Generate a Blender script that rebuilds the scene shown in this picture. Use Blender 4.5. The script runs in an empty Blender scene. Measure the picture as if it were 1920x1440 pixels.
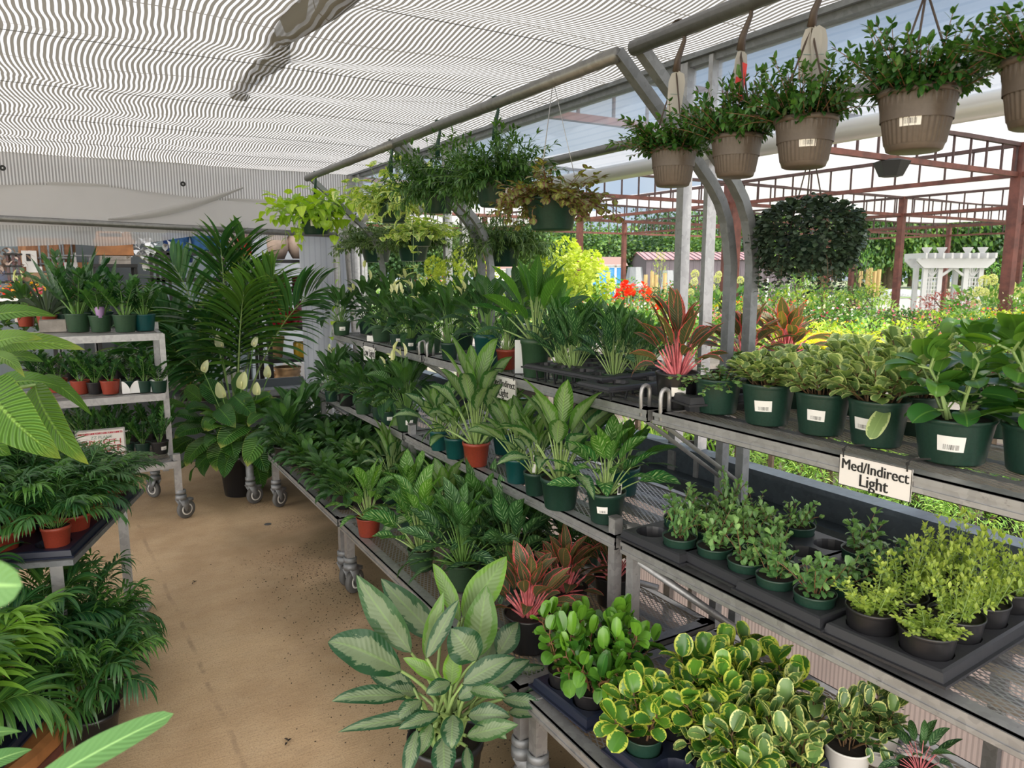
import bpy, math, random
import numpy as np
from mathutils import Vector, Matrix

# ------------------------------------------------------------------ camera, light, exposure
SC = bpy.context.scene
COL = SC.collection
FPX = 1370.0
PITCH = math.atan((720 - 508) / FPX)
YAW = math.atan((960 - 140) / (FPX / math.cos(PITCH)))
EYE = np.array([0.0, 0.0, 1.6])
cam_data = bpy.data.cameras.new('camera')
cam_data.sensor_width = 36.0
cam_data.lens = FPX / 1920 * 36.0
cam_data.clip_start = 0.05
cam_data.clip_end = 400
cam = bpy.data.objects.new('camera', cam_data)
cam.location = EYE
cam.rotation_euler = (math.pi / 2 - PITCH, 0, -YAW)
COL.objects.link(cam)
SC.camera = cam
cam_data.dof.use_dof = True
cam_data.dof.focus_distance = 2.6
cam_data.dof.aperture_fstop = 9.0
SC.view_settings.view_transform = 'Standard'
SC.view_settings.look = 'None'
SC.view_settings.gamma = 1.0
SC.view_settings.use_curve_mapping = False
SC.view_settings.exposure = 0.0
SC.cycles.max_bounces = 7
SC.cycles.diffuse_bounces = 4
SC.cycles.glossy_bounces = 2
SC.cycles.transmission_bounces = 5
SC.cycles.transparent_max_bounces = 12
SC.cycles.caustics_reflective = False
SC.cycles.caustics_refractive = False
SC.cycles.sample_clamp_indirect = 4.0

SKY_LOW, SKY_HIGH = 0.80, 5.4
world = bpy.data.worlds.new('sky')
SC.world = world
world.use_nodes = True
wn = world.node_tree
wn.nodes.clear()
w_out = wn.nodes.new('ShaderNodeOutputWorld')
w_bg = wn.nodes.new('ShaderNodeBackground')
w_tc = wn.nodes.new('ShaderNodeTexCoord')
w_sep = wn.nodes.new('ShaderNodeSeparateXYZ')
w_ramp = wn.nodes.new('ShaderNodeValToRGB')
w_noise = wn.nodes.new('ShaderNodeTexNoise')
w_cl = wn.nodes.new('ShaderNodeValToRGB')
w_mix = wn.nodes.new('ShaderNodeMix')
w_mix.data_type = 'RGBA'
w_noise.inputs['Scale'].default_value = 2.2
w_noise.inputs['Detail'].default_value = 4
w_ramp.color_ramp.elements[0].position = 0.0
w_ramp.color_ramp.elements[0].color = (0.72, 0.86, 1.0, 1)
w_ramp.color_ramp.elements[1].position = 0.6
w_ramp.color_ramp.elements[1].color = (0.36, 0.56, 0.95, 1)
w_cl.color_ramp.elements[0].position = 0.48
w_cl.color_ramp.elements[0].color = (0, 0, 0, 1)
w_cl.color_ramp.elements[1].position = 0.66
w_cl.color_ramp.elements[1].color = (1, 1, 1, 1)
w_mix.inputs[7].default_value = (1.15, 1.15, 1.15, 1)
L = wn.links.new
L(w_tc.outputs['Generated'], w_sep.inputs[0])
L(w_sep.outputs['Z'], w_ramp.inputs[0])
L(w_tc.outputs['Generated'], w_noise.inputs['Vector'])
L(w_noise.outputs['Fac'], w_cl.inputs[0])
L(w_cl.outputs['Color'], w_mix.inputs[0])
L(w_ramp.outputs['Color'], w_mix.inputs[6])
L(w_mix.outputs[2], w_bg.inputs['Color'])
# added bright, warm sky lobe behind the camera, to light the interior
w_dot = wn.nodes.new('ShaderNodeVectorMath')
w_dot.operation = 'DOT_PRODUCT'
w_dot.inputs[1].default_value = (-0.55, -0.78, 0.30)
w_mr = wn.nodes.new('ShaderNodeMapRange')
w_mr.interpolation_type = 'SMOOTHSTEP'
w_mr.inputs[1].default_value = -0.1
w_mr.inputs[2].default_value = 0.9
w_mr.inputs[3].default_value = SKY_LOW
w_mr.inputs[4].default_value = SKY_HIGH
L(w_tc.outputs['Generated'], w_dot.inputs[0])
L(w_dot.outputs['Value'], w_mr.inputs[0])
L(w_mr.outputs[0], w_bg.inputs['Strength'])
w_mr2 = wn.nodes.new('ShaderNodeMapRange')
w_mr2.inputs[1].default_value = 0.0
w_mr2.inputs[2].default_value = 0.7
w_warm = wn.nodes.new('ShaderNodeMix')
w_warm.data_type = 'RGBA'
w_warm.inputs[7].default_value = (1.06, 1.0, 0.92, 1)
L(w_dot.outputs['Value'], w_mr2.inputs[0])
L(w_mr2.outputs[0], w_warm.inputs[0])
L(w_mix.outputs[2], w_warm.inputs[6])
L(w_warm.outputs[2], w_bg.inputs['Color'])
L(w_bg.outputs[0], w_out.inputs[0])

sun_data = bpy.data.lights.new('sun', 'SUN')
sun_data.energy = 4.6
sun_data.angle = math.radians(2.0)
sun_data.color = (1.0, 0.95, 0.86)
sun = bpy.data.objects.new('sun', sun_data)
SUN_DIR = Vector((0.25, -0.42, 0.87)).normalized()      # towards the sun
sun.rotation_euler = SUN_DIR.to_track_quat('Z', 'Y').to_euler()
sun.location = (6, -2, 12)
COL.objects.link(sun)

# ------------------------------------------------------------------ where a pixel of the photograph lies in the place
_fw = np.array([math.sin(YAW) * math.cos(PITCH), math.cos(YAW) * math.cos(PITCH), -math.sin(PITCH)])
_rt = np.array([math.cos(YAW), -math.sin(YAW), 0.0])
_up = np.cross(_rt, _fw)


def ray(px, py):
    return _rt * ((px - 960) / FPX) + _up * ((720 - py) / FPX) + _fw


def on_z(px, py, z):
    d = ray(px, py)
    return EYE + d * ((z - EYE[2]) / d[2])


def on_x(px, py, x):
    d = ray(px, py)
    return EYE + d * ((x - EYE[0]) / d[0])


def on_y(px, py, y):
    d = ray(px, py)
    return EYE + d * ((y - EYE[1]) / d[1])


def at_depth(px, py, dd):
    return EYE + ray(px, py) * dd


def depth(p):
    return float(np.dot(np.array(p) - EYE, _fw))


# ------------------------------------------------------------------ node helper and materials
class NT:
    def __init__(s, name):
        s.mat = bpy.data.materials.new(name)
        s.mat.use_nodes = True
        s.t = s.mat.node_tree
        s.t.nodes.clear()
        s.out = s.t.nodes.new('ShaderNodeOutputMaterial')

    def n(s, kind, **kw):
        nd = s.t.nodes.new(kind)
        for k, v in kw.items():
            setattr(nd, k, v)
        return nd

    def put(s, sock, v):
        if isinstance(v, bpy.types.NodeSocket):
            s.t.links.new(v, sock)
        elif v is not None:
            if isinstance(v, (tuple, list)) and len(v) == 3 and sock.type == 'RGBA':
                v = (*v, 1)
            sock.default_value = v

    def m(s, op, a, b=None, c=None, clamp=False):
        nd = s.n('ShaderNodeMath', operation=op, use_clamp=clamp)
        for i, v in enumerate((a, b, c)):
            if v is not None:
                s.put(nd.inputs[i], v)
        return nd.outputs[0]

    def step(s, v, lo, hi):
        nd = s.n('ShaderNodeMapRange', interpolation_type='SMOOTHSTEP')
        s.put(nd.inputs[0], v)
        s.put(nd.inputs[1], lo)
        s.put(nd.inputs[2], hi)
        return nd.outputs[0]

    def mix(s, f, a, b, blend='MIX'):
        nd = s.n('ShaderNodeMix', data_type='RGBA', blend_type=blend)
        s.put(nd.inputs[0], f)
        s.put(nd.inputs[6], a)
        s.put(nd.inputs[7], b)
        return nd.outputs[2]

    def noise(s, vec, scale, detail=3, rough=0.55, dist=0.0):
        nd = s.n('ShaderNodeTexNoise')
        if vec is not None:
            s.put(nd.inputs['Vector'], vec)
        nd.inputs['Scale'].default_value = scale
        nd.inputs['Detail'].default_value = detail
        nd.inputs['Roughness'].default_value = rough
        nd.inputs['Distortion'].default_value = dist
        return nd.outputs['Fac']

    def coords(s, which='Object'):
        return s.n('ShaderNodeTexCoord').outputs[which]

    def sep(s, v):
        nd = s.n('ShaderNodeSeparateXYZ')
        s.put(nd.inputs[0], v)
        return nd.outputs

    def comb(s, x, y, z):
        nd = s.n('ShaderNodeCombineXYZ')
        for i, v in enumerate((x, y, z)):
            s.put(nd.inputs[i], v)
        return nd.outputs[0]

    def bsdf(s, color, rough=0.5, metal=0.0, spec=0.5, normal=None):
        b = s.n('ShaderNodeBsdfPrincipled')
        s.put(b.inputs['Base Color'], color)
        s.put(b.inputs['Roughness'], rough)
        s.put(b.inputs['Metallic'], metal)
        b.inputs['Specular IOR Level'].default_value = spec
        if normal is not None:
            s.put(b.inputs['Normal'], normal)
        return b.outputs[0]

    def bump(s, h, strength=0.3, dist=0.01):
        nd = s.n('ShaderNodeBump')
        nd.inputs['Strength'].default_value = strength
        nd.inputs['Distance'].default_value = dist
        s.put(nd.inputs['Height'], h)
        return nd.outputs[0]

    def mixsh(s, f, a, b):
        nd = s.n('ShaderNodeMixShader')
        s.put(nd.inputs[0], f)
        s.put(nd.inputs[1], a)
        s.put(nd.inputs[2], b)
        return nd.outputs[0]

    def done(s, sh):
        s.put(s.out.inputs['Surface'], sh)
        return s.mat


def simple(name, color, rough=0.5, metal=0.0, spec=0.5, var=0.0, scale=20, bump=0.0):
    t = NT(name)
    nrm = None
    c = color
    if var or bump:
        f = t.noise(t.coords(), scale, 4)
        if var:
            lo = tuple(x * (1 - var) for x in color)
            hi = tuple(min(1, x * (1 + var)) for x in color)
            c = t.mix(t.step(f, 0.3, 0.7), lo, hi)
        if bump:
            nrm = t.bump(f, bump, 0.004)
    return t.done(t.bsdf(c, rough, metal, spec, nrm))


def leafmat(name, dark, light, pat='plain', pc=(0.5, 0.6, 0.4), trans=0.3, rough=0.38, veins=0.0, rib=0.35, pw=0.6, vn=9.0, obj=0.18):
    """dark: old leaf, light: young leaf, pc: colour of the variegation."""
    t = NT(name)
    uv = t.sep(t.n('ShaderNodeUVMap', uv_map='UVMap').outputs[0])
    r = t.n('ShaderNodeAttribute', attribute_name='rnd').outputs['Fac']
    oi = t.n('ShaderNodeObjectInfo').outputs['Random']
    a = t.m('MULTIPLY', t.m('ABSOLUTE', t.m('SUBTRACT', uv[0], 0.5)), 2.0)
    v = uv[1]
    f = t.m('ADD', t.m('MULTIPLY', t.m('POWER', r, 1.6), 0.85), t.m('MULTIPLY', t.m('SUBTRACT', oi, 0.5), obj), clamp=True)
    base = t.mix(f, dark, light)
    diag = t.m('SUBTRACT', t.m('MULTIPLY', v, vn), t.m('MULTIPLY', a, 1.6))
    off = t.m('MULTIPLY', r, 37.0)
    if pat == 'silver':
        vec = t.comb(t.m('ADD', t.m('MULTIPLY', uv[0], 3.0), off), t.m('MULTIPLY', diag, 0.62), off)
        ns = t.noise(vec, 1.5, 5, 0.66, 0.6)
        e = t.m('ADD', a, t.m('MULTIPLY', t.m('SUBTRACT', ns, 0.5), 1.25))
        e = t.m('ADD', e, t.m('MULTIPLY', t.m('POWER', v, 5.0), 0.3))
        k = t.m('SUBTRACT', 1.0, t.step(e, pw - 0.05, pw + 0.06))
        flk = t.step(t.noise(vec, 3.5, 3), 0.66, 0.70)
        k = t.m('SUBTRACT', k, t.m('MULTIPLY', flk, 0.25), clamp=True)
        pcol = t.mix(f, pc, tuple(0.55 * p + 0.45 * q for p, q in zip(pc, light)))
        base = t.mix(k, base, pcol)
    elif pat == 'maria':
        vec = t.comb(t.m('MULTIPLY', uv[0], 2.0), diag, off)
        ns = t.noise(vec, 1.5, 3)
        w = t.m('SINE', t.m('MULTIPLY', t.m('ADD', diag, t.m('MULTIPLY', ns, 0.9)), 6.283))
        k = t.m('MULTIPLY', t.step(w, 0.15, 0.5), t.step(a, 0.06, 0.2))
        k = t.m('MULTIPLY', k, t.m('SUBTRACT', 1.0, t.step(a, 0.62, 0.85)))
        k = t.m('MULTIPLY', k, t.step(t.noise(vec, 3.0, 2), 0.36, 0.5))
        base = t.mix(t.m('MULTIPLY', k, 0.8), base, pc)
    elif pat == 'margin':
        vec = t.comb(t.m('ADD', t.m('MULTIPLY', uv[0], 2.0), off), t.m('MULTIPLY', v, 5.0), off)
        ns = t.noise(vec, 2.0, 3)
        e = t.m('MAXIMUM', a, t.step(v, 0.72, 1.06))
        e = t.m('ADD', e, t.m('MULTIPLY', t.m('SUBTRACT', ns, 0.5), 0.85))
        base = t.mix(t.step(e, pw - 0.05, pw + 0.05), base, pc)
    elif pat == 'marble':
        vec = t.comb(t.m('ADD', t.m('MULTIPLY', uv[0], 2.5), off), t.m('MULTIPLY', diag, 0.5), off)
        ns = t.noise(vec, 1.5, 4, 0.65)
        e = t.m('ADD', ns, t.m('MULTIPLY', a, 0.16))
        base = t.mix(t.step(e, pw - 0.04, pw + 0.05), base, pc)
    elif pat == 'red':
        vec = t.comb(t.m('MULTIPLY', uv[0], 3.0), t.m('MULTIPLY', diag, 1.2), off)
        ns = t.noise(vec, 2.0, 3)
        e = t.m('ADD', a, t.m('MULTIPLY', t.m('SUBTRACT', ns, 0.5), 0.35))
        k = t.step(e, 0.78, 0.9)
        w = t.step(t.m('SINE', t.m('MULTIPLY', diag, 6.283)), 0.75, 1.0)
        k = t.m('MAXIMUM', k, t.m('MULTIPLY', w, 0.14))
        k = t.m('MAXIMUM', k, t.m('MULTIPLY', t.m('SUBTRACT', 1.0, t.step(a, 0.02, 0.10)), 0.6))
        base = t.mix(k, base, pc)
    elif pat == 'tip':
        ns = t.noise(t.comb(t.m('ADD', t.m('MULTIPLY', uv[0], 2.0), off), v, off), 3.0, 2)
        e = t.m('ADD', t.m('MAXIMUM', v, t.m('SUBTRACT', a, 0.06)), t.m('MULTIPLY', t.m('SUBTRACT', ns, 0.5), 0.12))
        base = t.mix(t.m('MULTIPLY', t.step(e, 0.86, 1.0), t.step(r, 0.2, 0.5)), base, pc)
    if rib:
        mid = t.m('SUBTRACT', 1.0, t.step(a, 0.03, 0.10))
        lt = tuple(min(1, q * 1.5 + 0.03) for q in light)
        base = t.mix(t.m('MULTIPLY', mid, rib), base, lt)
    # soft mottling of the blade
    nz = t.noise(t.coords(), 14.0, 2)
    base = t.mix(0.22, base, t.mix(nz, (0.25, 0.25, 0.25), (0.85, 0.85, 0.85)), 'OVERLAY')
    nrm = None
    if veins:
        w = t.m('SINE', t.m('MULTIPLY', diag, 6.283 * 1.6))
        h = t.m('ADD', w, t.m('MULTIPLY', t.m('SUBTRACT', 1.0, t.step(a, 0.02, 0.12)), 1.5))
        nrm = t.bump(h, veins, 0.004)
    b = t.bsdf(base, rough, 0, 0.5, nrm)
    tr = t.n('ShaderNodeBsdfTranslucent')
    t.put(tr.inputs['Color'], t.mix(1.0, base, (1.9, 1.9, 0.6), 'MULTIPLY'))
    return t.done(t.mixsh(trans, b, tr.outputs[0]))


M = {}
# foliage
M['agla'] = leafmat('silver_leaf', (0.012, 0.062, 0.022), (0.17, 0.35, 0.035), 'silver', (0.145, 0.20, 0.115), 0.16, 0.5, 0.15, pw=0.64, rib=0.15)
M['agla_d'] = leafmat('silver_bay_leaf', (0.018, 0.085, 0.022), (0.17, 0.36, 0.035), 'silver', (0.21, 0.30, 0.16), 0.22, 0.46, 0.3, pw=0.60)
M['agla_green'] = leafmat('plain_green_leaf', (0.025, 0.11, 0.03), (0.13, 0.31, 0.025), 'plain', trans=0.28, veins=0.5)
M['maria'] = leafmat('striped_leaf', (0.016, 0.070, 0.028), (0.08, 0.22, 0.035), 'maria', (0.22, 0.38, 0.17), 0.2, 0.36, 0.4, rib=0.1, vn=7)
M['maria_l'] = leafmat('bright_striped_leaf', (0.03, 0.14, 0.03), (0.17, 0.36, 0.03), 'maria', (0.34, 0.52, 0.20), 0.25, 0.36, 0.4, rib=0.1, vn=7)
M['redagla'] = leafmat('red_edged_leaf', (0.055, 0.085, 0.04), (0.22, 0.20, 0.06), 'red', (0.62, 0.10, 0.11), 0.3, 0.38, 0.3)
M['lily'] = leafmat('peace_lily_leaf', (0.020, 0.080, 0.026), (0.085, 0.21, 0.038), 'plain', trans=0.2, rough=0.32, veins=0.6)
M['lily_s'] = leafmat('small_peace_lily_leaf', (0.035, 0.115, 0.035), (0.12, 0.27, 0.05), 'plain', trans=0.2, rough=0.27, veins=0.6)
M['lily_b'] = leafmat('large_peace_lily_leaf', (0.035, 0.135, 0.03), (0.12, 0.28, 0.035), 'tip', (0.50, 0.55, 0.14), 0.26, 0.36, 1.0, rib=0.5, vn=11)
M['lily_f'] = leafmat('pale_peace_lily_leaf', (0.11, 0.27, 0.045), (0.27, 0.48, 0.10), 'tip', (0.46, 0.58, 0.12), 0.3, 0.4, 1.0, rib=0.55, vn=11)
M['spathe'] = leafmat('cream_spathe', (0.62, 0.66, 0.36), (0.85, 0.86, 0.66), 'plain', trans=0.3, rough=0.5, rib=0.1)
M['zz'] = leafmat('zz_leaf', (0.018, 0.070, 0.026), (0.08, 0.22, 0.035), 'plain', trans=0.12, rough=0.26)
M['palm'] = leafmat('palm_leaf', (0.018, 0.085, 0.025), (0.10, 0.24, 0.035), 'plain', trans=0.24, rough=0.4)
M['palm_b'] = leafmat('broad_palm_leaf', (0.016, 0.09, 0.03), (0.24, 0.45, 0.05), 'plain', trans=0.26, rough=0.38)
M['majesty'] = leafmat('tall_palm_leaf', (0.030, 0.115, 0.035), (0.16, 0.33, 0.05), 'tip', (0.40, 0.42, 0.09), 0.25, 0.42)
M['pep'] = leafmat('round_green_leaf', (0.022, 0.11, 0.02), (0.17, 0.37, 0.03), 'plain', trans=0.14, rough=0.22, rib=0.12)
M['pep_big'] = leafmat('large_round_leaf', (0.035, 0.13, 0.028), (0.17, 0.34, 0.04), 'plain', trans=0.25, rough=0.26, rib=0.25)
M['pep_var'] = leafmat('cream_edged_leaf', (0.06, 0.15, 0.045), (0.18, 0.30, 0.09), 'margin', (0.66, 0.69, 0.26), 0.16, 0.3, rib=0.05, pw=0.78)
M['pep_pale'] = leafmat('pale_marbled_leaf', (0.11, 0.21, 0.07), (0.28, 0.38, 0.14), 'margin', (0.52, 0.60, 0.28), 0.25, 0.36, rib=0.15, pw=0.74)
M['pep_mar'] = leafmat('yellow_marbled_leaf', (0.022, 0.11, 0.025), (0.14, 0.32, 0.03), 'margin', (0.52, 0.58, 0.09), 0.16, 0.24, rib=0.05, pw=0.76)
M['tiny'] = leafmat('small_round_leaf', (0.08, 0.20, 0.065), (0.28, 0.46, 0.14), 'plain', trans=0.18, rough=0.3)
M['sedum'] = leafmat('lime_leaflet', (0.26, 0.38, 0.07), (0.58, 0.66, 0.17), 'plain', trans=0.3, rough=0.5, rib=0.0)
M['neon'] = leafmat('lime_pothos_leaf', (0.20, 0.37, 0.03), (0.46, 0.62, 0.06), 'plain', trans=0.35, rough=0.36)
M['marble'] = leafmat('marbled_pothos_leaf', (0.07, 0.21, 0.03), (0.22, 0.40, 0.05), 'marble', (0.62, 0.68, 0.28), 0.3, 0.36, pw=0.56)
M['needle'] = leafmat('narrow_leaf', (0.030, 0.085, 0.025), (0.12, 0.20, 0.045), 'plain', trans=0.22, rough=0.42)
M['needle_d'] = leafmat('dark_narrow_leaf', (0.020, 0.075, 0.022), (0.09, 0.20, 0.035), 'plain', trans=0.2, rough=0.34)
M['mixed'] = leafmat('olive_trailing_leaf', (0.09, 0.15, 0.04), (0.30, 0.37, 0.07), 'marble', (0.14, 0.04, 0.045), 0.20, 0.45, pw=0.59)
M['lipstick'] = leafmat('glossy_small_leaf', (0.018, 0.075, 0.020), (0.10, 0.24, 0.04), 'plain', trans=0.18, rough=0.26)
M['hoya'] = leafmat('blackish_leaf', (0.024, 0.044, 0.028), (0.06, 0.10, 0.055), 'plain', trans=0.06, rough=0.45)
M['snake'] = leafmat('snake_plant_leaf', (0.020, 0.075, 0.035), (0.06, 0.14, 0.05), 'maria', (0.18, 0.28, 0.14), 0.08, 0.4, vn=16)
M['snake_y'] = leafmat('gold_edged_leaf', (0.05, 0.13, 0.03), (0.10, 0.2, 0.04), 'margin', (0.66, 0.60, 0.18), 0.1, 0.4, pw=0.66)
M['dracaena'] = leafmat('purple_dark_leaf', (0.03, 0.05, 0.03), (0.06, 0.10, 0.04), 'plain', trans=0.1)
# outdoors
M['o_green'] = leafmat('shrub_leaf', (0.045, 0.15, 0.025), (0.20, 0.36, 0.06), trans=0.3, rough=0.5, rib=0)
M['o_lime'] = leafmat('lime_shrub_leaf', (0.20, 0.34, 0.035), (0.50, 0.56, 0.07), trans=0.3, rough=0.5, rib=0)
M['o_yellow'] = leafmat('yellow_grass_blade', (0.50, 0.52, 0.05), (0.85, 0.78, 0.10), trans=0.3, rough=0.5, rib=0)
M['o_juniper'] = leafmat('juniper_needle', (0.16, 0.34, 0.07), (0.46, 0.62, 0.14), trans=0.3, rough=0.5, rib=0)
M['o_red'] = leafmat('barberry_leaf', (0.20, 0.03, 0.035), (0.42, 0.10, 0.09), trans=0.25, rough=0.5, rib=0)
M['o_dark'] = leafmat('dark_shrub_leaf', (0.022, 0.075, 0.018), (0.09, 0.20, 0.04), trans=0.25, rough=0.5, rib=0)
M['o_tree'] = leafmat('tree_leaf', (0.035, 0.10, 0.025), (0.18, 0.30, 0.06), trans=0.3, rough=0.55, rib=0)
M['o_pine'] = leafmat('pine_needle', (0.014, 0.048, 0.018), (0.06, 0.13, 0.035), trans=0.2, rough=0.6, rib=0)
M['hyd'] = leafmat('lime_hydrangea_petal', (0.42, 0.52, 0.08), (0.66, 0.72, 0.18), trans=0.3, rough=0.6, rib=0)
M['hyd_w'] = leafmat('cream_hydrangea_petal', (0.55, 0.58, 0.30), (0.74, 0.75, 0.48), trans=0.3, rough=0.6, rib=0)
M['canna'] = leafmat('red_petal', (0.70, 0.03, 0.02), (0.90, 0.12, 0.04), trans=0.3, rough=0.5, rib=0)
M['pinkf'] = leafmat('pink_petal', (0.66, 0.06, 0.20), (0.85, 0.28, 0.42), trans=0.3, rough=0.5, rib=0)
M['whitef'] = leafmat('white_petal', (0.75, 0.70, 0.68), (0.9, 0.88, 0.84), trans=0.3, rough=0.5, rib=0)
M['orangef'] = leafmat('orange_petal', (0.85, 0.42, 0.02), (0.95, 0.62, 0.03), trans=0.3, rough=0.5, rib=0)
# stems
M['st_green'] = simple('green_stem', (0.13, 0.26, 0.06), 0.45)
M['st_pale'] = simple('pale_stem', (0.26, 0.38, 0.13), 0.45)
M['st_pink'] = simple('pink_stem', (0.70, 0.20, 0.22), 0.42, var=0.25, scale=30)
M['st_brown'] = simple('brown_stem', (0.13, 0.075, 0.035), 0.6)
M['st_red'] = simple('reddish_stem', (0.20, 0.10, 0.05), 0.5)
M['spadix'] = simple('spadix', (0.72, 0.70, 0.35), 0.7)
# pots and plastics
M['pot_green'] = simple('green_pot_plastic', (0.012, 0.040, 0.028), 0.38, var=0.15, scale=12)
M['pot_olive'] = simple('olive_green_pot_plastic', (0.024, 0.062, 0.030), 0.45, var=0.15, scale=12)
M['pot_teal'] = simple('teal_pot_plastic', (0.005, 0.060, 0.060), 0.36, var=0.15, scale=12)
M['pot_red'] = simple('terracotta_red_plastic', (0.25, 0.040, 0.022), 0.42, var=0.12, scale=10)
M['pot_black'] = simple('black_pot_plastic', (0.012, 0.012, 0.014), 0.32)
M['pot_brown'] = simple('taupe_pot_plastic', (0.10, 0.078, 0.064), 0.45, var=0.08, scale=8)
M['pot_white'] = simple('white_pot_plastic', (0.70, 0.68, 0.66), 0.45)
M['tray'] = simple('black_tray_plastic', (0.022, 0.023, 0.028), 0.42, bump=0.1, scale=60)
M['tray_blue'] = simple('dark_blue_tray_plastic', (0.012, 0.016, 0.034), 0.36)
M['tray_white'] = simple('white_tray_plastic', (0.78, 0.78, 0.78), 0.5)
M['hook_green'] = simple('green_hanger_plastic', (0.012, 0.05, 0.035), 0.45)
M['hook_brown'] = simple('brown_hanger_plastic', (0.07, 0.048, 0.036), 0.5)
M['wire'] = simple('steel_wire', (0.45, 0.45, 0.45), 0.4, 0.7)
M['rubber'] = simple('grey_rubber', (0.10, 0.10, 0.10), 0.7)
M['black'] = simple('black_metal', (0.012, 0.012, 0.013), 0.5)
M['white'] = simple('white_vinyl', (0.60, 0.61, 0.62), 0.5)
M['signwhite'] = simple('white_sign_board', (0.74, 0.72, 0.70), 0.5)
M['ink'] = simple('black_ink', (0.01, 0.01, 0.01), 0.6)
M['redink'] = simple('dark_red_ink', (0.42, 0.02, 0.04), 0.6)
M['greyink'] = simple('grey_green_ink', (0.16, 0.26, 0.24), 0.6)
M['tag_red'] = simple('red_tag', (0.75, 0.05, 0.04), 0.5)
M['wood'] = simple('orange_wood', (0.36, 0.15, 0.05), 0.55, var=0.3, scale=6)
M['oldwood'] = simple('weathered_board', (0.30, 0.27, 0.24), 0.7, var=0.3, scale=8)
M['card'] = simple('brown_cardboard', (0.30, 0.19, 0.11), 0.8)
M['blue_glaze'] = simple('blue_glaze', (0.02, 0.045, 0.16), 0.18, var=0.3)
M['bluelt'] = simple('light_blue_glaze', (0.06, 0.16, 0.38), 0.2, var=0.3)
M['green_glaze'] = simple('green_glaze', (0.16, 0.25, 0.19), 0.2, var=0.3)
M['cream_clay'] = simple('beige_clay', (0.46, 0.35, 0.29), 0.6, var=0.1)
M['maroon'] = simple('maroon_glaze', (0.10, 0.012, 0.018), 0.2)
M['red_glaze'] = simple('crimson_glaze', (0.42, 0.008, 0.03), 0.15)
M['pink_glaze'] = simple('magenta_glaze', (0.42, 0.07, 0.22), 0.2)
M['yellow_glaze'] = simple('yellow_glaze', (0.62, 0.40, 0.04), 0.2)
M['tan_clay'] = simple('tan_clay', (0.42, 0.26, 0.13), 0.55, var=0.2)
M['greywall'] = simple('blue_grey_panel', (0.20, 0.25, 0.28), 0.6)
M['darkwall'] = simple('dark_grey_panel', (0.07, 0.085, 0.095), 0.6)
M['rust'] = simple('rusty_red_steel', (0.105, 0.034, 0.024), 0.6, var=0.35, scale=9)
M['trussdark'] = simple('dark_truss_steel', (0.05, 0.024, 0.022), 0.6, var=0.3, scale=9)
M['bark'] = simple('bark', (0.09, 0.065, 0.045), 0.9, var=0.3)
M['bamboo'] = simple('tan_stake', (0.50, 0.36, 0.16), 0.7)
M['shedblue'] = simple('blue_siding', (0.04, 0.22, 0.52), 0.6)
M['roofbrown'] = simple('brown_shingle', (0.22, 0.14, 0.12), 0.8)
M['maroonroof'] = simple('maroon_metal_roof', (0.42, 0.22, 0.22), 0.45, var=0.2)
M['barnwall'] = simple('purple_grey_siding', (0.11, 0.09, 0.11), 0.6)
M['bagwhite'] = simple('white_plastic_bag', (0.60, 0.62, 0.64), 0.35, var=0.25, scale=5)
M['paper'] = simple('white_paper', (0.72, 0.72, 0.70), 0.6)
M['tagcard'] = simple('beige_tag_card', (0.40, 0.38, 0.35), 0.6)
M['glassbag'] = simple('clear_plastic_wrap', (0.62, 0.64, 0.66), 0.2)
M['purpletag'] = simple('purple_pot_sleeve', (0.30, 0.18, 0.36), 0.4)


def soil_mat():
    t = NT('potting_soil')
    f = t.noise(t.coords(), 90, 4, 0.7)
    c = t.mix(t.step(f, 0.35, 0.7), (0.008, 0.006, 0.005), (0.05, 0.035, 0.025))
    return t.done(t.bsdf(c, 0.95, normal=t.bump(f, 0.8, 0.006)))


M['soil'] = soil_mat()


def galv_mat(name, base=0.42, tint=(1.0, 1.0, 1.02), metal=0.75, rough=0.42):
    t = NT(name)
    co = t.coords()
    v = t.n('ShaderNodeTexVoronoi')
    t.put(v.inputs['Vector'], co)
    v.inputs['Scale'].default_value = 55
    f = t.noise(co, 5, 3)
    s = t.noise(co, 40, 4, 0.7)
    c0 = tuple(base * 0.72 * k for k in tint)
    c1 = tuple(min(1, base * 1.35 * k) for k in tint)
    k = t.m('ADD', t.m('MULTIPLY', t.sep(v.outputs['Color'])[0], 0.35), t.m('MULTIPLY', f, 0.65))
    c = t.mix(k, c0, c1)
    c = t.mix(t.m('MULTIPLY', t.step(s, 0.62, 0.75), 0.5), c, (0.07, 0.065, 0.06))
    return t.done(t.bsdf(c, t.m('ADD', rough, t.m('MULTIPLY', f, 0.18)), metal, 0.5))


M['galv'] = galv_mat('galvanised_steel', 0.38)
M['galv_d'] = galv_mat('dull_galvanised_steel', 0.24, (0.95, 1.0, 1.06), 0.6, 0.5)
M['pipe'] = galv_mat('galvanised_pipe', 0.20, (1.0, 1.0, 0.98), 0.7, 0.36)
M['sill'] = galv_mat('blue_grey_sill_steel', 0.13, (0.75, 0.95, 1.15), 0.5, 0.38)
M['tube'] = simple('white_roll_tube', (0.62, 0.64, 0.66), 0.35, 0.2)


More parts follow.
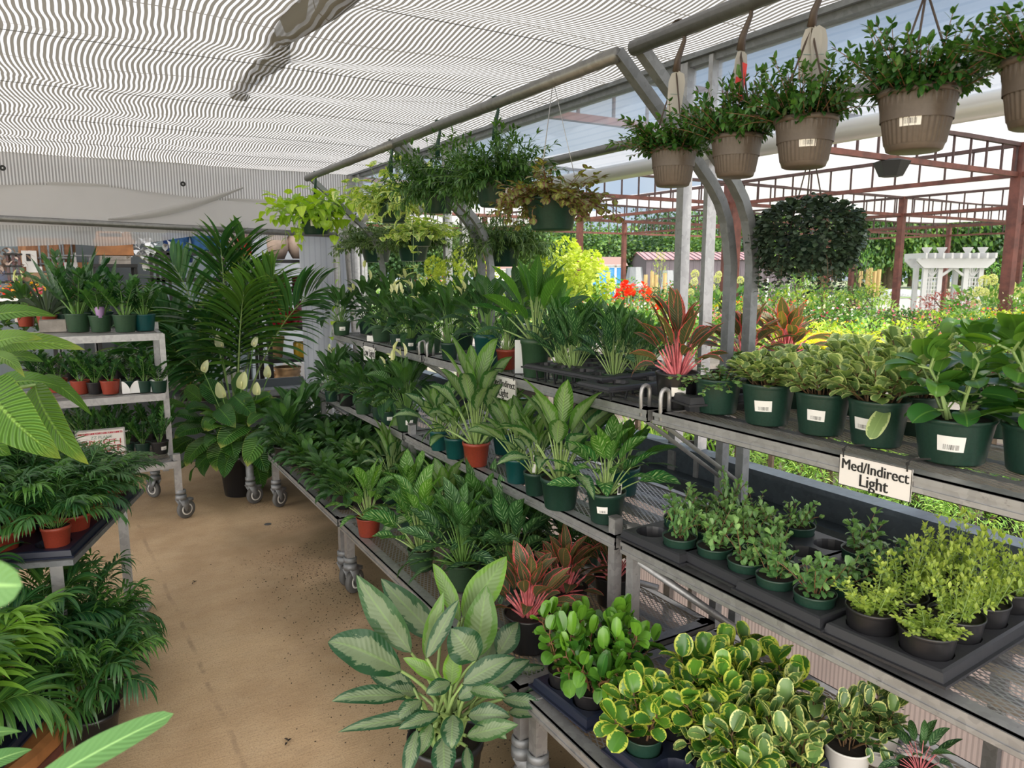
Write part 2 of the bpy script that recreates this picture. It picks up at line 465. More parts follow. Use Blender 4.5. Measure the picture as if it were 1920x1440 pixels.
def deck_mat():
    """expanded steel mesh: diamond strands with open holes between them"""
    t = NT('expanded_steel_mesh')
    co = t.sep(t.coords())
    p = t.m('MULTIPLY', co[0], 1 / 0.016)
    q = t.m('MULTIPLY', co[1], 1 / 0.034)

    def strand(s):
        fr = t.m('FRACT', s)
        return t.m('ABSOLUTE', t.m('SUBTRACT', fr, 0.5))
    a = strand(t.m('ADD', p, q))
    b = strand(t.m('SUBTRACT', p, q))
    d = t.m('MINIMUM', a, b)
    hole = t.m('GREATER_THAN', d, 0.135)
    met = t.bsdf((0.42, 0.42, 0.43), 0.45, 0.7)
    tp = t.n('ShaderNodeBsdfTransparent').outputs[0]
    return t.done(t.mixsh(hole, met, tp))


M['deck'] = deck_mat()


def sticker_mat():
    t = NT('price_sticker_print')
    uv = t.sep(t.n('ShaderNodeUVMap', uv_map='UVMap').outputs[0])
    u, v = uv[0], uv[1]
    bars = t.m('GREATER_THAN', t.noise(t.comb(t.m('MULTIPLY', u, 60.0), 0.0, 0.0), 1.0, 0), 0.5)
    inb = t.m('MULTIPLY', t.m('MULTIPLY', t.m('GREATER_THAN', v, 0.12), t.m('LESS_THAN', v, 0.45)),
              t.m('MULTIPLY', t.m('GREATER_THAN', u, 0.22), t.m('LESS_THAN', u, 0.8)))
    k = t.m('MULTIPLY', bars, inb)
    c = t.mix(k, (0.80, 0.79, 0.77), (0.03, 0.03, 0.03))
    return t.done(t.bsdf(c, 0.5))


M['sticker'] = sticker_mat()


def ceiling_mat():
    """shade cloth: opaque woven strips alternating with clear strips, both translucent"""
    t = NT('striped_shade_cloth')
    co = t.sep(t.coords())
    vec = t.comb(t.m('MULTIPLY', co[0], 0.45), t.m('MULTIPLY', co[1], 1.2), 0.0)
    wob = t.m('MULTIPLY', t.m('SUBTRACT', t.noise(vec, 1.5, 2, 0.5), 0.5), 0.12)
    wob2 = t.m('MULTIPLY', t.m('SINE', t.m('MULTIPLY', t.m('ADD', co[1], t.m('MULTIPLY', co[0], 0.3)), 9.0)), 0.007)
    x = t.m('MULTIPLY', t.m('ADD', t.m('ADD', co[0], wob), wob2), 1 / 0.021)
    tri = t.m('ABSOLUTE', t.m('SUBTRACT', t.m('FRACT', x), 0.5))
    k = t.step(tri, 0.21, 0.25)                   # 1 = opaque strip
    y = t.m('ABSOLUTE', t.m('SUBTRACT', t.m('FRACT', t.m('MULTIPLY', co[1], 1 / 0.43)), 0.5))
    seam = t.m('LESS_THAN', y, 0.008)
    k = t.m('MAXIMUM', k, seam)
    warm = t.mix(k, (0.40, 0.40, 0.405), (0.125, 0.118, 0.105))
    tr = t.n('ShaderNodeBsdfTranslucent')
    t.put(tr.inputs['Color'], warm)
    df = t.n('ShaderNodeBsdfDiffuse')
    t.put(df.inputs['Color'], t.mix(k, (0.60, 0.60, 0.60), (0.34, 0.325, 0.30)))
    body = t.mixsh(t.m('SUBTRACT', 0.84, t.m('MULTIPLY', k, 0.30)), df.outputs[0], tr.outputs[0])
    tp = t.n('ShaderNodeBsdfTransparent')
    op = t.m('MULTIPLY', t.m('SUBTRACT', 1.0, k), 0.08)
    return t.done(t.mixsh(op, body, tp.outputs[0]))


def film_mat(name, col, clear, ribs=0.0, axis=0, duty=0.5, dcol=None, trans=0.7, wave=0.0):
    t = NT(name)
    co = t.sep(t.coords())
    tr = t.n('ShaderNodeBsdfTranslucent')
    df = t.n('ShaderNodeBsdfDiffuse')
    c = col
    n = t.noise(t.coords(), 1.3, 4, 0.6)
    if ribs:
        x = t.m('MULTIPLY', co[axis], 1 / ribs)
        tri = t.m('MULTIPLY', t.m('ABSOLUTE', t.m('SUBTRACT', t.m('FRACT', x), 0.5)), 2.0)
        k = t.step(tri, duty - 0.1, duty + 0.1)
        c = t.mix(k, col, dcol or tuple(q * 0.6 for q in col))
    c = t.mix(t.m('MULTIPLY', t.step(n, 0.35, 0.75), 0.25), c, tuple(q * 0.75 for q in col))
    t.put(tr.inputs['Color'], c)
    t.put(df.inputs['Color'], c)
    body = t.mixsh(trans, df.outputs[0], tr.outputs[0])
    tp = t.n('ShaderNodeBsdfTransparent')
    t.put(tp.inputs['Color'], (0.96, 0.98, 1.0, 1))
    return t.done(t.mixsh(clear, body, tp.outputs[0]))


M['ceiling'] = ceiling_mat()
M['sidefilm'] = film_mat('side_curtain_film', (0.42, 0.49, 0.58), 0.45, 0.03, 2, 0.75, (0.34, 0.41, 0.50), 0.75)
M['backstripe'] = film_mat('striped_back_cloth', (0.85, 0.85, 0.86), 0.06, 0.021, 0, 0.5, (0.38, 0.375, 0.37), 0.6)
M['backfilm'] = film_mat('white_back_film', (0.62, 0.61, 0.60), 0.04, 0.0, trans=0.55)
M['hemfilm'] = film_mat('ragged_hem_film', (0.80, 0.81, 0.82), 0.35, 0.02, 0, 0.5, (0.5, 0.5, 0.5), 0.6)
M['polycarb'] = film_mat('ribbed_polycarbonate', (0.66, 0.58, 0.54), 0.12, 0.016, 1, 0.6, (0.44, 0.38, 0.35), 0.8)
M['polywhite'] = film_mat('white_polycarbonate', (0.75, 0.78, 0.82), 0.05, 0.05, 0, 0.8, (0.62, 0.65, 0.7), 0.6)
M['canopy'] = film_mat('white_canopy_cloth', (0.52, 0.495, 0.485), 0.28, 0.9, 0, 0.9, (0.46, 0.44, 0.43), 0.85)


def floor_mat():
    t = NT('stained_concrete')
    co = t.coords()
    big = t.noise(co, 0.9, 4, 0.6)
    med = t.noise(co, 6, 4, 0.65)
    c = t.mix(t.step(big, 0.3, 0.7), (0.40, 0.265, 0.15), (0.66, 0.475, 0.29))
    c = t.mix(t.m('MULTIPLY', t.step(med, 0.35, 0.75), 0.35), c, (0.62, 0.47, 0.31))
    fine = t.noise(co, 160, 3, 0.75)
    c = t.mix(t.m('MULTIPLY', t.step(fine, 0.52, 0.62), 0.5), c, (0.20, 0.13, 0.08))
    s = t.sep(co)
    # broom marks
    br = t.noise(t.comb(t.m('MULTIPLY', s[0], 14.0), t.m('MULTIPLY', s[1], 120.0), 0.0), 1.0, 2)
    c = t.mix(t.m('MULTIPLY', t.step(br, 0.45, 0.7), 0.22), c, (0.26, 0.18, 0.11))
    # spilt soil beside the racks, scattered grains
    gr = t.noise(co, 70, 4, 0.85)
    near = t.step(s[0], 0.15, 1.1)
    bl = t.noise(co, 2.2, 3)
    th = t.m('SUBTRACT', 0.71, t.m('MULTIPLY', t.m('MULTIPLY', near, t.step(bl, 0.35, 0.65)), 0.16))
    k = t.m('GREATER_THAN', gr, th)
    c = t.mix(t.m('MULTIPLY', k, 0.85), c, (0.055, 0.03, 0.025))
    # greenish-brown darkening under the racks, with their shade painted in
    g = t.m('MULTIPLY', t.step(s[0], 0.5, 1.2), t.step(t.noise(co, 1.6, 2), 0.3, 0.55))
    c = t.mix(t.m('MULTIPLY', g, 0.7), c, (0.15, 0.12, 0.06))
    # control joint running along the aisle, worn
    jx = t.m('ADD', s[0], t.m('MULTIPLY', t.m('SUBTRACT', t.noise(co, 3.0, 2), 0.5), 0.05))
    j = t.m('ABSOLUTE', t.m('SUBTRACT', jx, t.m('ADD', 0.235, t.m('MULTIPLY', t.m('SUBTRACT', s[1], 4.9), -0.045))))
    j = t.m('SUBTRACT', 1.0, t.step(j, 0.004, 0.014))
    c = t.mix(t.m('MULTIPLY', j, t.m('MULTIPLY', t.step(med, 0.42, 0.62), 0.40)), c, (0.18, 0.12, 0.08))
    h = t.m('ADD', t.m('MULTIPLY', fine, 0.6), br)
    return t.done(t.bsdf(c, 0.85, normal=t.bump(h, 0.35, 0.004)))


M['floor'] = floor_mat()


def paver_mat():
    t = NT('brick_pavers')
    b = t.n('ShaderNodeTexBrick')
    t.put(b.inputs['Vector'], t.coords())
    b.inputs['Scale'].default_value = 4.0
    b.inputs['Color1'].default_value = (0.34, 0.27, 0.25, 1)
    b.inputs['Color2'].default_value = (0.42, 0.34, 0.31, 1)
    b.inputs['Mortar'].default_value = (0.14, 0.12, 0.10, 1)
    b.inputs['Mortar Size'].default_value = 0.012
    n = t.noise(t.coords(), 3, 3)
    c = t.mix(t.m('MULTIPLY', t.step(n, 0.4, 0.7), 0.3), b.outputs['Color'], (0.50, 0.45, 0.40))
    return t.done(t.bsdf(c, 0.8))


M['paver'] = paver_mat()


def ground_mat():
    t = NT('gravel_and_grass')
    f = t.noise(t.coords(), 0.25, 4, 0.6)
    g = t.noise(t.coords(), 6, 4)
    c = t.mix(t.step(f, 0.4, 0.6), (0.12, 0.22, 0.05), (0.36, 0.32, 0.26))
    c = t.mix(t.m('MULTIPLY', g, 0.5), c, (0.10, 0.14, 0.05))
    return t.done(t.bsdf(c, 0.9))


M['ground'] = ground_mat()


def plywood_mat():
    t = NT('orange_plywood')
    s = t.sep(t.coords())
    n = t.noise(t.comb(t.m('MULTIPLY', s[0], 4.0), 0.0, t.m('MULTIPLY', s[2], 0.8)), 3.0, 4, 0.6, 1.5)
    c = t.mix(t.step(n, 0.35, 0.65), (0.22, 0.09, 0.035), (0.42, 0.20, 0.09))
    return t.done(t.bsdf(c, 0.6))


M['plywood'] = plywood_mat()

# ------------------------------------------------------------------ geometry builders
class G:
    """collects plain geometry for one mesh; faces may carry a material slot"""

    def __init__(s):
        s.v, s.f, s.mi, s.uv = [], [], [], {}

    def add(s, vs, fs, mi=0, uvs=None):
        o = len(s.v)
        s.v.extend([tuple(map(float, p)) for p in vs])
        for k, f in enumerate(fs):
            if uvs:
                s.uv[len(s.f)] = [uvs[i] for i in f]
            s.f.append(tuple(i + o for i in f))
            s.mi.append(mi)
        return s

    def box(s, x0, x1, y0, y1, z0, z1, mi=0, rz=0.0, c=None):
        vs = [(x, y, z) for z in (z0, z1) for y in (y0, y1) for x in (x0, x1)]
        if rz:
            cx, cy = c or ((x0 + x1) / 2, (y0 + y1) / 2)
            ca, sa = math.cos(rz), math.sin(rz)
            vs = [(cx + (x - cx) * ca - (y - cy) * sa, cy + (x - cx) * sa + (y - cy) * ca, z) for x, y, z in vs]
        return s.add(vs, [(0, 2, 3, 1), (4, 5, 7, 6), (0, 1, 5, 4), (2, 6, 7, 3), (0, 4, 6, 2), (1, 3, 7, 5)], mi)

    def lathe(s, prof, n=24, c=(0, 0, 0), mi=0, flute=0.0, nfl=0, sy=1.0, close=False):
        vs, fs = [], []
        for k, (r, z) in enumerate(prof):
            for i in range(n):
                a = 2 * math.pi * i / n
                rr = r
                if flute and 0 < k < len(prof) - 1:
                    rr = r * (1 + flute * (math.cos(a * nfl)))
                vs.append((c[0] + rr * math.cos(a), c[1] + rr * math.sin(a) * sy, c[2] + z))
        for k in range(len(prof) - 1):
            for i in range(n):
                j = (i + 1) % n
                fs.append((k * n + i, k * n + j, (k + 1) * n + j, (k + 1) * n + i))
        if close:
            fs.append(tuple(reversed(range(n))))
        return s.add(vs, fs, mi)

    def tube(s, pts, r, n=8, mi=0, caps=True, flat=None):
        pts = [np.array(p, float) for p in pts]
        k = len(pts)
        rs = r if isinstance(r, (list, tuple)) else [r] * k
        vs, fs = [], []
        ref = None
        for i in range(k):
            t = pts[min(i + 1, k - 1)] - pts[max(i - 1, 0)]
            t /= (np.linalg.norm(t) + 1e-9)
            if ref is None:
                ref = np.cross(t, (0, 0, 1.0)) if abs(t[2]) < 0.95 else np.cross(t, (0, 1.0, 0))
            ref = ref - t * np.dot(ref, t)
            ref /= (np.linalg.norm(ref) + 1e-9)
            b = np.cross(t, ref)
            for j in range(n):
                a = 2 * math.pi * (j + 0.5) / n
                q = 1.0
                if flat:
                    q = flat
                vs.append(pts[i] + ref * math.cos(a) * rs[i] + b * math.sin(a) * rs[i] * q)
        for i in range(k - 1):
            for j in range(n):
                jj = (j + 1) % n
                fs.append((i * n + j, i * n + jj, (i + 1) * n + jj, (i + 1) * n + j))
        if caps:
            fs.append(tuple(reversed(range(n))))
            fs.append(tuple((k - 1) * n + j for j in range(n)))
        return s.add(vs, fs, mi)

    def mesh(s, name, mats, smooth=False):
        me = bpy.data.meshes.new(name)
        me.from_pydata(s.v, [], s.f)
        for m in (mats if isinstance(mats, (list, tuple)) else [mats]):
            me.materials.append(m)
        if any(s.mi):
            me.polygons.foreach_set('material_index', s.mi)
        if s.uv:
            ul = me.uv_layers.new(name='UVMap')
            for pi, uvs in s.uv.items():
                for li, u in zip(me.polygons[pi].loop_indices, uvs):
                    ul.data[li].uv = u
        if smooth:
            me.polygons.foreach_set('use_smooth', [True] * len(me.polygons))
        me.update()
        return me


def link(name, data, parent=None, loc=None, rz=None, scale=None, rot=None):
    o = bpy.data.objects.new(name, data)
    COL.objects.link(o)
    if parent is not None:
        o.parent = parent
    if loc is not None:
        o.location = tuple(map(float, loc))
    if rot is not None:
        o.rotation_euler = rot
    elif rz is not None:
        o.rotation_euler = (0, 0, rz)
    if scale is not None:
        o.scale = scale if hasattr(scale, '__len__') else (scale,) * 3
    return o


def tag(o, label, cat=None, group=None, kind=None):
    o['label'] = label
    if cat:
        o['category'] = cat
    if group:
        o['group'] = group
    if kind:
        o['kind'] = kind
    return o


def thing(name, label, cat, loc=(0, 0, 0), rz=0.0, group=None):
    return tag(link(name, None, None, loc, rz), label, cat, group)


def struct(name, data, **kw):
    o = link(name, data, **kw)
    o['kind'] = 'structure'
    return o


PROF = {
    'lance': lambda t: np.clip(np.sin(np.pi * t ** 0.85), 0, 1) ** 0.85,
    'ovate': lambda t: (t ** 0.5) * (1 - t) ** 0.8 * 1.95,
    'heart': lambda t: np.clip(t * 9, 0, 1) ** 0.7 * (1 - t) ** 0.75 * 1.12,
    'obov': lambda t: (t ** 0.9) * np.sqrt(np.clip(1 - t ** 3.0, 0, 1)) * 1.38,
    'round': lambda t: np.sqrt(np.clip(1 - (2 * t - 1) ** 2, 0, 1)),
    'strap': lambda t: np.clip(t * 8 + 0.35, 0, 1) * np.clip(1 - t ** 3.5, 0, 1),
    'needle': lambda t: np.clip(np.sin(np.pi * t ** 0.7), 0, 1) ** 0.7,
}


class F:
    """vectorised builder of many leaves in one mesh, with UVs and a random value per leaf"""

    def __init__(s):
        s.V, s.Q, s.UV, s.R = [], [], [], []
        s.nv = 0

    def grid(s, P, U, V, r):
        """P: (n, a, b, 3) vertex grids"""
        n, a, b, _ = P.shape
        idx = np.arange(n * a * b).reshape(n, a, b) + s.nv
        q = np.stack([idx[:, :-1, :-1], idx[:, :-1, 1:], idx[:, 1:, 1:], idx[:, 1:, :-1]], -1).reshape(-1, 4)
        s.V.append(P.reshape(-1, 3))
        s.Q.append(q)
        uu = np.broadcast_to(U, (n, a, b)).reshape(-1)
        vv = np.broadcast_to(V, (n, a, b)).reshape(-1)
        s.UV.append(np.stack([uu, vv], -1))
        s.R.append(np.broadcast_to(np.asarray(r).reshape(n, 1, 1), (n, a, b)).reshape(-1))
        s.nv += n * a * b

    def leaves(s, base, az, el, bend, L, W, prof='lance', fold=0.25, nv=6, nu=2, roll=0.0, rip=0.0, pw=1.0, rnd=None, rng=None, tip=0.0, curl=0.0):
        base = np.atleast_2d(base)
        n = len(base)
        B = lambda q: np.broadcast_to(np.asarray(q, float), (n,)).copy()
        az, el, bend, L, W, fold, roll = map(B, (az, el, bend, L, W, fold, roll))
        t = np.linspace(0, 1, nv + 1)
        e = el[:, None] - bend[:, None] * t[None, :] ** pw
        if curl:
            az2 = az[:, None] + (rng.uniform(-1, 1, n)[:, None] * curl) * t[None, :] ** 1.5
        else:
            az2 = np.repeat(az[:, None], nv + 1, 1)
        T = np.stack([np.cos(e) * np.cos(az2), np.cos(e) * np.sin(az2), np.sin(e)], -1)
        step = (L[:, None, None] / nv) * 0.5 * (T[:, 1:] + T[:, :-1])
        C = np.concatenate([np.zeros((n, 1, 3)), np.cumsum(step, 1)], 1) + base[:, None, :]
        S = np.stack([-np.sin(az2), np.cos(az2), np.zeros_like(az2)], -1)
        N = np.cross(T, S)
        N = np.stack([-np.sin(e) * np.cos(az2), -np.sin(e) * np.sin(az2), np.cos(e)], -1)
        cr, sr = np.cos(roll)[:, None, None], np.sin(roll)[:, None, None]
        S2 = S * cr + N * sr
        N2 = N * cr - S * sr
        w = PROF[prof](np.clip(t, 1e-4, 1 - 1e-4))
        w = np.where(t >= 1, tip * 0.02, w)
        u = np.linspace(-1, 1, 2 * nu + 1)
        ww = (W[:, None] * w[None, :])[:, :, None, None]
        uu = u[None, None, :, None]
        fa = fold[:, None, None, None]
        P = C[:, :, None, :] + S2[:, :, None, :] * ww * uu * np.cos(fa) + N2[:, :, None, :] * ww * np.abs(uu) ** 1.3 * np.sin(fa)
        if rip and rng is not None:
            ph = rng.uniform(0, 6.28, (n, 1, 1, 1))
            fr = rng.uniform(1.5, 3.0, (n, 1, 1, 1))
            tt = t[None, :, None, None]
            sgn = np.where(uu > 0, 1.0, 0.0)
            P = P + N2[:, :, None, :] * ww * rip * np.abs(uu) * np.sin(fr * tt * 6.28 + ph + sgn * 2.0)
        if rnd is None:
            rnd = rng.uniform(0, 1, n) if rng is not None else np.full(n, 0.5)
        U = (u * 0.5 + 0.5)[None, None, :]
        V = t[None, :, None]
        s.grid(P, U, V, rnd)
        return C[:, -1]

    def tubes(s, P, r0, r1, sides=4, rnd=None):
        """P: (n, k, 3) centre lines"""
        n, k, _ = P.shape
        T = np.gradient(P, axis=1)
        T /= (np.linalg.norm(T, axis=-1, keepdims=True) + 1e-9)
        ref = np.where(np.abs(T[..., 2:3]) > 0.9, np.array([1.0, 0, 0]), np.array([0, 0, 1.0]))
        A = np.cross(T, ref)
        A /= (np.linalg.norm(A, axis=-1, keepdims=True) + 1e-9)
        Bv = np.cross(T, A)
        th = np.linspace(0, 2 * np.pi, sides + 1)
        rr = np.broadcast_to(np.asarray(r0, float), (n,))[:, None] * (1 - np.linspace(0, 1, k)) + np.broadcast_to(np.asarray(r1, float), (n,))[:, None] * np.linspace(0, 1, k)
        Q = P[:, :, None, :] + rr[:, :, None, None] * (A[:, :, None, :] * np.cos(th)[None, None, :, None] + Bv[:, :, None, :] * np.sin(th)[None, None, :, None])
        s.grid(Q, np.linspace(0, 1, sides + 1)[None, None, :], np.linspace(0, 1, k)[None, :, None], np.full(n, 0.5) if rnd is None else rnd)

    def blade(s, A, B, width, sag=0.0, up=(0, 0, 1), prof='lance', fold=0.25, nv=12, nu=3, rip=0.0, rnd=0.5, tipdrop=0.0, rng=None):
        """one leaf between two given points, bulging towards `up` by sag (metres)"""
        A, B, up = np.array(A, float), np.array(B, float), np.array(up, float)
        up /= np.linalg.norm(up)
        t = np.linspace(0, 1, nv + 1)[:, None]
        C = A * (1 - t) + B * t + up * (4 * sag * t * (1 - t)) - up * tipdrop * np.clip(t - 0.72, 0, 1) ** 2 * 12
        T = np.gradient(C, axis=0)
        T /= np.linalg.norm(T, axis=1, keepdims=True)
        S = np.cross(T, up)
        S /= (np.linalg.norm(S, axis=1, keepdims=True) + 1e-9)
        N = np.cross(S, T)
        w = PROF[prof](np.clip(t[:, 0], 1e-4, 1 - 1e-4))
        w[-1] = 0.0
        u = np.linspace(-1, 1, 2 * nu + 1)
        ww = (width * w)[:, None, None]
        P = C[:, None, :] + S[:, None, :] * ww * u[None, :, None] * math.cos(fold) + N[:, None, :] * ww * (np.abs(u) ** 1.3)[None, :, None] * math.sin(fold)
        if rip:
            ph = (rng or np.random.default_rng(int(abs(A[0] * 1000) + abs(B[1] * 777)))).uniform(0, 6.28)
            P = P + N[:, None, :] * ww * rip * np.abs(u)[None, :, None] * np.sin(2.2 * t[:, :, None] * 6.28 + ph + (u > 0)[None, :, None] * 2.0)
        s.grid(P[None], (u * 0.5 + 0.5)[None, None, :], t[:, 0][None, :, None], np.array([rnd]))

    def mesh(s, name, mat):
        V = np.concatenate(s.V)
        Q = np.concatenate(s.Q)
        me = bpy.data.meshes.new(name)
        me.vertices.add(len(V))
        me.vertices.foreach_set('co', V.astype(np.float32).ravel())
        me.loops.add(Q.size)
        me.loops.foreach_set('vertex_index', Q.ravel().astype(np.int32))
        me.polygons.add(len(Q))
        me.polygons.foreach_set('loop_start', np.arange(0, Q.size, 4, dtype=np.int32))
        me.polygons.foreach_set('loop_total', np.full(len(Q), 4, dtype=np.int32))
        me.polygons.foreach_set('use_smooth', np.ones(len(Q), dtype=bool))
        uv = np.concatenate(s.UV)[Q.ravel()]
        ul = me.uv_layers.new(name='UVMap')
        ul.data.foreach_set('uv', uv.astype(np.float32).ravel())
        at = me.attributes.new('rnd', 'FLOAT', 'POINT')
        at.data.foreach_set('value', np.concatenate(s.R).astype(np.float32))
        me.materials.append(mat)
        me.update(calc_edges=True)
        me.validate()
        return me

    def ext(s):
        V = np.concatenate(s.V)
        r = np.sqrt(V[:, 0] ** 2 + V[:, 1] ** 2)
        return float(np.percentile(r, 93)), float(np.percentile(V[:, 2], 99.5))


def curve(base, az, el, bend, L, k=6, pw=1.0):
    """arching centre lines: (n,k,3) points and (n,k) elevations"""
    base = np.atleast_2d(base)
    n = len(base)
    B = lambda q: np.broadcast_to(np.asarray(q, float), (n,))
    az, el, bend, L = map(B, (az, el, bend, L))
    t = np.linspace(0, 1, k)
    e = el[:, None] - bend[:, None] * t[None] ** pw
    T = np.stack([np.cos(e) * np.cos(az)[:, None], np.cos(e) * np.sin(az)[:, None], np.sin(e)], -1)
    st = (L[:, None, None] / (k - 1)) * 0.5 * (T[:, 1:] + T[:, :-1])
    C = np.concatenate([np.zeros((n, 1, 3)), np.cumsum(st, 1)], 1) + base[:, None, :]
    return C, e, T


def angs(D):
    return np.arctan2(D[..., 1], D[..., 0]), np.arcsin(np.clip(D[..., 2] / (np.linalg.norm(D, axis=-1) + 1e-9), -1, 1))


D2R = math.pi / 180


# ------------------------------------------------------------------ kinds of foliage: each returns [(part name, F, material)]
def g_rosette(seed, n=24, pet=(0.10, 0.18), L=0.2, W=0.035, el=(20, 82), bend=(30, 70), mat='agla', stem='st_green', prof='lance',
              fold=0.28, rip=0.06, r0=0.03, sr=0.004, spathes=0, sp_h=0.34, nv=7, nu=2, petb=18, sp_L=0.09, curl=0.5, young=0.15, roll=0.5):
    rg = np.random.default_rng(seed)
    f, s = F(), F()
    k = np.arange(n)
    az = k * 2.39996 + rg.uniform(-0.35, 0.35, n)
    q = (k + 0.5) / n                                   # 0 = outer, 1 = inner
    e = (el[0] + (el[1] - el[0]) * q ** 0.8) * D2R + rg.uniform(-0.12, 0.12, n)
    pl = pet[0] + (pet[1] - pet[0]) * (0.35 + 0.65 * q) * rg.uniform(0.8, 1.1, n)
    base = np.stack([np.cos(az) * r0 * (1 - q), np.sin(az) * r0 * (1 - q), np.zeros(n)], -1)
    e0 = np.minimum(e + 14 * D2R, 88 * D2R)
    C, E, T = curve(base, az, e0, petb * D2R, pl, 5)
    s.tubes(C, sr * 1.3, sr * 0.6, 5)
    ln = L * rg.uniform(0.72, 1.12, n)
    rnd = np.clip(q * 0.8 + rg.uniform(-0.25, 0.25, n), 0, 1) * (1 - young) + young * (rg.uniform(0, 1, n) > 0.75)
    f.leaves(C[:, -1], az + rg.uniform(-0.25, 0.25, n), E[:, -1] - 8 * D2R, rg.uniform(bend[0], bend[1], n) * D2R * (1.15 - 0.6 * q), ln,
             W * ln / L * rg.uniform(0.85, 1.15, n), prof, fold, nv, nu, rg.uniform(-roll, roll, n), rip, 1.2, np.clip(rnd, 0, 1), rg, curl=curl)
    out = [('stems', s, M[stem]), ('leaves', f, M[mat])]
    if spathes:
        fs, ss, sx = F(), F(), F()
        m = spathes
        a = rg.uniform(0, 6.28, m)
        e = rg.uniform(68, 86, m) * D2R
        C, E, T = curve(np.zeros((m, 3)), a, e, 10 * D2R, sp_h * rg.uniform(0.8, 1.1, m), 6)
        ss.tubes(C, 0.0022, 0.0016, 4)
        fs.leaves(C[:, -1], rg.uniform(0, 6.28, m), rg.uniform(35, 85, m) * D2R, 0.4, sp_L, sp_L * 0.34, 'ovate', 0.7, 6, 2, 0.0, 0.0, 1.0, None, rg)
        C2, _, _ = curve(C[:, -1], a, 80 * D2R, 0.1, sp_L * 0.5, 3)
        sx.tubes(C2, 0.004, 0.003, 5)
        out += [('flower', fs, M['spathe']), ('flower_stalks', ss, M['st_green']), ('spadix', sx, M['spadix'])]
    return out


def g_pinnate(seed, n=12, L=0.35, el=(35, 85), bend=(10, 50), m=10, lL=0.06, lW=0.012, ang=55, mat='zz', stem='st_green', prof='lance', t0=0.2,
              fold=0.15, nv=3, nu=1, r0=0.03, sr=0.004, lb=15, lift=15, lprof='flat', pw=1.3, lroll=0.0, young=0.3, vee=0.0):
    rg = np.random.default_rng(seed)
    f, s = F(), F()
    k = np.arange(n)
    az = k * 2.39996 + rg.uniform(-0.3, 0.3, n)
    q = (k + 0.5) / n
    e = (el[0] + (el[1] - el[0]) * q) * D2R + rg.uniform(-0.1, 0.1, n)
    b0 = np.stack([np.cos(az) * r0 * rg.uniform(0.2, 1, n), np.sin(az) * r0 * rg.uniform(0.2, 1, n), np.zeros(n)], -1)
    LL = L * rg.uniform(0.7, 1.1, n)
    K = 24
    C, E, T = curve(b0, az, e, rg.uniform(bend[0], bend[1], n) * D2R, LL, K, pw)
    s.tubes(C[:, ::3], sr, sr * 0.35, 4)
    S = np.stack([-np.sin(az), np.cos(az), np.zeros(n)], -1)
    fr = rg.uniform(0, 1, n) * (1 - young) + young * (rg.uniform(0, 1, n) > 0.7)
    for j in range(m):
        t = t0 + (1 - t0) * (j + 0.5) / m
        x = t * (K - 1)
        i0 = int(x)
        i1 = min(i0 + 1, K - 1)
        w = x - i0
        P = C[:, i0] * (1 - w) + C[:, i1] * w
        Tt = T[:, i0]
        N = np.cross(S, Tt)
        N *= np.sign(N[:, 2:3] + 1e-6)
        # leaflets are longest in the middle of the blade
        sz = {'flat': 1.0, 'mid': 0.45 + 0.75 * math.sin(math.pi * min(1, (0.12 + 0.8 * t))), 'tip': 0.8 + 0.2 * t}[lprof]
        aa = (ang * (1.15 - 0.55 * t)) * D2R
        for sg in (-1, 1):
            D = Tt * math.cos(aa) + S * sg * math.sin(aa) + N * (math.sin(lift * D2R) + vee) + rg.normal(0, 0.07, (n, 3))
            a2, e2 = angs(D)
            f.leaves(P, a2, e2, lb * D2R * rg.uniform(0.6, 1.5, n), lL * sz * rg.uniform(0.85, 1.1, n), lW * sz ** 0.5, prof, fold, nv, nu,
                     sg * lroll + rg.uniform(-0.3, 0.3, n), 0, 1.3, np.clip(fr + rg.uniform(-0.12, 0.12, n), 0, 1), rg)
    a2, e2 = angs(T[:, -1])
    f.leaves(C[:, -1], a2, e2, lb * D2R, lL * 0.8, lW, prof, fold, nv, nu, 0, 0, 1.3, fr, rg)
    return [('stems', s, M[stem]), ('leaves', f, M[mat])]


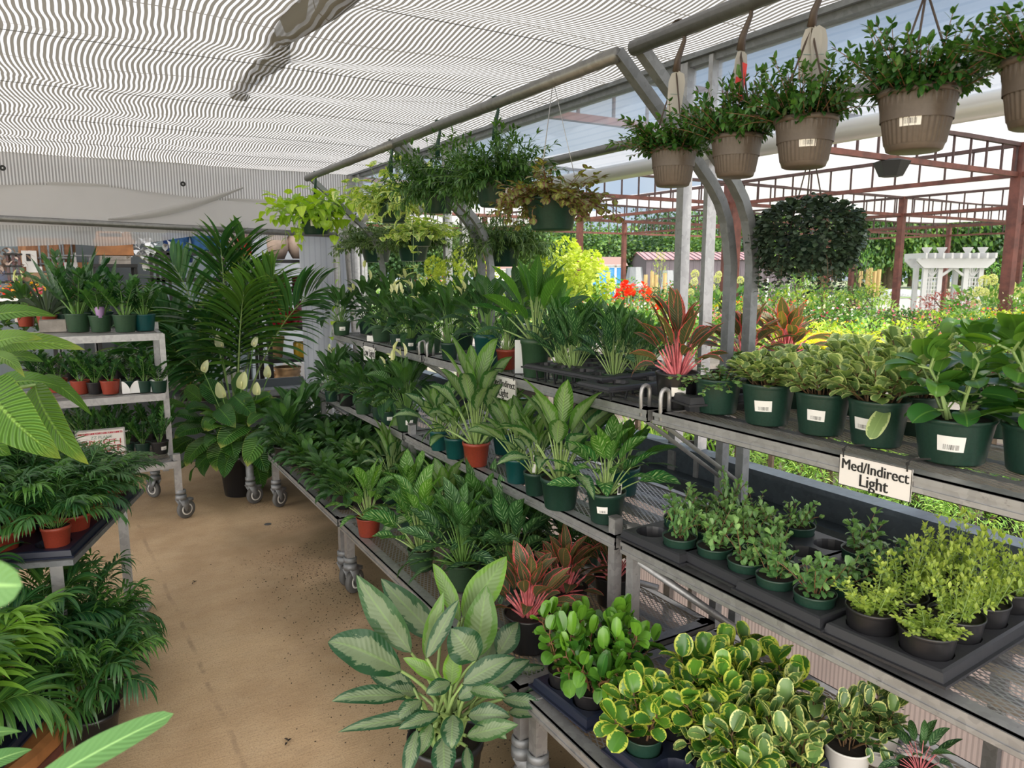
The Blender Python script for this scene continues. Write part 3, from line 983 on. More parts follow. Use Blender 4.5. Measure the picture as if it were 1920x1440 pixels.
def g_shoots(seed, n=14, L=0.15, el=(20, 85), bend=(0, 60), m=8, lL=0.03, lW=0.012, mat='tiny', stem='st_red', prof='round', whorl=2, t0=0.15,
             up=35, fold=0.2, nv=3, nu=1, r0=0.03, sr=0.0016, lb=20, rnd_len=0.5, tipsz=0.7, pw=1.2, top=3, young=0.45, roll=0.4, drop=0.0, petiole=0.0):
    rg = np.random.default_rng(seed)
    f, s = F(), F()
    k = np.arange(n)
    az = k * 2.39996 + rg.uniform(-0.4, 0.4, n)
    q = rg.uniform(0, 1, n)
    e = (el[0] + (el[1] - el[0]) * q) * D2R
    rr = r0 * np.sqrt(rg.uniform(0, 1, n))
    b0 = np.stack([np.cos(az) * rr, np.sin(az) * rr, np.zeros(n)], -1)
    LL = L * rg.uniform(1 - rnd_len, 1.0 + rnd_len * 0.4, n)
    K = 16
    C, E, T = curve(b0, az, e, rg.uniform(bend[0], bend[1], n) * D2R, LL, K, pw)
    s.tubes(C[:, ::3], sr * 1.3, sr * 0.7, 4)
    for j in range(m):
        t = t0 + (1 - t0) * j / max(1, m - 1)
        x = t * (K - 1)
        i0 = min(int(x), K - 1)
        P = C[:, i0]
        Tt = T[:, i0]
        for h in range(whorl + (top if j == m - 1 else 0)):
            a = rg.uniform(0, 6.28, n) if whorl != 2 else (j * 1.5708 + h * math.pi + rg.uniform(-0.4, 0.4, n))
            A = np.cross(Tt, np.array([0.3, 0.2, 1.0]))
            A /= (np.linalg.norm(A, axis=1, keepdims=True) + 1e-9)
            Bv = np.cross(Tt, A)
            ca, sa = np.cos(a)[:, None], np.sin(a)[:, None]
            uu = (up + (25 if j == m - 1 else 0)) * D2R
            D = (A * ca + Bv * sa) * math.cos(uu) + Tt * math.sin(uu) + np.array([0, 0, -drop])
            a2, e2 = angs(D)
            sz = (1 - (1 - tipsz) * t) * rg.uniform(0.75, 1.15, n)
            if petiole:
                Pe = P + D * petiole
                s.tubes(np.stack([P, Pe], 1), sr * 0.7, sr * 0.5, 3)
            else:
                Pe = P
            f.leaves(Pe, a2, e2, lb * D2R * rg.uniform(0.3, 1.6, n), lL * sz, lW * sz, prof, fold, nv, nu, rg.uniform(-roll, roll, n), 0, 1.2,
                     np.clip(t ** 2 * young + rg.uniform(0, 1 - young, n), 0, 1), rg)
    return [('stems', s, M[stem]), ('leaves', f, M[mat])]


def g_straps(seed, n=10, L=0.5, W=0.025, el=(65, 88), bend=(0, 25), mat='snake', r0=0.03, prof='strap', fold=0.3, nv=6, curl=0.2, young=0.3):
    rg = np.random.default_rng(seed)
    f = F()
    az = np.arange(n) * 2.39996 + rg.uniform(-0.4, 0.4, n)
    rr = r0 * np.sqrt(rg.uniform(0, 1, n))
    b0 = np.stack([np.cos(az) * rr, np.sin(az) * rr, np.zeros(n)], -1)
    f.leaves(b0, az, rg.uniform(el[0], el[1], n) * D2R, rg.uniform(bend[0], bend[1], n) * D2R, L * rg.uniform(0.55, 1.05, n), W, prof, fold, nv, 1,
             rg.uniform(-1.2, 1.2, n), 0, 1.5, None, rg, curl=curl)
    return [('leaves', f, M[mat])]


def g_dome(seed, n, L, W, mat, zlo=-0.9):
    """dense hanging cushion: overlapping small leaves all over a domed mound, with ragged trailing ends"""
    rg = np.random.default_rng(seed)
    f, s = F(), F()
    d = rg.normal(0, 1, (n * 2, 3))
    d /= np.linalg.norm(d, axis=1, keepdims=True)
    d = d[d[:, 2] > zlo][:n]
    m = len(d)
    r = 0.80 + 0.20 * rg.uniform(0, 1, m) + 0.06 * np.sin(d[:, 0] * 7 + seed) + 0.05 * np.cos(d[:, 1] * 9)
    P = d * r[:, None]
    P[:, 2] = 0.05 + P[:, 2] * 0.95
    az, el = angs(d * np.array([1, 1, 0.5]) + rg.normal(0, 0.45, (m, 3)) + np.array([0, 0, -0.3]))
    f.leaves(P, az, el, 0.5, L * rg.uniform(0.6, 1.2, m), W, 'round', 0.2, 3, 1, rg.uniform(-1, 1, m), rng=rg)
    k = 46
    a = rg.uniform(0, 6.28, k)
    q = rg.uniform(0.35, 0.9, k)
    b = np.stack([q * np.cos(a), q * np.sin(a), np.full(k, -0.4)], -1)
    C, E, T = curve(b, a, -1.2, 0.4, rg.uniform(0.25, 0.95, k), 8)
    s.tubes(C, 0.006, 0.004, 3)
    for j in range(1, 8):
        for h in range(2):
            f.leaves(C[:, j], rg.uniform(0, 6.28, k), rg.uniform(-1, 0.3, k), 0.4, L * 0.8, W * 0.8, 'round', 0.2, 3, 1, rng=rg)
    return [('stems', s, M['st_brown']), ('leaves', f, M[mat])]


SPECIES = {
    # peace lilies
    'lily': lambda s: g_rosette(s, 44, (0.05, 0.15), 0.15, 0.030, (22, 86), (30, 80), 'lily', prof='ovate', fold=0.16, rip=0.10, sr=0.0022, nv=6, petb=20),
    'lily_fl': lambda s: g_rosette(s, 44, (0.06, 0.17), 0.155, 0.032, (22, 86), (30, 80), 'lily', prof='ovate', fold=0.16, rip=0.10, sr=0.0022, spathes=4, sp_h=0.26, nv=6, petb=20, sp_L=0.06),
    'lily_up': lambda s: g_rosette(s, 40, (0.08, 0.2), 0.17, 0.033, (10, 88), (20, 90), 'lily', prof='ovate', rip=0.08, sr=0.0024, spathes=2, sp_h=0.32, nv=6, petb=18, sp_L=0.07),
    'lily_small': lambda s: g_rosette(s, 56, (0.03, 0.10), 0.095, 0.026, (12, 84), (30, 90), 'lily_s', prof='ovate', fold=0.14, rip=0.08, sr=0.0018, nv=5, petb=22, young=0.2),
    # aglaonemas
    'agla': lambda s: g_rosette(s, 22, (0.10, 0.20), 0.21, 0.042, (18, 86), (15, 70), 'agla_d', 'st_pale', rip=0.07, sr=0.0048, petb=12, nv=8),
    'agla_green': lambda s: g_rosette(s, 24, (0.12, 0.22), 0.23, 0.043, (5, 88), (5, 55), 'agla_green', 'st_pale', rip=0.06, sr=0.0050, petb=10, nv=8),
    'agla_dark': lambda s: g_rosette(s, 30, (0.08, 0.22), 0.20, 0.038, (10, 88), (10, 70), 'lily', 'st_green', rip=0.06, sr=0.004, petb=12, nv=7),
    'maria': lambda s: g_rosette(s, 44, (0.05, 0.18), 0.16, 0.029, (0, 88), (10, 75), 'maria', 'st_green', rip=0.08, sr=0.0034, petb=14, nv=7, young=0.1),
    'maria_up': lambda s: g_rosette(s, 34, (0.06, 0.19), 0.15, 0.022, (30, 89), (0, 60), 'maria', 'st_pale', rip=0.05, sr=0.0030, petb=8, nv=6, young=0.1),
    'maria_l': lambda s: g_rosette(s, 24, (0.06, 0.16), 0.15, 0.033, (10, 86), (15, 75), 'maria_l', 'st_pale', rip=0.08, sr=0.0034, petb=12, nv=7),
    'red': lambda s: g_rosette(s, 34, (0.06, 0.16), 0.17, 0.032, (15, 88), (5, 65), 'redagla', 'st_pink', rip=0.06, sr=0.0050, petb=10, nv=7, young=0.4),
    # zz plants
    'zz': lambda s: g_pinnate(s, 11, 0.30, (50, 88), (0, 35), 9, 0.062, 0.0155, 55, 'zz', 'st_green', 'lance', 0.28, 0.1, 4, 1, 0.03, 0.006, 10, 20, 'tip'),
    'zz_small': lambda s: g_pinnate(s, 9, 0.22, (50, 88), (0, 35), 8, 0.05, 0.013, 55, 'zz', 'st_green', 'lance', 0.2, 0.1, 3, 1, 0.02, 0.004, 10, 20, 'tip'),
    # palms
    'parlor': lambda s: g_pinnate(s, 22, 0.34, (35, 88), (30, 95), 15, 0.115, 0.0068, 58, 'palm', 'st_green', 'lance', 0.35, 0.1, 4, 1, 0.035, 0.0022, 60, 0, 'mid', 1.6),
    'catpalm': lambda s: g_pinnate(s, 13, 0.46, (45, 88), (30, 95), 14, 0.19, 0.0125, 55, 'palm_b', 'st_green', 'lance', 0.35, 0.16, 6, 1, 0.04, 0.003, 55, 2, 'mid', 1.6, young=0.3),
    'majesty': lambda s: g_pinnate(s, 12, 0.85, (40, 86), (15, 70), 30, 0.27, 0.0185, 58, 'majesty', 'st_pale', 'lance', 0.30, 0.25, 5, 1, 0.05, 0.009, 25, 8, 'mid', 1.8, young=0.2, vee=0.25),
    # peperomias
    'pep': lambda s: g_shoots(s, 12, 0.14, (35, 88), (0, 30), 4, 0.058, 0.0255, 'pep', 'st_red', 'round', 2, 0.35, 25, 0.22, 8, 2, 0.03, 0.003, 25, 0.4, 0.85, young=0.5, petiole=0.014),
    'pep_var': lambda s: g_shoots(s, 9, 0.12, (35, 88), (0, 30), 4, 0.066, 0.028, 'pep_var', 'st_brown', 'round', 2, 0.35, 25, 0.25, 8, 2, 0.03, 0.003, 25, 0.4, 0.85, petiole=0.012),
    'pep_mar': lambda s: g_shoots(s, 8, 0.14, (35, 88), (0, 30), 4, 0.078, 0.035, 'pep_mar', 'st_brown', 'round', 2, 0.4, 30, 0.25, 8, 3, 0.03, 0.0034, 25, 0.4, 0.9, petiole=0.016),
    'pep_pale': lambda s: g_shoots(s, 26, 0.15, (40, 88), (0, 25), 5, 0.050, 0.0225, 'pep_pale', 'st_brown', 'round', 2, 0.35, 45, 0.35, 7, 2, 0.06, 0.0026, 20, 0.35, 0.95, petiole=0.010),
    'pep_big': lambda s: g_shoots(s, 7, 0.26, (58, 88), (0, 25), 4, 0.115, 0.047, 'pep_big', 'st_pale', 'round', 2, 0.25, 20, 0.22, 9, 3, 0.04, 0.0065, 35, 0.3, 0.9, petiole=0.04),
    'pep_tiny': lambda s: g_shoots(s, 10, 0.085, (30, 85), (-10, 40), 5, 0.029, 0.0130, 'tiny', 'st_red', 'obov', 2, 0.15, 25, 0.2, 5, 1, 0.022, 0.0012, 25, 0.5, 0.85),
    'pep_trail': lambda s: g_shoots(s, 20, 0.13, (5, 80), (0, 110), 7, 0.024, 0.0105, 'tiny', 'st_red', 'round', 2, 0.15, 25, 0.2, 4, 1, 0.04, 0.0012, 25, 0.5, 0.9),
    'sedum': lambda s: g_shoots(s, 30, 0.085, (45, 88), (-5, 35), 8, 0.016, 0.0058, 'sedum', 'st_pale', 'obov', 3, 0.1, 25, 0.2, 3, 1, 0.035, 0.0011, 15, 0.5, 0.9),
    # hanging baskets
    'neon': lambda s: g_shoots(s, 46, 0.20, (5, 88), (10, 95), 5, 0.080, 0.034, 'neon', 'st_pale', 'heart', 1, 0.2, 15, 0.2, 6, 2, 0.08, 0.002, 50, 0.6, 0.9, drop=0.1, petiole=0.03, top=1),
    'marble': lambda s: g_shoots(s, 44, 0.22, (5, 88), (10, 110), 5, 0.090, 0.036, 'marble', 'st_pale', 'heart', 1, 0.2, 15, 0.2, 6, 2, 0.08, 0.002, 50, 0.6, 0.9, drop=0.1, petiole=0.03, top=1),
    'needle': lambda s: g_shoots(s, 190, 0.24, (0, 88), (0, 85), 10, 0.046, 0.0056, 'needle_d', 'st_green', 'lance', 3, 0.15, 35, 0.1, 3, 1, 0.10, 0.0014, 35, 0.7, 0.9, top=3),
    'needle_s': lambda s: g_shoots(s, 190, 0.22, (0, 88), (10, 120), 10, 0.038, 0.0040, 'needle', 'st_pale', 'lance', 3, 0.15, 30, 0.1, 3, 1, 0.10, 0.0012, 35, 0.7, 0.9, top=2),
    'mixed': lambda s: g_shoots(s, 100, 0.20, (0, 85), (10, 120), 9, 0.050, 0.020, 'mixed', 'st_red', 'ovate', 1, 0.1, 25, 0.2, 5, 1, 0.10, 0.0018, 45, 0.7, 0.9, drop=0.1, top=2),
    'lipstick': lambda s: g_shoots(s, 120, 0.19, (18, 88), (-10, 45), 10, 0.036, 0.0105, 'lipstick', 'st_red', 'ovate', 2, 0.1, 35, 0.12, 4, 1, 0.09, 0.0014, 30, 0.65, 0.85, top=2),
    'hoya': lambda s: g_dome(s, 4200, 0.13, 0.050, 'hoya'),
    # strappy
    'snake': lambda s: g_straps(s, 12, 0.42, 0.020, (60, 88), (-5, 20), 'snake'),
    'snake_y': lambda s: g_straps(s, 12, 0.22, 0.016, (50, 85), (0, 30), 'snake_y'),
    'dracaena': lambda s: g_straps(s, 26, 0.26, 0.014, (15, 85), (20, 90), 'dracaena', 0.04, 'lance'),
    'pinstripe': lambda s: g_rosette(s, 26, (0.05, 0.12), 0.12, 0.022, (5, 70), (20, 80), 'maria', 'st_pink', 'ovate', rip=0.05, sr=0.002),
}
_proto = {}


def proto(kind, var):
    key = (kind, var)
    if key not in _proto:
        parts = SPECIES[kind](hash_seed(kind) + var)
        lf = [p for p in parts if p[0] == 'leaves'][0][1]
        R, H = lf.ext()
        _proto[key] = (R, H, [(nm, f.mesh(kind + '_' + nm, mt)) for nm, f, mt in parts])
    return _proto[key]


def hash_seed(s):
    return sum((i + 1) * ord(c) for i, c in enumerate(s)) % 9973


# ------------------------------------------------------------------ pots
_pots = {}


def pot_mesh(style, h):
    """unit rim radius; h = height over rim radius"""
    key = (style, round(h, 2))
    if key in _pots:
        return _pots[key]
    g = G()
    if style == 'brown':
        g.lathe([(0, 0.0), (0.62, 0.0), (0.68, 0.03), (0.72, 0.16)], 48)
        g.lathe([(0.70, 0.14), (0.735, 0.2), (0.83, h * 0.5), (0.92, h * 0.84), (0.93, h * 0.91)], 144, flute=0.022, nfl=36)
        g.lathe([(0.93, h * 0.90), (1.0, h * 0.905), (1.02, h), (0.97, h), (0.92, h * 0.92), (0.88, h * 0.5)], 48)
    elif style == 'basket':
        g.lathe([(0, 0.0), (0.66, 0.0), (0.72, 0.05), (0.93, h * 0.90), (0.97, h * 0.92), (1.0, h), (0.95, h), (0.92, h * 0.9), (0.8, h * 0.6)], 40)
    elif style == 'tall':
        g.lathe([(0, 0.02), (0.70, 0.02), (0.73, 0.0), (0.76, 0.04), (0.94, h * 0.85), (0.985, h * 0.86), (1.0, h), (0.95, h), (0.93, h * 0.84), (0.85, h * 0.6)], 40)
    else:
        g.lathe([(0, 0.03), (0.74, 0.03), (0.76, 0.0), (0.79, 0.05), (0.955, h * 0.88), (0.965, h * 0.90), (1.0, h * 0.95), (1.0, h), (0.955, h), (0.93, h * 0.86), (0.85, h * 0.6)], 32)
    _pots[key] = g
    return g


_pm = {}


def pot_data(style, h, mat):
    key = (style, round(h, 2), mat)
    if key not in _pm:
        _pm[key] = pot_mesh(style, h).mesh('pot', M[mat], True)
    return _pm[key]


_sm = {}


def soil_data():
    if 'm' not in _sm:
        g = G()
        rg = random.Random(3)
        vs = [(0, 0, 0.03)]
        fs = []
        n = 20
        for k, r in enumerate((0.45, 0.94)):
            for i in range(n):
                a = 6.2832 * i / n
                vs.append((r * math.cos(a), r * math.sin(a), rg.uniform(-0.02, 0.04)))
        for i in range(n):
            j = (i + 1) % n
            fs.append((0, 1 + i, 1 + j))
            fs.append((1 + i, 1 + n + i, 1 + n + j, 1 + j))
        g.add(vs, fs)
        _sm['m'] = g.mesh('soil', M['soil'], True)
    return _sm['m']


_st = {}


def sticker_data(h, w, zc, hh, r_at):
    key = (round(h, 2), round(w, 3), round(zc, 2), round(hh, 2), round(r_at, 2))
    if key not in _st:
        g = G()
        n = 6
        vs, fs, uv = [], [], []
        for i in range(n + 1):
            a = (i / n - 0.5) * w
            for k in (0, 1):
                z = zc + (k - 0.5) * hh
                slope = (1.0 - 0.76) / h
                r = r_at + (z - zc) * slope + 0.008
                vs.append((r * math.cos(a), r * math.sin(a), z))
                uv.append((i / n, k))
        for i in range(n):
            fs.append((2 * i, 2 * i + 2, 2 * i + 3, 2 * i + 1))
        g.add(vs, fs, 0, uv)
        _st[key] = g.mesh('price_sticker', M['sticker'], True)
    return _st[key]


CNT = [0]


def plant(name, label, cat, kind, base, rim, H, R, pot='green', ph=1.6, style='pot', var=None, group=None, sticker=None, rz=None, soil=True, tag_card=None, tilt=0.0):
    """base: centre of the pot bottom; rim: rim radius; H: height of the foliage above the soil; R: spread radius"""
    CNT[0] += 1
    i = CNT[0]
    rg = random.Random(i * 7 + 1)
    base = np.array(base, float)
    if rz is None:
        rz = rg.uniform(0, 6.283)
    root = thing(name, label, cat, base, 0.0, group)
    p = link('pot', pot_data(style, ph, 'pot_' + pot), root, scale=rim)
    if soil:
        link('soil', soil_data(), root, (0, 0, rim * ph * 0.90), rz, rim)
    if sticker is None:
        sticker = rg.random() < 0.6
    if sticker:
        az = math.atan2(EYE[1] - base[1], EYE[0] - base[0]) + (sticker if isinstance(sticker, float) else rg.uniform(-0.5, 0.5))
        zc = 0.50 * ph
        ra, sw, sh = (0.835, 0.62, 0.42) if style == 'brown' else (0.865, 0.62, 0.36) if style in ('basket', 'tall') else (0.885, 0.72, 0.42)
        link('price_sticker', sticker_data(ph, sw, zc, sh, ra), p, rot=(rg.uniform(-0.03, 0.03), 0, az))
    if kind:
        if var is None:
            var = i % 3
        R0, H0, parts = proto(kind, var)
        for nm, me in parts:
            link(nm, me, root, (0, 0, rim * ph * 0.88), rz, (R / R0, R / R0, H / H0))
    return root


def child(name, g, mats, root, smooth=False, parent=None):
    """mesh built in world coordinates, moved under a root that has a location only"""
    me = g.mesh(name, mats, smooth)
    me.transform(Matrix.Translation(-root.location))
    return link(name, me, parent if parent is not None else root)


# ------------------------------------------------------------------ the setting
g = G().box(-5.0, 2.16, -4.0, 13.0, -0.1, 0.0)
struct('floor', g.mesh('floor', M['floor']))
g = G().box(2.16, 13.0, -6.0, 9.0, -0.12, -0.02)
struct('floor_outside', g.mesh('floor_outside', M['paver']))
g = G().box(-60, 120, -60, 140, -0.3, -0.14)
struct('ground', g.mesh('ground', M['ground']))

# shade-cloth ceiling, gently sagging between the cross cables, with a hanging fold
g = G()
nx, ny = 90, 90
xs = np.linspace(-3.0, 2.22, nx)
ys = np.linspace(-1.3, 6.52, ny)
vs = []
for y in ys:
    for x in xs:
        z = 2.475 - 0.022 * abs(math.sin(math.pi * (y + 0.1) / 0.86)) + 0.012 * math.sin(2.1 * x + 1.1 * y) + 0.010 * math.sin(5.2 * x - 2.3 * y)
        z += 0.012 * math.exp(-((x - 1.0) / 0.5) ** 2) * math.sin(9 * y + 3 * x)
        edge = min(1, (2.22 - x) / 0.4, (6.52 - y) / 0.3)
        vs.append((x, y, 2.44 * (1 - edge) + z * edge))
fs = [(j * nx + i, j * nx + i + 1, (j + 1) * nx + i + 1, (j + 1) * nx + i) for j in range(ny - 1) for i in range(nx - 1)]
g.add(vs, fs)
struct('ceiling', g.mesh('ceiling', M['ceiling'], True))
# fold of cloth hanging below the ceiling
g = G()
n = 26
vs, fs = [], []
for i in range(n):
    t = i / (n - 1)
    y = 0.9 + t * 3.15
    x = 0.66 + 0.03 * math.sin(3 * t * 6.28) + t * 0.13
    dpt = 0.12 * math.sin(math.pi * min(1, t * 1.0 + 0.22)) + 0.012 * math.sin(t * 26)
    w = 0.05 + 0.012 * math.sin(t * 19)
    for dx, dz in ((-w, 0.015), (-w * 0.7, -dpt * 0.75), (0, -dpt), (w * 0.65, -dpt * 0.8), (w, 0.015)):
        vs.append((x + dx, y, 2.462 + dz))
for i in range(n - 1):
    for j in range(4):
        a = i * 5 + j
        fs.append((a, a + 1, a + 6, a + 5))
g.add(vs, fs)
struct('ceiling_fold', g.mesh('ceiling_fold', M['ceiling'], True))
# thin cross cables under the cloth
g = G()
for k in range(9):
    y = -1.04 + 0.86 * k
    g.tube([(-3, y, 2.452), (-1.5, y + 0.03, 2.447), (2.2, y, 2.44)], 0.0014, 4)
struct('trim_1', g.mesh('trim_1', M['rubber']))

# back wall: striped cloth over white film, roll pipe, ragged hem
def sheet(x0, x1, z0f, z1f, y, n=60, amp=0.012, seed=0):
    rg = random.Random(seed)
    g = G()
    ph = rg.uniform(0, 6)
    m = 8
    vs = []
    for i in range(n + 1):
        x = x0 + (x1 - x0) * i / n
        for k in range(m + 1):
            z0, z1 = z0f(x), z1f(x)
            z = z0 + (z1 - z0) * k / m
            vs.append((x, y + amp * math.sin(5 * x + ph + 1.2 * z) + amp * 0.6 * math.sin(13 * x + 3 * z), z))
    fs = [(i * (m + 1) + k, (i + 1) * (m + 1) + k, (i + 1) * (m + 1) + k + 1, i * (m + 1) + k + 1) for i in range(n) for k in range(m)]
    return g.add(vs, fs)


def wavy(x):
    return 2.215 + 0.012 * math.sin(2 * x) + 0.02 * math.sin(3.7 * x + 1) - 0.03 * x


struct('wall_back', sheet(-5, 2.2, wavy, lambda x: 2.47, 6.50).mesh('wall_back', M['backstripe'], True))
struct('wall_back_film', sheet(-5, 2.2, lambda x: 1.90, lambda x: wavy(x) + 0.02, 6.512, seed=4).mesh('wall_back_film', M['backfilm'], True))
struct('wall_back_hem', sheet(-5, 1.6, lambda x: 1.80 - 0.025 * abs(math.sin(3.3 * x)) + 0.085 * min(1, max(0, (x - 0.2) / 0.6)), lambda x: 1.93, 6.50, amp=0.02, seed=9).mesh('wall_back_hem', M['hemfilm'], True))
g = G().tube([(-5, 6.47, 2.035), (-1.0, 6.47, 1.985), (0.6, 6.47, 1.945), (2.02, 6.47, 1.915)], 0.024, 12)
struct('trim_2', g.mesh('trim_2', M['pipe'], True))
# small grommet clips in the back cloth
for px, py in ((5, 315), (343, 345)):
    p = on_y(px, py, 6.44)
    g = G().lathe([(0.006, 0), (0.02, 0.0), (0.02, 0.006), (0.006, 0.006)], 14)
    o = link('grommet', g.mesh('grommet', M['ink']), None, p, rot=(math.pi / 2, 0, 0))
    tag(o, 'round dark grommet in the striped back cloth, ' + ('at the far left' if px < 50 else 'above the draped fold'), 'grommet', 'grommets in the back cloth')
# thin shadowed drape: a slack fold of the film
g = G()
vs, fs = [], []
for i in range(24):
    t = i / 23
    x = 0.25 + 1.0 * t
    z = 1.99 + 0.29 * t ** 1.5
    w = 0.006 + 0.028 * math.sin(math.pi * t)
    vs += [(x, 6.488, z - w), (x, 6.455, z), (x, 6.488, z + w)]
for i in range(23):
    for j in range(2):
        a = i * 3 + j
        fs.append((a, a + 3, a + 4, a + 1))
g.add(vs, fs)
struct('trim_3', g.mesh('trim_3', M['backfilm'], True))

# right wall: eave beam, film curtain, roll tube, pipe, sill, ribbed knee wall, studs
g = G().box(2.17, 2.23, -3, 6.6, 2.40, 2.445).box(2.15, 2.17, -3, 6.6, 2.425, 2.445)
struct('trim_4', g.mesh('trim_4', M['galv_d']))
g = G()
vs, n, m = [], 120, 4
for i in range(n + 1):
    y = -3 + 9.5 * i / n
    for k in range(m + 1):
        z = 2.06 + 0.34 * k / m
        vs.append((2.205 + 0.006 * math.sin(6 * y + 2 * z) + 0.004 * math.sin(17 * y), y, z))
g.add(vs, [(i * (m + 1) + k, (i + 1) * (m + 1) + k, (i + 1) * (m + 1) + k + 1, i * (m + 1) + k + 1) for i in range(n) for k in range(m)])
struct('wall_right', g.mesh('wall_right', M['sidefilm'], True))
g = G().tube([(2.19, -3, 2.05), (2.19, 6.45, 2.05)], 0.036, 16)
struct('trim_5', g.mesh('trim_5', M['tube'], True))
g = G().tube([(2.0, -3, 2.115), (2.0, 6.4, 2.115)], 0.021, 12)
struct('trim_6', g.mesh('trim_6', M['pipe'], True))
g = G().box(2.13, 2.21, -3, 6.6, 0.845, 0.865).box(2.17, 2.21, -3, 6.6, 0.60, 0.845).box(2.10, 2.17, -3, 6.6, 0.735, 0.748).box(2.13, 2.17, -3, 6.6, 0.60, 0.735)
struct('trim_7', g.mesh('trim_7', M['sill']))
g = G().box(2.185, 2.2, -3, 6.6, 0.0, 0.60)
struct('wall_right_knee', g.mesh('wall_right_knee', M['polycarb']))
g = G().box(2.12, 2.2, -3, 6.6, 0.0, 0.05)
struct('baseboard_right', g.mesh('baseboard_right', M['oldwood']))
k = 0
for y in (-1.9, 0.15, 0.95, 2.155, 2.30, 4.3, 4.55, 6.25, 6.45):
    g = G()
    z1 = 2.42
    if y == 0.95:
        z1 = 0.6
    hw = 0.011 if y == 2.155 else 0.020
    g.box(2.16, 2.19, y - hw, y + hw, 0, z1).box(2.19, 2.215, y - hw * 0.6, y + hw * 0.6, 0.6, z1)
    k += 1
    struct('trim_%d' % (7 + k), g.mesh('stud', M['galv'] if y != 0.95 else M['galv_d']))
# corner framing at the far right
for a, b, r in (((2.15, 6.4, 0), (2.15, 6.4, 2.42), 0.035), ((2.0, 6.42, 0), (2.0, 6.42, 1.9), 0.03), ((1.95, 6.0, 1.95), (2.12, 6.35, 0.9), 0.022)):
    k += 1
    g = G().tube([a, b], r, 4 if r > 0.03 else 10)
    struct('trim_%d' % (7 + k), g.mesh('corner_post', M['galv']))
# white panel wall right of the opening, grey panels behind it
g = G().box(1.72, 2.16, 6.56, 6.6, 0, 1.95)
struct('added_dark_panel', G().box(-5, 1.7, 6.56, 6.6, 0, 0.66).mesh('added_dark_panel', M['darkwall']))  # added dark panel, there to keep the area behind the back rack dark
g = G().box(1.72, 2.16, 6.56, 6.6, 0, 1.95)
struct('wall_back_panel', g.mesh('wall_back_panel', M['polywhite']))
g = G().box(-6, 2.2, 11.2, 11.3, 0, 3.0)
struct('wall_far', g.mesh('wall_far', M['greywall']))
g = G().box(2.16, 2.2, 6.6, 11.3, 0, 3.0)
struct('wall_far_right', g.mesh('wall_far_right', M['polywhite']))
g = G().box(-3.4, -3.3, 6.7, 11.3, 0, 3.0)
struct('wall_far_left', g.mesh('wall_far_left', M['greywall']))
g = G().box(-6, 2.2, 6.7, 11.3, 2.95, 3.0)
struct('ceiling_far', g.mesh('ceiling_far', M['canopy']))


# ------------------------------------------------------------------ racks
def caster(root, x, y, name='caster', yaw=0.0, ztop=0.2):
    """swivel caster with its own fork, wheel and brake under a leg"""
    g = G()
    g.lathe([(0.030, 0.175), (0.033, 0.178), (0.033, 0.196), (0.026, 0.2), (0.026, ztop)], 14, (x, y, 0))
    g.lathe([(0.0, 0.135), (0.034, 0.135), (0.034, 0.165), (0.0, 0.168)], 14, (x, y, 0))
    ca, sa = math.cos(yaw), math.sin(yaw)
    ax = (x + ca * 0.03, y + sa * 0.03)
    for sd in (-1, 1):
        px, py = -sa * 0.022 * sd, ca * 0.022 * sd
        q = [(x + px - ca * 0.03, y + py - sa * 0.03, 0.14), (x + px + ca * 0.035, y + py + sa * 0.035, 0.14),
             (ax[0] + px + ca * 0.014, ax[1] + py + sa * 0.014, 0.052), (ax[0] + px - ca * 0.014, ax[1] + py - sa * 0.014, 0.052)]
        ox, oy = -sa * 0.003, ca * 0.003
        g.add([(a + ox, b + oy, c) for a, b, c in q] + [(a - ox, b - oy, c) for a, b, c in q],
              [(0, 1, 2, 3), (7, 6, 5, 4), (0, 4, 5, 1), (1, 5, 6, 2), (2, 6, 7, 3), (3, 7, 4, 0)])
    g.box(x + 0.02, x + 0.075, y - 0.02, y + 0.02, 0.112, 0.130, 0, yaw, (x, y))
    c = child(name, g, M['galv_d'], root, True)
    w = G()
    prof = [(0.016, -0.013), (0.046, -0.014), (0.060, -0.012), (0.0625, -0.005), (0.0625, 0.005), (0.060, 0.012), (0.046, 0.014), (0.016, 0.013)]
    w.lathe(prof, 24)
    w.lathe([(0.0, -0.018), (0.014, -0.018), (0.014, 0.018), (0.0, 0.018)], 10)
    me = w.mesh('wheel', M['rubber'], True)
    me.transform(Matrix.Translation(Vector((ax[0], ax[1], 0.0625)) - root.location) @ Matrix.Rotation(yaw, 4, 'Z') @ Matrix.Rotation(math.pi / 2, 4, 'X'))
    link('wheel', me, c)
    hub = G().lathe([(0.030, -0.0155), (0.038, -0.0155), (0.038, 0.0155), (0.030, 0.0155)], 20)
    me = hub.mesh('rim', M['paper'], True)
    me.transform(Matrix.Translation(Vector((ax[0], ax[1], 0.0625)) - root.location) @ Matrix.Rotation(yaw, 4, 'Z') @ Matrix.Rotation(math.pi / 2, 4, 'X'))
    link('rim', me, c)
    return c


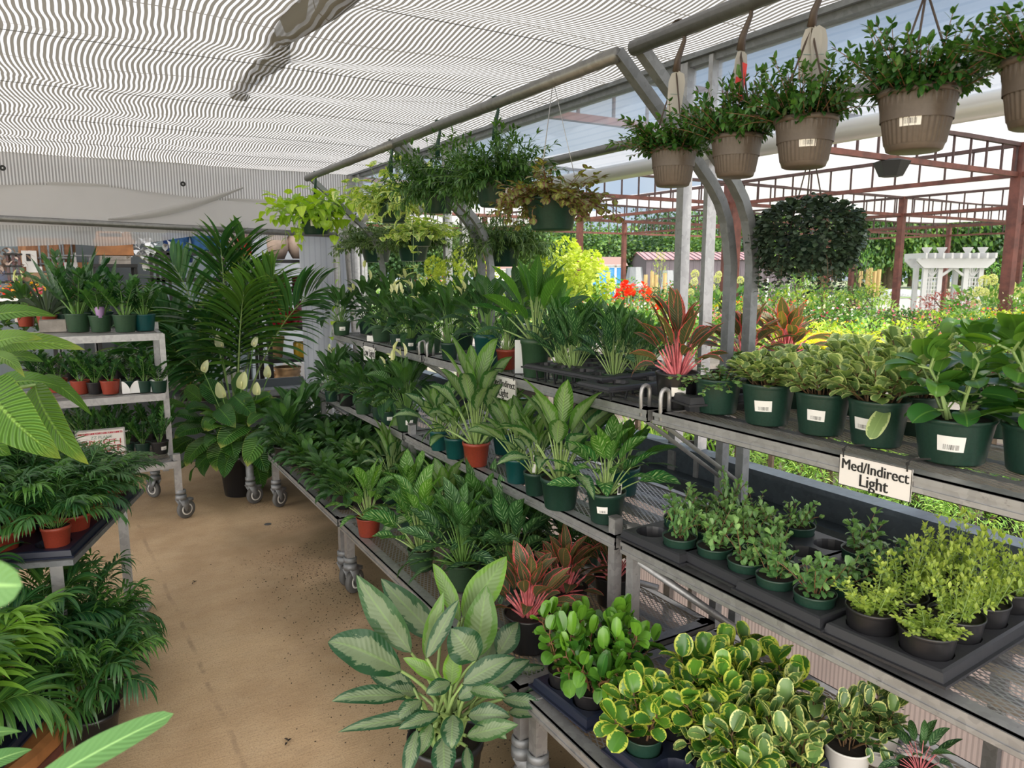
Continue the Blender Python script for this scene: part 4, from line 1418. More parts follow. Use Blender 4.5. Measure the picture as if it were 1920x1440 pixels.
def shelf(root, x0, x1, y0, y1, z, front='x', nbars=3):
    """galvanised frame with its long bars, and the open steel mesh lying in it"""
    g = G()
    t, h, w = 0.004, 0.042, 0.042
    g.box(x0, x0 + t, y0, y1, z - h, z).box(x0, x0 + w, y0, y1, z - t, z).box(x0, x0 + 0.014, y0, y1, z - h, z - h + t)
    g.box(x0 - 0.004, x0, y0, y1, z - 0.016, z - 0.004).box(x0 - 0.004, x0, y0, y1, z - h + 0.003, z - h + 0.014)
    g.box(x1 - t, x1, y0, y1, z - h, z).box(x1 - w * 0.7, x1, y0, y1, z - t, z)
    g.box(x0, x1, y0, y0 + t, z - h, z).box(x0, x1, y0, y0 + w, z - t, z)
    g.box(x0, x1, y1 - t, y1, z - h, z).box(x0, x1, y1 - w, y1, z - t, z)
    if front == 'x':
        for k in range(nbars):
            x = x0 + (x1 - x0) * (k + 1) / (nbars + 1)
            g.box(x - 0.016, x + 0.016, y0, y1, z - 0.032, z - 0.008)
        for k in range(2):
            y = y0 + (y1 - y0) * (k + 1) / 3
            g.box(x0, x1, y - 0.012, y + 0.012, z - 0.040, z - 0.033)
    else:
        for k in range(nbars):
            y = y0 + (y1 - y0) * (k + 1) / (nbars + 1)
            g.box(x0, x1, y - 0.016, y + 0.016, z - 0.032, z - 0.008)
    s = child('shelf', g, M['galv'], root)
    d = G().add([(x0 + 0.02, y0 + 0.02, z - 0.005), (x1 - 0.02, y0 + 0.02, z - 0.005), (x1 - 0.02, y1 - 0.02, z - 0.005), (x0 + 0.02, y1 - 0.02, z - 0.005)], [(0, 1, 2, 3)])
    child('mesh_deck', d, M['deck'], root, parent=s)
    return s


def post(root, pts, r=0.028, mat='galv', name='post'):
    g = G().tube(pts, r, 4)
    return child(name, g, M[mat], root)


BOT, MID, TOP = 0.38, 0.78, 1.175


def display_rack(label, y0, y1, x=1.03, arm_lo=True, arm_hi=True, lo_caster=True):
    root = thing('display_rack', label, 'plant rack', (1.45, (y0 + y1) / 2, 0), 0, 'galvanised plant racks along the window side')
    shelf(root, x, 1.84, y0, y1, BOT, nbars=4)
    shelf(root, 1.385, 1.90, y0, y1, MID, nbars=3)
    shelf(root, 1.50, 1.93, y0, y1, TOP, nbars=2)
    for y, arm, cst in ((y0 + 0.03, arm_lo, lo_caster), (y1 - 0.03, arm_hi, True)):
        post(root, [(x + 0.035, y, 0.19), (x + 0.035, y, BOT + 0.005)])
        if cst:
            caster(root, x + 0.035, y, yaw=0.6 if y > 3 else -0.5)
        post(root, [(1.81, y, 0.19), (1.81, y, BOT)])
        caster(root, 1.81, y, yaw=2.0)
        pm = post(root, [(1.41, y, 0.24), (1.41, y, MID + 0.05)], 0.022)
        child('end_cap', G().box(1.393, 1.427, y - 0.017, y + 0.017, MID + 0.05, MID + 0.054), M['rubber'], root, parent=pm)
        child('cross_tube', G().tube([(x + 0.035, y, 0.30), (1.81, y, 0.30)], 0.016, 8), M['galv_d'], root, True)
        pts = [(1.87, y, 0.22), (1.87, y, 1.62), (1.855, y, 1.70), (1.84, y, 1.76), (1.81, y, 1.82), (1.77, y, 1.87), (1.70, y, 1.935), (1.375, y, 2.215)]
        if arm:
            post(root, pts, 0.022, 'galv_d', 'hanging_arm')
        child('brace_rod', G().tube([(1.535, y, TOP + 0.0), (1.535, y, TOP + 0.045)] + [(1.518 + 0.017 * math.cos(q), y, TOP + 0.05 + 0.02 * math.sin(q)) for q in (0.4, 0.9, 1.57, 2.2, 2.7)] + [(1.500, y, TOP + 0.04), (1.502, y, TOP - 0.03), (1.86, y, 0.90)], 0.007, 8), M['galv'], root, True)
    child('diagonal_brace', G().tube([(1.42, y1 - 0.04, MID - 0.06), (1.80, y1 - 0.30, 0.40)], 0.012, 8), M['galv'], root, True)
    child('diagonal_brace', G().tube([(1.80, y0 + 0.25, 0.42), (1.42, y0 + 0.9, 0.47)], 0.012, 8), M['galv'], root, True)
    return root


rackA = display_rack('nearest galvanised three-tier rack, on the right under the brown hanging pots', -0.30, 1.68)
rackB = display_rack('middle galvanised three-tier rack, holding striped and silver-leaved plants', 1.71, 3.41)
rackC = display_rack('farthest galvanised three-tier rack, holding peace lilies under the Low Light sign', 3.45, 4.98)
child('hanging_rail', G().tube([(1.37, 1.66, 2.205), (1.37, -0.6, 2.205)], 0.021, 12), M['pipe'], rackA, True)
child('hanging_rail', G().tube([(1.37, 3.40, 2.205), (1.37, 1.73, 2.205)], 0.021, 12), M['pipe'], rackB, True)
child('hanging_rail', G().tube([(1.37, 4.98, 2.205), (1.37, 3.44, 2.205)], 0.021, 12), M['pipe'], rackC, True)
# maker's plate stamped on the bottom front flange of the nearest rack
p = on_z(1082, 1345, BOT + 0.001)
g = G().box(p[0] - 0.014, p[0] + 0.016, p[1] - 0.05, p[1] + 0.05, BOT + 0.0005, BOT + 0.0015)
pl = child('maker_plate', g, M['wire'], rackA)


def text(s, size, mat, parent, loc, rot, bold=0.0, spacing=1.0, name='lettering', align='CENTER', xs=1.0):
    cu = bpy.data.curves.new(name, 'FONT')
    cu.body = s
    cu.size = size
    cu.align_x = align
    cu.align_y = 'CENTER'
    cu.offset = 0.0
    cu.space_character = spacing
    cu.extrude = 0.0004
    cu.materials.append(M[mat])
    tmp = bpy.data.objects.new(name, cu)
    COL.objects.link(tmp)
    me = bpy.data.meshes.new_from_object(tmp, depsgraph=bpy.context.evaluated_depsgraph_get())
    if bold > 0.01:
        vs = [v.co.copy() for v in me.vertices]
        fs = [tuple(p.vertices) for p in me.polygons]
        g = G()
        for dx in (-0.022, 0.0, 0.022):
            g.add([(v.x + dx * size, v.y * 1.12, v.z + dx * size * 0.01) for v in vs], fs)
        me = g.mesh(name, M[mat])
    bpy.data.objects.remove(tmp)
    o = link(name, me, parent, loc)
    o.rotation_euler = rot
    o.scale = (xs, 1, 1)
    return o


dl = Vector((p[0], p[1], BOT + 0.002)) - rackA.location
text('ROLL', 0.018, 'ink', pl, dl + Vector((0.006, -0.008, 0)), (0, 0, -math.pi / 2), 0.02)
text('MASTER', 0.018, 'ink', pl, dl + Vector((-0.009, -0.012, 0)), (0, 0, -math.pi / 2), 0.02)
g = G().lathe([(0.010, 0), (0.013, 0), (0.013, 0.001), (0.010, 0.001)], 16, tuple(dl + Vector((0, 0.036, 0))))
g.box(dl.x - 0.007, dl.x + 0.007, dl.y + 0.034, dl.y + 0.038, dl.z, dl.z + 0.001, 0, 0.78)
g.box(dl.x - 0.007, dl.x + 0.007, dl.y + 0.034, dl.y + 0.038, dl.z, dl.z + 0.001, 0, -0.78)
link('emblem', g.mesh('emblem', M['ink']), pl)

# back rack: front edge across the end of the aisle
root = thing('display_rack', 'galvanised three-tier rack of zz plants across the end of the aisle', 'plant rack', (-0.6, 5.3, 0), 0, 'racks at the back')
for z, d0, x1 in ((0.40, 5.0, 0.47), (0.825, 5.12, 0.44), (1.205, 5.2, 0.46)):
    shelf(root, -1.9, x1, d0, d0 + 0.55, z, 'y')
    child('front_rail', G().box(-1.9, x1, d0 - 0.01, d0, z - 0.045, z), M['galv'], root)
for x in (-1.88, 0.45):
    post(root, [(x + 0.02, 5.03, 0.19), (x + 0.02, 5.03, 0.44)], 0.030)
    caster(root, x + 0.03, 5.03, yaw=0.5)
    post(root, [(x, 5.62, 0.19), (x, 5.62, 1.25)], 0.028)
    caster(root, x - 0.07, 5.62, yaw=2.2)
    post(root, [(x, 5.2, 0.40), (x, 5.2, 1.20)], 0.024)
# neighbour caster base seen past the large peace lily
root = thing('plant_cart', 'low cart end with a grey caster behind the large peace lily', 'cart', (1.2, 5.3, 0))
child('cart_frame', G().box(0.90, 1.75, 5.28, 5.33, 0.28, 0.32).box(0.90, 0.94, 5.1, 5.6, 0.28, 0.32).box(1.05, 1.75, 5.1, 5.6, 0.34, 0.36), M['galv_d'], root)
caster(root, 0.93, 5.12, yaw=0.4, ztop=0.28)


# ------------------------------------------------------------------ plants on the racks
def pl(name, label, cat, kind, px, py, z, rimw, top, half, pot='green', ph=1.6, style='pot', x=None, y=None, **kw):
    """px,py: where the middle of the pot's bottom is seen; z: height of what it stands on; rimw/top/half: seen pot width, top and half spread"""
    b = on_z(px, py, z) if x is None else np.array([x, y, z])
    mpp = depth(b) / FPX
    rim = rimw * mpp / 2
    H = (py - top) * mpp * 1.0 - rim * ph if top > 0 else -top
    return plant(name, label, cat, kind, b, rim, max(H, 0.05), half * mpp, pot, ph, style, **kw)


def pw(name, label, cat, kind, x, y, z, rim, H, R, pot='green', ph=1.6, style='pot', **kw):
    return plant(name, label, cat, kind, (x, y, z), rim, H, R, pot, ph, style, **kw)


ZT, ZM, ZB = TOP, MID, BOT
PP = 'potted_peperomia'
GR1 = 'pale peperomias on the nearest top shelf'
pl(PP, 'bushy pale peperomia in green pot, leftmost of the three front pots on the top shelf', 'potted plant', 'pep_pale', 1437, 793, ZT, 96, 650, 74, var=0, sticker=-0.15, group=GR1)
pl(PP, 'bushy pale peperomia in green pot, middle of the three front pots on the top shelf', 'potted plant', 'pep_pale', 1538, 811, ZT, 98, 642, 80, var=1, sticker=-0.25, group=GR1)
pl(PP, 'pale peperomia with one big cream leaf hanging over its green pot rim', 'potted plant', 'pep_pale', 1642, 832, ZT, 108, 626, 88, var=2, sticker=-0.55, group=GR1)
pl(PP, 'pale peperomia half hidden behind the gap of the first two front pots', 'potted plant', 'pep_pale', 1492, 762, ZT, 84, 640, 76, var=1, group=GR1)
pl(PP, 'pale peperomia behind the pot with the hanging cream leaf', 'potted plant', 'pep_pale', 1600, 775, ZT, 86, 622, 80, var=0, group=GR1)
pl(PP, 'pale peperomia with small white sticker, squeezed left of the large-leaved pot', 'potted plant', 'pep_pale', 1714, 812, ZT, 92, 610, 86, var=2, sticker=-0.2, group=GR1)
pl(PP, 'tall peperomia with large dark round leaves in big green pot with white sticker', 'potted plant', 'pep_big', 1783, 862, ZT, 138, 590, 120, ph=1.22, var=0, sticker=-0.05)
pl(PP, 'large-leaved peperomia behind the big stickered pot, in a dark green pot', 'potted plant', 'pep_big', 1868, 815, ZT, 112, 590, 112, ph=1.5, var=1, sticker=False)
pl(PP, 'large-leaved peperomia in a green pot cut by the right edge of the picture', 'potted plant', 'pep_big', 1950, 885, ZT, 140, 560, 140, ph=1.3, var=2, sticker=False)
# the big cream leaf that hangs over the third pot
b = on_z(1642, 832, ZT)
f = F()
f.blade(b + np.array([-0.03, -0.04, 0.10]), b + np.array([-0.11, -0.055, 0.035]), 0.021, 0.012, (-0.9, -0.4, 0.2), 'round', 0.15, rnd=0.9)
o = link('fallen_leaf', f.mesh('fallen_leaf', M['pep_pale']))
tag(o, 'single cream and green leaf hanging down the side of a green pot', 'leaf')

# black moulded tray with two pots at the left end of the nearest top shelf
def ring_square(g, cx, cy, p, r, z, n=16):
    vs, fs = [], []
    for i in range(n):
        a = 2 * math.pi * i / n
        c, s = math.cos(a), math.sin(a)
        k = (p / 2) / max(abs(c), abs(s))
        vs += [(cx + r * c, cy + r * s, z), (cx + k * c, cy + k * s, z)]
    for i in range(n):
        j = (i + 1) % n
        fs.append((2 * i, 2 * i + 1, 2 * j + 1, 2 * j))
    g.add(vs, fs)


def tray_mesh(nx, ny, p, r, h, mat='tray', open_sides=False, cup=True):
    g = G()
    W, D = nx * p, ny * p
    for i in range(nx):
        for j in range(ny):
            cx, cy = -W / 2 + (i + 0.5) * p, -D / 2 + (j + 0.5) * p
            ring_square(g, cx, cy, p, r, h)
            if cup:
                g.lathe([(r, h), (r * 0.97, h - 0.006), (r * 0.80, 0.006), (r * 0.5, 0.004), (0.002, 0.006)], 16, (cx, cy, 0))
            else:
                for k in range(4):
                    a = k * math.pi / 2 + 0.78
                    g.tube([(cx + r * math.cos(a), cy + r * math.sin(a), h), (cx + 0.8 * r * math.cos(a), cy + 0.8 * r * math.sin(a), 0.004)], 0.004, 4)
                g.lathe([(r + 0.004, h + 0.001), (r, h - 0.012), (r - 0.003, h - 0.012)], 16, (cx, cy, 0))
                g.lathe([(r * 0.82, 0.006), (r * 0.72, 0.004)], 12, (cx, cy, 0))
    e = 0.008
    q = h - 0.022 if not open_sides else h - 0.010
    a, b2 = W / 2 + e, D / 2 + e
    for (x0, y0, x1, y1, ux, uy) in ((-W / 2, -D / 2, W / 2, -D / 2, 0, -1), (W / 2, -D / 2, W / 2, D / 2, 1, 0), (W / 2, D / 2, -W / 2, D / 2, 0, 1), (-W / 2, D / 2, -W / 2, -D / 2, -1, 0)):
        vs = []
        for off, z in ((0, h), (0.006, h - 0.003), (0.010, q), (0.018, q), (0.018, q - 0.006)):
            cxn = off
            vs += [(x0 + (ux + (0 if ux else (-1 if x0 < x1 else 1))) * off, y0 + (uy + (0 if uy else (-1 if y0 < y1 else 1))) * off, z),
                   (x1 + (ux + (0 if ux else (1 if x0 < x1 else -1))) * off, y1 + (uy + (0 if uy else (1 if y0 < y1 else -1))) * off, z)]
        g.add(vs, [(2 * k, 2 * k + 1, 2 * k + 3, 2 * k + 2) for k in range(4)])
    return g.mesh('tray', M[mat])


def tray(label, x, y, z, nx, ny, p=0.112, r=0.048, h=0.055, rz=0.0, mat='tray', group='black moulded pot trays', **kw):
    o = link('pot_tray', tray_mesh(nx, ny, p, r, h, mat, **kw), None, (x, y, z), rz)
    return tag(o, label, 'tray', group)


def cell(x, y, rz, nx, ny, p, i, j):
    lx, ly = -nx * p / 2 + (i + 0.5) * p, -ny * p / 2 + (j + 0.5) * p
    return x + lx * math.cos(rz) - ly * math.sin(rz), y + lx * math.sin(rz) + ly * math.cos(rz)


b = on_z(1315, 768, ZT)
tray('thick black tray with a scooped rim holding two pots on the nearest top shelf', b[0] + 0.035, b[1] + 0.02, ZT, 2, 2, 0.118, 0.05, 0.06, -0.25)
pl('potted_aglaonema', 'red-edged pink-stemmed aglaonema in black stickered pot, in the scooped tray', 'potted plant', 'red', 1268, 762, ZT + 0.005, 82, 535, 84, 'black', var=0, sticker=0.1)
pl(PP, 'small trailing round-leaved peperomia in green pot in the scooped tray', 'potted plant', 'pep_trail', 1345, 772, ZT + 0.008, 86, 660, 76, 'green', ph=1.5, var=0, sticker=0.0)
pl('potted_aglaonema', 'red-edged aglaonema standing behind the trailing peperomia', 'potted plant', 'red', 1392, 728, ZT, 80, 560, 92, 'black', var=1, sticker=False)
pl('potted_aglaonema', 'red-edged aglaonema below the blackish hanging plant', 'potted plant', 'red', 1470, 722, ZT, 80, 556, 84, 'black', var=2, sticker=False)
pl(PP, 'round-leaved peperomia between the red-edged aglaonema and the pale peperomias', 'potted plant', 'pep_trail', 1408, 748, ZT, 76, 640, 60, 'black', var=1, sticker=False)

# middle rack, top shelf
pl('potted_aglaonema', 'tall plain green aglaonema with paddle leaves in tall green pot', 'potted plant', 'agla_green', 1003, 706, ZT, 56, 476, 108, 'olive', 2.6, 'tall', var=0, sticker=False)
pl('potted_aglaonema', 'narrow plant in red pot left of the tall green pot', 'potted plant', 'maria_up', 950, 692, ZT, 40, 585, 40, 'red', 1.9, 'tall', var=0, sticker=False)
pl('potted_aglaonema', 'dark leaved aglaonema in teal pot left of the red pot', 'potted plant', 'agla_dark', 915, 685, ZT, 54, 505, 88, 'teal', 2.2, 'tall', var=0, sticker=False)
pl('potted_aglaonema', 'dark broad-leaved aglaonema behind the tall green pot', 'potted plant', 'agla_green', 1040, 668, ZT, 50, 520, 92, 'olive', 2.0, 'tall', var=1, sticker=False)
pl('potted_aglaonema', 'dark glossy aglaonema behind the red pot, topmost leaves by the hanging narrow-leaved basket', 'potted plant', 'agla_dark', 975, 655, ZT, 50, 498, 76, 'green', 2.0, 'tall', var=1, sticker=False)
pl('potted_peace_lily', 'peace lily in stickered green pot just left of the teal pot', 'potted plant', 'lily_up', 843, 674, ZT, 34, 520, 66, 'green', 1.9, 'tall', var=0, sticker=0.0)
pl('potted_peace_lily', 'peace lily behind the stickered green pot by the hook ends', 'potted plant', 'lily_up', 872, 655, ZT, 34, 510, 60, 'green', 1.9, 'tall', var=1, sticker=False)
TG = 'open black trays on the middle rack'
p1 = on_z(1090, 712, ZT)
p2 = on_z(1190, 735, ZT)
tray('open-frame black tray of narrow striped plants, left one on the middle top shelf', 1.66, 2.18, ZT, 3, 4, 0.11, 0.045, 0.07, 0.06, group=TG, cup=False, open_sides=True)
tray('open-frame black tray with empty rings at the right end of the middle top shelf', 1.66, 1.90, ZT, 3, 1, 0.15, 0.055, 0.06, 0.02, group=TG, cup=False, open_sides=True)
for k, (px, py, tp, hf, lab) in enumerate((
        (1052, 706, 560, 52, 'narrow striped aglaonema in small green pot, left front of the open tray'),
        (1075, 712, 575, 56, 'narrow striped aglaonema in low green pot, behind the silver plants'),
        (1152, 728, 575, 60, 'narrow striped aglaonema in green pot at the front corner of the open tray'),
        (1196, 722, 590, 50, 'narrow striped aglaonema beside the red-edged plant'),
        (1100, 690, 560, 56, 'narrow striped aglaonema in the back row of the open tray, left'),
        (1145, 695, 562, 56, 'narrow striped aglaonema in the back row of the open tray, centre'),
        (1185, 696, 578, 50, 'narrow striped aglaonema in the back row of the open tray, right'),
        (1215, 705, 600, 44, 'narrow striped aglaonema tucked behind the red-edged plant'))):
    pl('potted_aglaonema', lab, 'potted plant', 'maria_up', px, py + 2, ZT + 0.01, 50 if k > 1 else 42, tp - 6, hf * 1.22, 'olive', 1.25, var=k % 3, sticker=False, group='narrow striped aglaonemas')

# farthest rack, top shelf: peace lilies
for k, (px, py, w, tp, hf, po, lab) in enumerate((
        (641, 628, 34, 528, 56, 'olive', 'peace lily alone at the far left end of the top shelf'),
        (716, 640, 40, 538, 62, 'olive', 'peace lily second from the far end of the top shelf, green pot'),
        (746, 648, 30, 548, 52, 'green', 'peace lily in narrow stickered pot above the Low Light sign'),
        (769, 656, 30, 545, 52, 'green', 'peace lily in stickered pot right of the Low Light sign'),
        (806, 661, 44, 545, 64, 'olive', 'peace lily in wide green pot beside the brace hooks'),
        (690, 625, 36, 510, 56, 'green', 'peace lily in the back row near the far end of the top shelf'),
        (735, 628, 36, 500, 60, 'green', 'peace lily in the back row under the marbled hanging basket'),
        (790, 636, 36, 515, 60, 'green', 'peace lily in the back row above the brace hooks'))):
    pl('potted_peace_lily', lab, 'potted plant', 'lily_up' if k in (0, 1, 5, 6) else 'lily_fl', px, py, ZT, w, tp, hf, po, 1.5, var=k % 3, sticker=(0.1 if k in (0, 2, 3) else False), group='peace lilies on the far top shelf')

# farthest rack, middle shelf
for k, (px, py, w, tp, hf, po, kd, lab) in enumerate((
        (622, 752, 26, 650, 44, 'green', 'lily', 'peace lily at the far left of the middle shelf'),
        (651, 760, 34, 672, 46, 'black', 'lily_small', 'low peace lily in black pot on the middle shelf'),
        (682, 775, 34, 668, 54, 'olive', 'lily', 'peace lily in green pot beside the black pot'),
        (712, 785, 30, 690, 46, 'green', 'lily_small', 'low peace lily wedged between two stickered pots'),
        (728, 795, 32, 662, 56, 'green', 'lily_fl', 'flowering peace lily in small stickered pot under the Low Light sign'),
        (764, 806, 44, 660, 74, 'olive', 'lily_fl', 'flowering peace lily in wide stickered pot at the near end of its shelf'),
        (640, 738, 28, 640, 44, 'green', 'lily_up', 'dark peace lily in the back row at the far end of the middle shelf'),
        (700, 750, 32, 640, 56, 'green', 'lily', 'peace lily in the back row right under the Low Light sign'),
        (760, 765, 32, 642, 62, 'green', 'lily_fl', 'flowering peace lily in the back row under the brace hooks'))):
    pl('potted_peace_lily', lab, 'potted plant', kd, px, py, ZM, w, tp, hf, po, 1.6, var=k % 3, sticker=(0.2 if k in (4, 5) else False), group='peace lilies on the far middle shelf')

# middle rack, middle shelf
MR = 'silver aglaonemas on the middle rack'
pl('potted_aglaonema', 'silver-leaved aglaonema in small teal pot at the far end of the middle shelf', 'potted plant', 'agla', 823, 843, ZM, 36, 715, 74, 'teal', 2.1, 'tall', var=0, sticker=False, group=MR)
pl('potted_aglaonema', 'short silver-leaved aglaonema in teal pot next to the red pot', 'potted plant', 'agla', 854, 858, ZM, 42, 745, 60, 'teal', 1.9, 'tall', var=1, sticker=False, group=MR)
pl('potted_aglaonema', 'tall silver-leaved aglaonema in bright red pot', 'potted plant', 'agla', 893, 872, ZM, 52, 628, 100, 'red', 1.75, 'tall', var=2, sticker=False, group=MR)
pl('potted_aglaonema', 'silver-leaved aglaonema in teal pot right of the red pot', 'potted plant', 'agla', 970, 903, ZM, 50, 735, 100, 'teal', 1.9, 'tall', var=0, sticker=False, group=MR)
pl('potted_aglaonema', 'silver-leaved aglaonema in green pot with a narrow white plant label', 'potted plant', 'agla', 1004, 926, ZM, 46, 760, 72, 'green', 1.9, 'tall', var=1, sticker=False, group=MR)
pl('potted_aglaonema', 'largest silver-leaved aglaonema, in wide stickered green pot', 'potted plant', 'agla', 1050, 950, ZM, 76, 700, 128, 'green', 1.55, 'tall', var=2, sticker=0.0, group=MR)
pl('potted_aglaonema', 'feather-striped aglaonema in stickered green pot at the near end of the middle shelf', 'potted plant', 'maria_l', 1136, 976, ZM, 74, 772, 112, 'green', 1.6, 'tall', var=0, sticker=-0.2)
pl('potted_aglaonema', 'feather-striped aglaonema in teal pot behind the stickered near-end pot', 'potted plant', 'agla_green', 1168, 925, ZM, 62, 780, 96, 'teal', 1.7, 'tall', var=2, sticker=False)
pl('potted_aglaonema', 'silver-leaved aglaonema at the back, under the Med Indirect Light sign with the covered edge', 'potted plant', 'agla', 945, 850, ZM, 44, 700, 80, 'teal', 1.8, 'tall', var=1, sticker=False, group=MR)
# narrow white plant labels
for (px, py, lab) in ((1002, 870, 'narrow white plant label stuck in the pot left of the largest silver plant'), (1161, 925, 'narrow white plant label stuck in the striped aglaonema at the shelf end')):
    b = on_z(px, py + 55, ZM)
    b = at_depth(px, py, depth(b) * 0.985)
    g = G().box(-0.006, 0.006, -0.0008, 0.0008, -0.035, 0.035)
    o = link('plant_label', g.mesh('plant_label', M['paper']), None, b, -YAW, rot=(0.15, 0.05, -YAW))
    g = G().box(-0.0045, 0.0045, -0.0012, -0.0009, 0.0, 0.028)
    link('picture', g.mesh('picture', M['ink']), o)
    tag(o, lab, 'plant label')

# farthest rack, bottom shelf: a dense bed of small peace lilies
rg = random.Random(11)
words_row = ('front', 'second', 'third', 'back')
words_col = ('first', 'second', 'third', 'fourth', 'fifth', 'sixth', 'seventh', 'eighth', 'ninth', 'tenth')
for j in range(9):
    for i in range(4):
        x = 1.12 + 0.19 * i + rg.uniform(-0.015, 0.015)
        y = 3.60 + 0.165 * j + rg.uniform(-0.02, 0.02)
        pw('potted_peace_lily', 'small peace lily, %s from the near end, %s row of the far bottom shelf' % (words_col[j], words_row[i]), 'potted plant',
           'lily_small' if (i + j) % 3 or j < 3 else 'lily', x, y, ZB, 0.052, rg.uniform(0.12, 0.15) + 0.008 * j, rg.uniform(0.145, 0.17), 'black', 1.5, var=(i * 2 + j) % 3, sticker=(i == 0 and j < 2 and 0.3), group='small peace lilies on the far bottom shelf')
# dense lilies at the far end, taller
for k, (px, py, tp, hf, lab) in enumerate(((560, 850, 712, 66, 'broad peace lily spilling over the far corner of the bottom shelf'), (600, 830, 700, 60, 'broad peace lily at the far end below the yellow pots'), (538, 868, 735, 60, 'broad peace lily nearest the large floor lily'))):
    pl('potted_peace_lily', lab, 'potted plant', 'lily', px, py, ZB, 46, tp, hf, 'black', 1.5, var=k, sticker=False)
pl('potted_aglaonema', 'upright silver-leaved aglaonema behind the small lilies at the rack joint', 'potted plant', 'agla', 735, 940, ZB, 50, 776, 62, 'green', 1.6, var=2, sticker=False)
pl('potted_aglaonema', 'silver-leaved aglaonema leaning over the small lilies', 'potted plant', 'agla', 672, 905, ZB, 44, 815, 52, 'green', 1.6, var=1, sticker=False)

# middle rack, bottom shelf: striped aglaonemas
BR = 'striped aglaonemas on the middle bottom shelf'
for k, (px, py, w, tp, hf, po, kd, lab) in enumerate((
        (692, 1003, 46, 862, 70, 'red', 'maria_l', 'striped aglaonema in dark red stickered pot at the far front corner of the bottom shelf'),
        (790, 1066, 52, 880, 84, 'olive', 'maria_l', 'bright green striped aglaonema in green pot on the bottom shelf, front'),
        (868, 1100, 64, 900, 100, 'olive', 'maria', 'dense dark striped aglaonema in the middle of the bottom shelf, front'),
        (770, 990, 46, 850, 72, 'green', 'maria_l', 'yellow-green striped aglaonema in the second row, far end'),
        (838, 1020, 50, 850, 84, 'green', 'agla', 'pale silver aglaonema in the second row of the bottom shelf'),
        (905, 1060, 56, 868, 92, 'green', 'maria', 'dark striped aglaonema in the second row, centre'),
        (960, 1105, 60, 900, 92, 'green', 'maria', 'dark striped aglaonema just left of the red-edged plants'),
        (800, 950, 44, 820, 66, 'green', 'maria', 'dark striped aglaonema in the third row, far end'),
        (868, 975, 48, 835, 76, 'green', 'maria', 'dark striped aglaonema in the third row, below the red pot'),
        (935, 1010, 50, 860, 80, 'green', 'maria', 'dark striped aglaonema in the third row, centre'),
        (1000, 1045, 54, 905, 84, 'green', 'maria_l', 'striped aglaonema in the third row, behind the red-edged plant'),
        (1060, 1075, 56, 930, 84, 'green', 'maria', 'dark striped aglaonema under the near end of the middle shelf'),
        (1100, 1060, 50, 940, 70, 'green', 'maria', 'shaded striped aglaonema in the back row near the posts'))):
    pl('potted_aglaonema', lab, 'potted plant', kd, px, py, ZB, w, tp - 8, hf * (1.22 if k else 1.0), po, 1.55, var=k % 3, sticker=(0.0 if k == 0 else False), group=BR)
pl('potted_aglaonema', 'pink-veined red-edged aglaonema in black pot at the near end of the bottom shelf', 'potted plant', 'red', 990, 1212, ZB, 92, 1010, 96, 'black', 1.5, var=1, sticker=0.0)
pl('potted_aglaonema', 'red-edged aglaonema left of the paired posts, second row', 'potted plant', 'red', 1060, 1160, ZB, 84, 985, 86, 'black', 1.5, var=2, sticker=False)
pl('potted_aglaonema', 'dark red aglaonema seen behind the paired posts', 'potted plant', 'red', 1150, 1130, ZB, 76, 960, 80, 'black', 1.5, var=0, sticker=False)

# nearest rack, middle shelf: four trays of small plants
TRA = (('far', 1.585, 1.525, 4, 2, 0.03), ('second', 1.615, 1.30, 4, 2, -0.02), ('third', 1.60, 1.085, 4, 2, 0.0))
names_t = ('far-end', 'second', 'third')
skip = {(0, 0, 1): 1, (1, 2, 0): 1, (2, 1, 1): 1, (2, 2, 1): 1, (1, 3, 0): 1}
posn = (('front left', 'front right'), ('second row left', 'second row right'), ('third row left', 'third row right'), ('back left', 'back right'))
for t, (nm, x, y, nx_, ny_, rz) in enumerate(TRA):
    tray('black moulded tray of small peperomias, %s of the three on the nearest middle shelf' % ('farthest', 'middle', 'nearest')[t], x, y, ZM, nx_, ny_, 0.112, 0.047, 0.055, rz)
    for i in range(nx_):
        for j in range(ny_):
            if (t, i, j) in skip:
                continue
            cx, cy = cell(x, y, rz, nx_, ny_, 0.112, i, j)
            pw(PP, 'small round-leaved peperomia, %s in the %s black tray' % (posn[i][1 - j], names_t[t]), 'potted plant', 'pep_tiny', cx, cy, ZM + 0.006, 0.049,
               rg.uniform(0.075, 0.12), rg.uniform(0.055, 0.075), 'green', 1.5, var=rg.randrange(4), sticker=(i == 0 and rg.uniform(-0.2, 0.2)), group='small peperomias in black trays')
x, y, rz = 1.625, 0.845, 0.06
tray('large black tray of lime-leaved plants in black pots, nearest on the middle shelf', x, y, ZM, 4, 2, 0.118, 0.052, 0.05, rz)
for i in range(4):
    for j in range(2):
        cx, cy = cell(x, y, rz, 4, 2, 0.118, i, j)
        pw('potted_sedum', 'lime-green tiny-leaved plant in black pot, %s of the large tray' % posn[i][1 - j], 'potted plant', 'sedum', cx, cy, ZM + 0.012, 0.056,
           (0.06, 0.10, 0.12, 0.14)[i] * (0.55 if (i, j) == (0, 0) else 1.0) + 0.01, 0.066, 'black', 1.5, var=(i + 2 * j) % 3, sticker=((i, j) == (2, 0) and 0.0), group='lime-leaved plants in black pots')

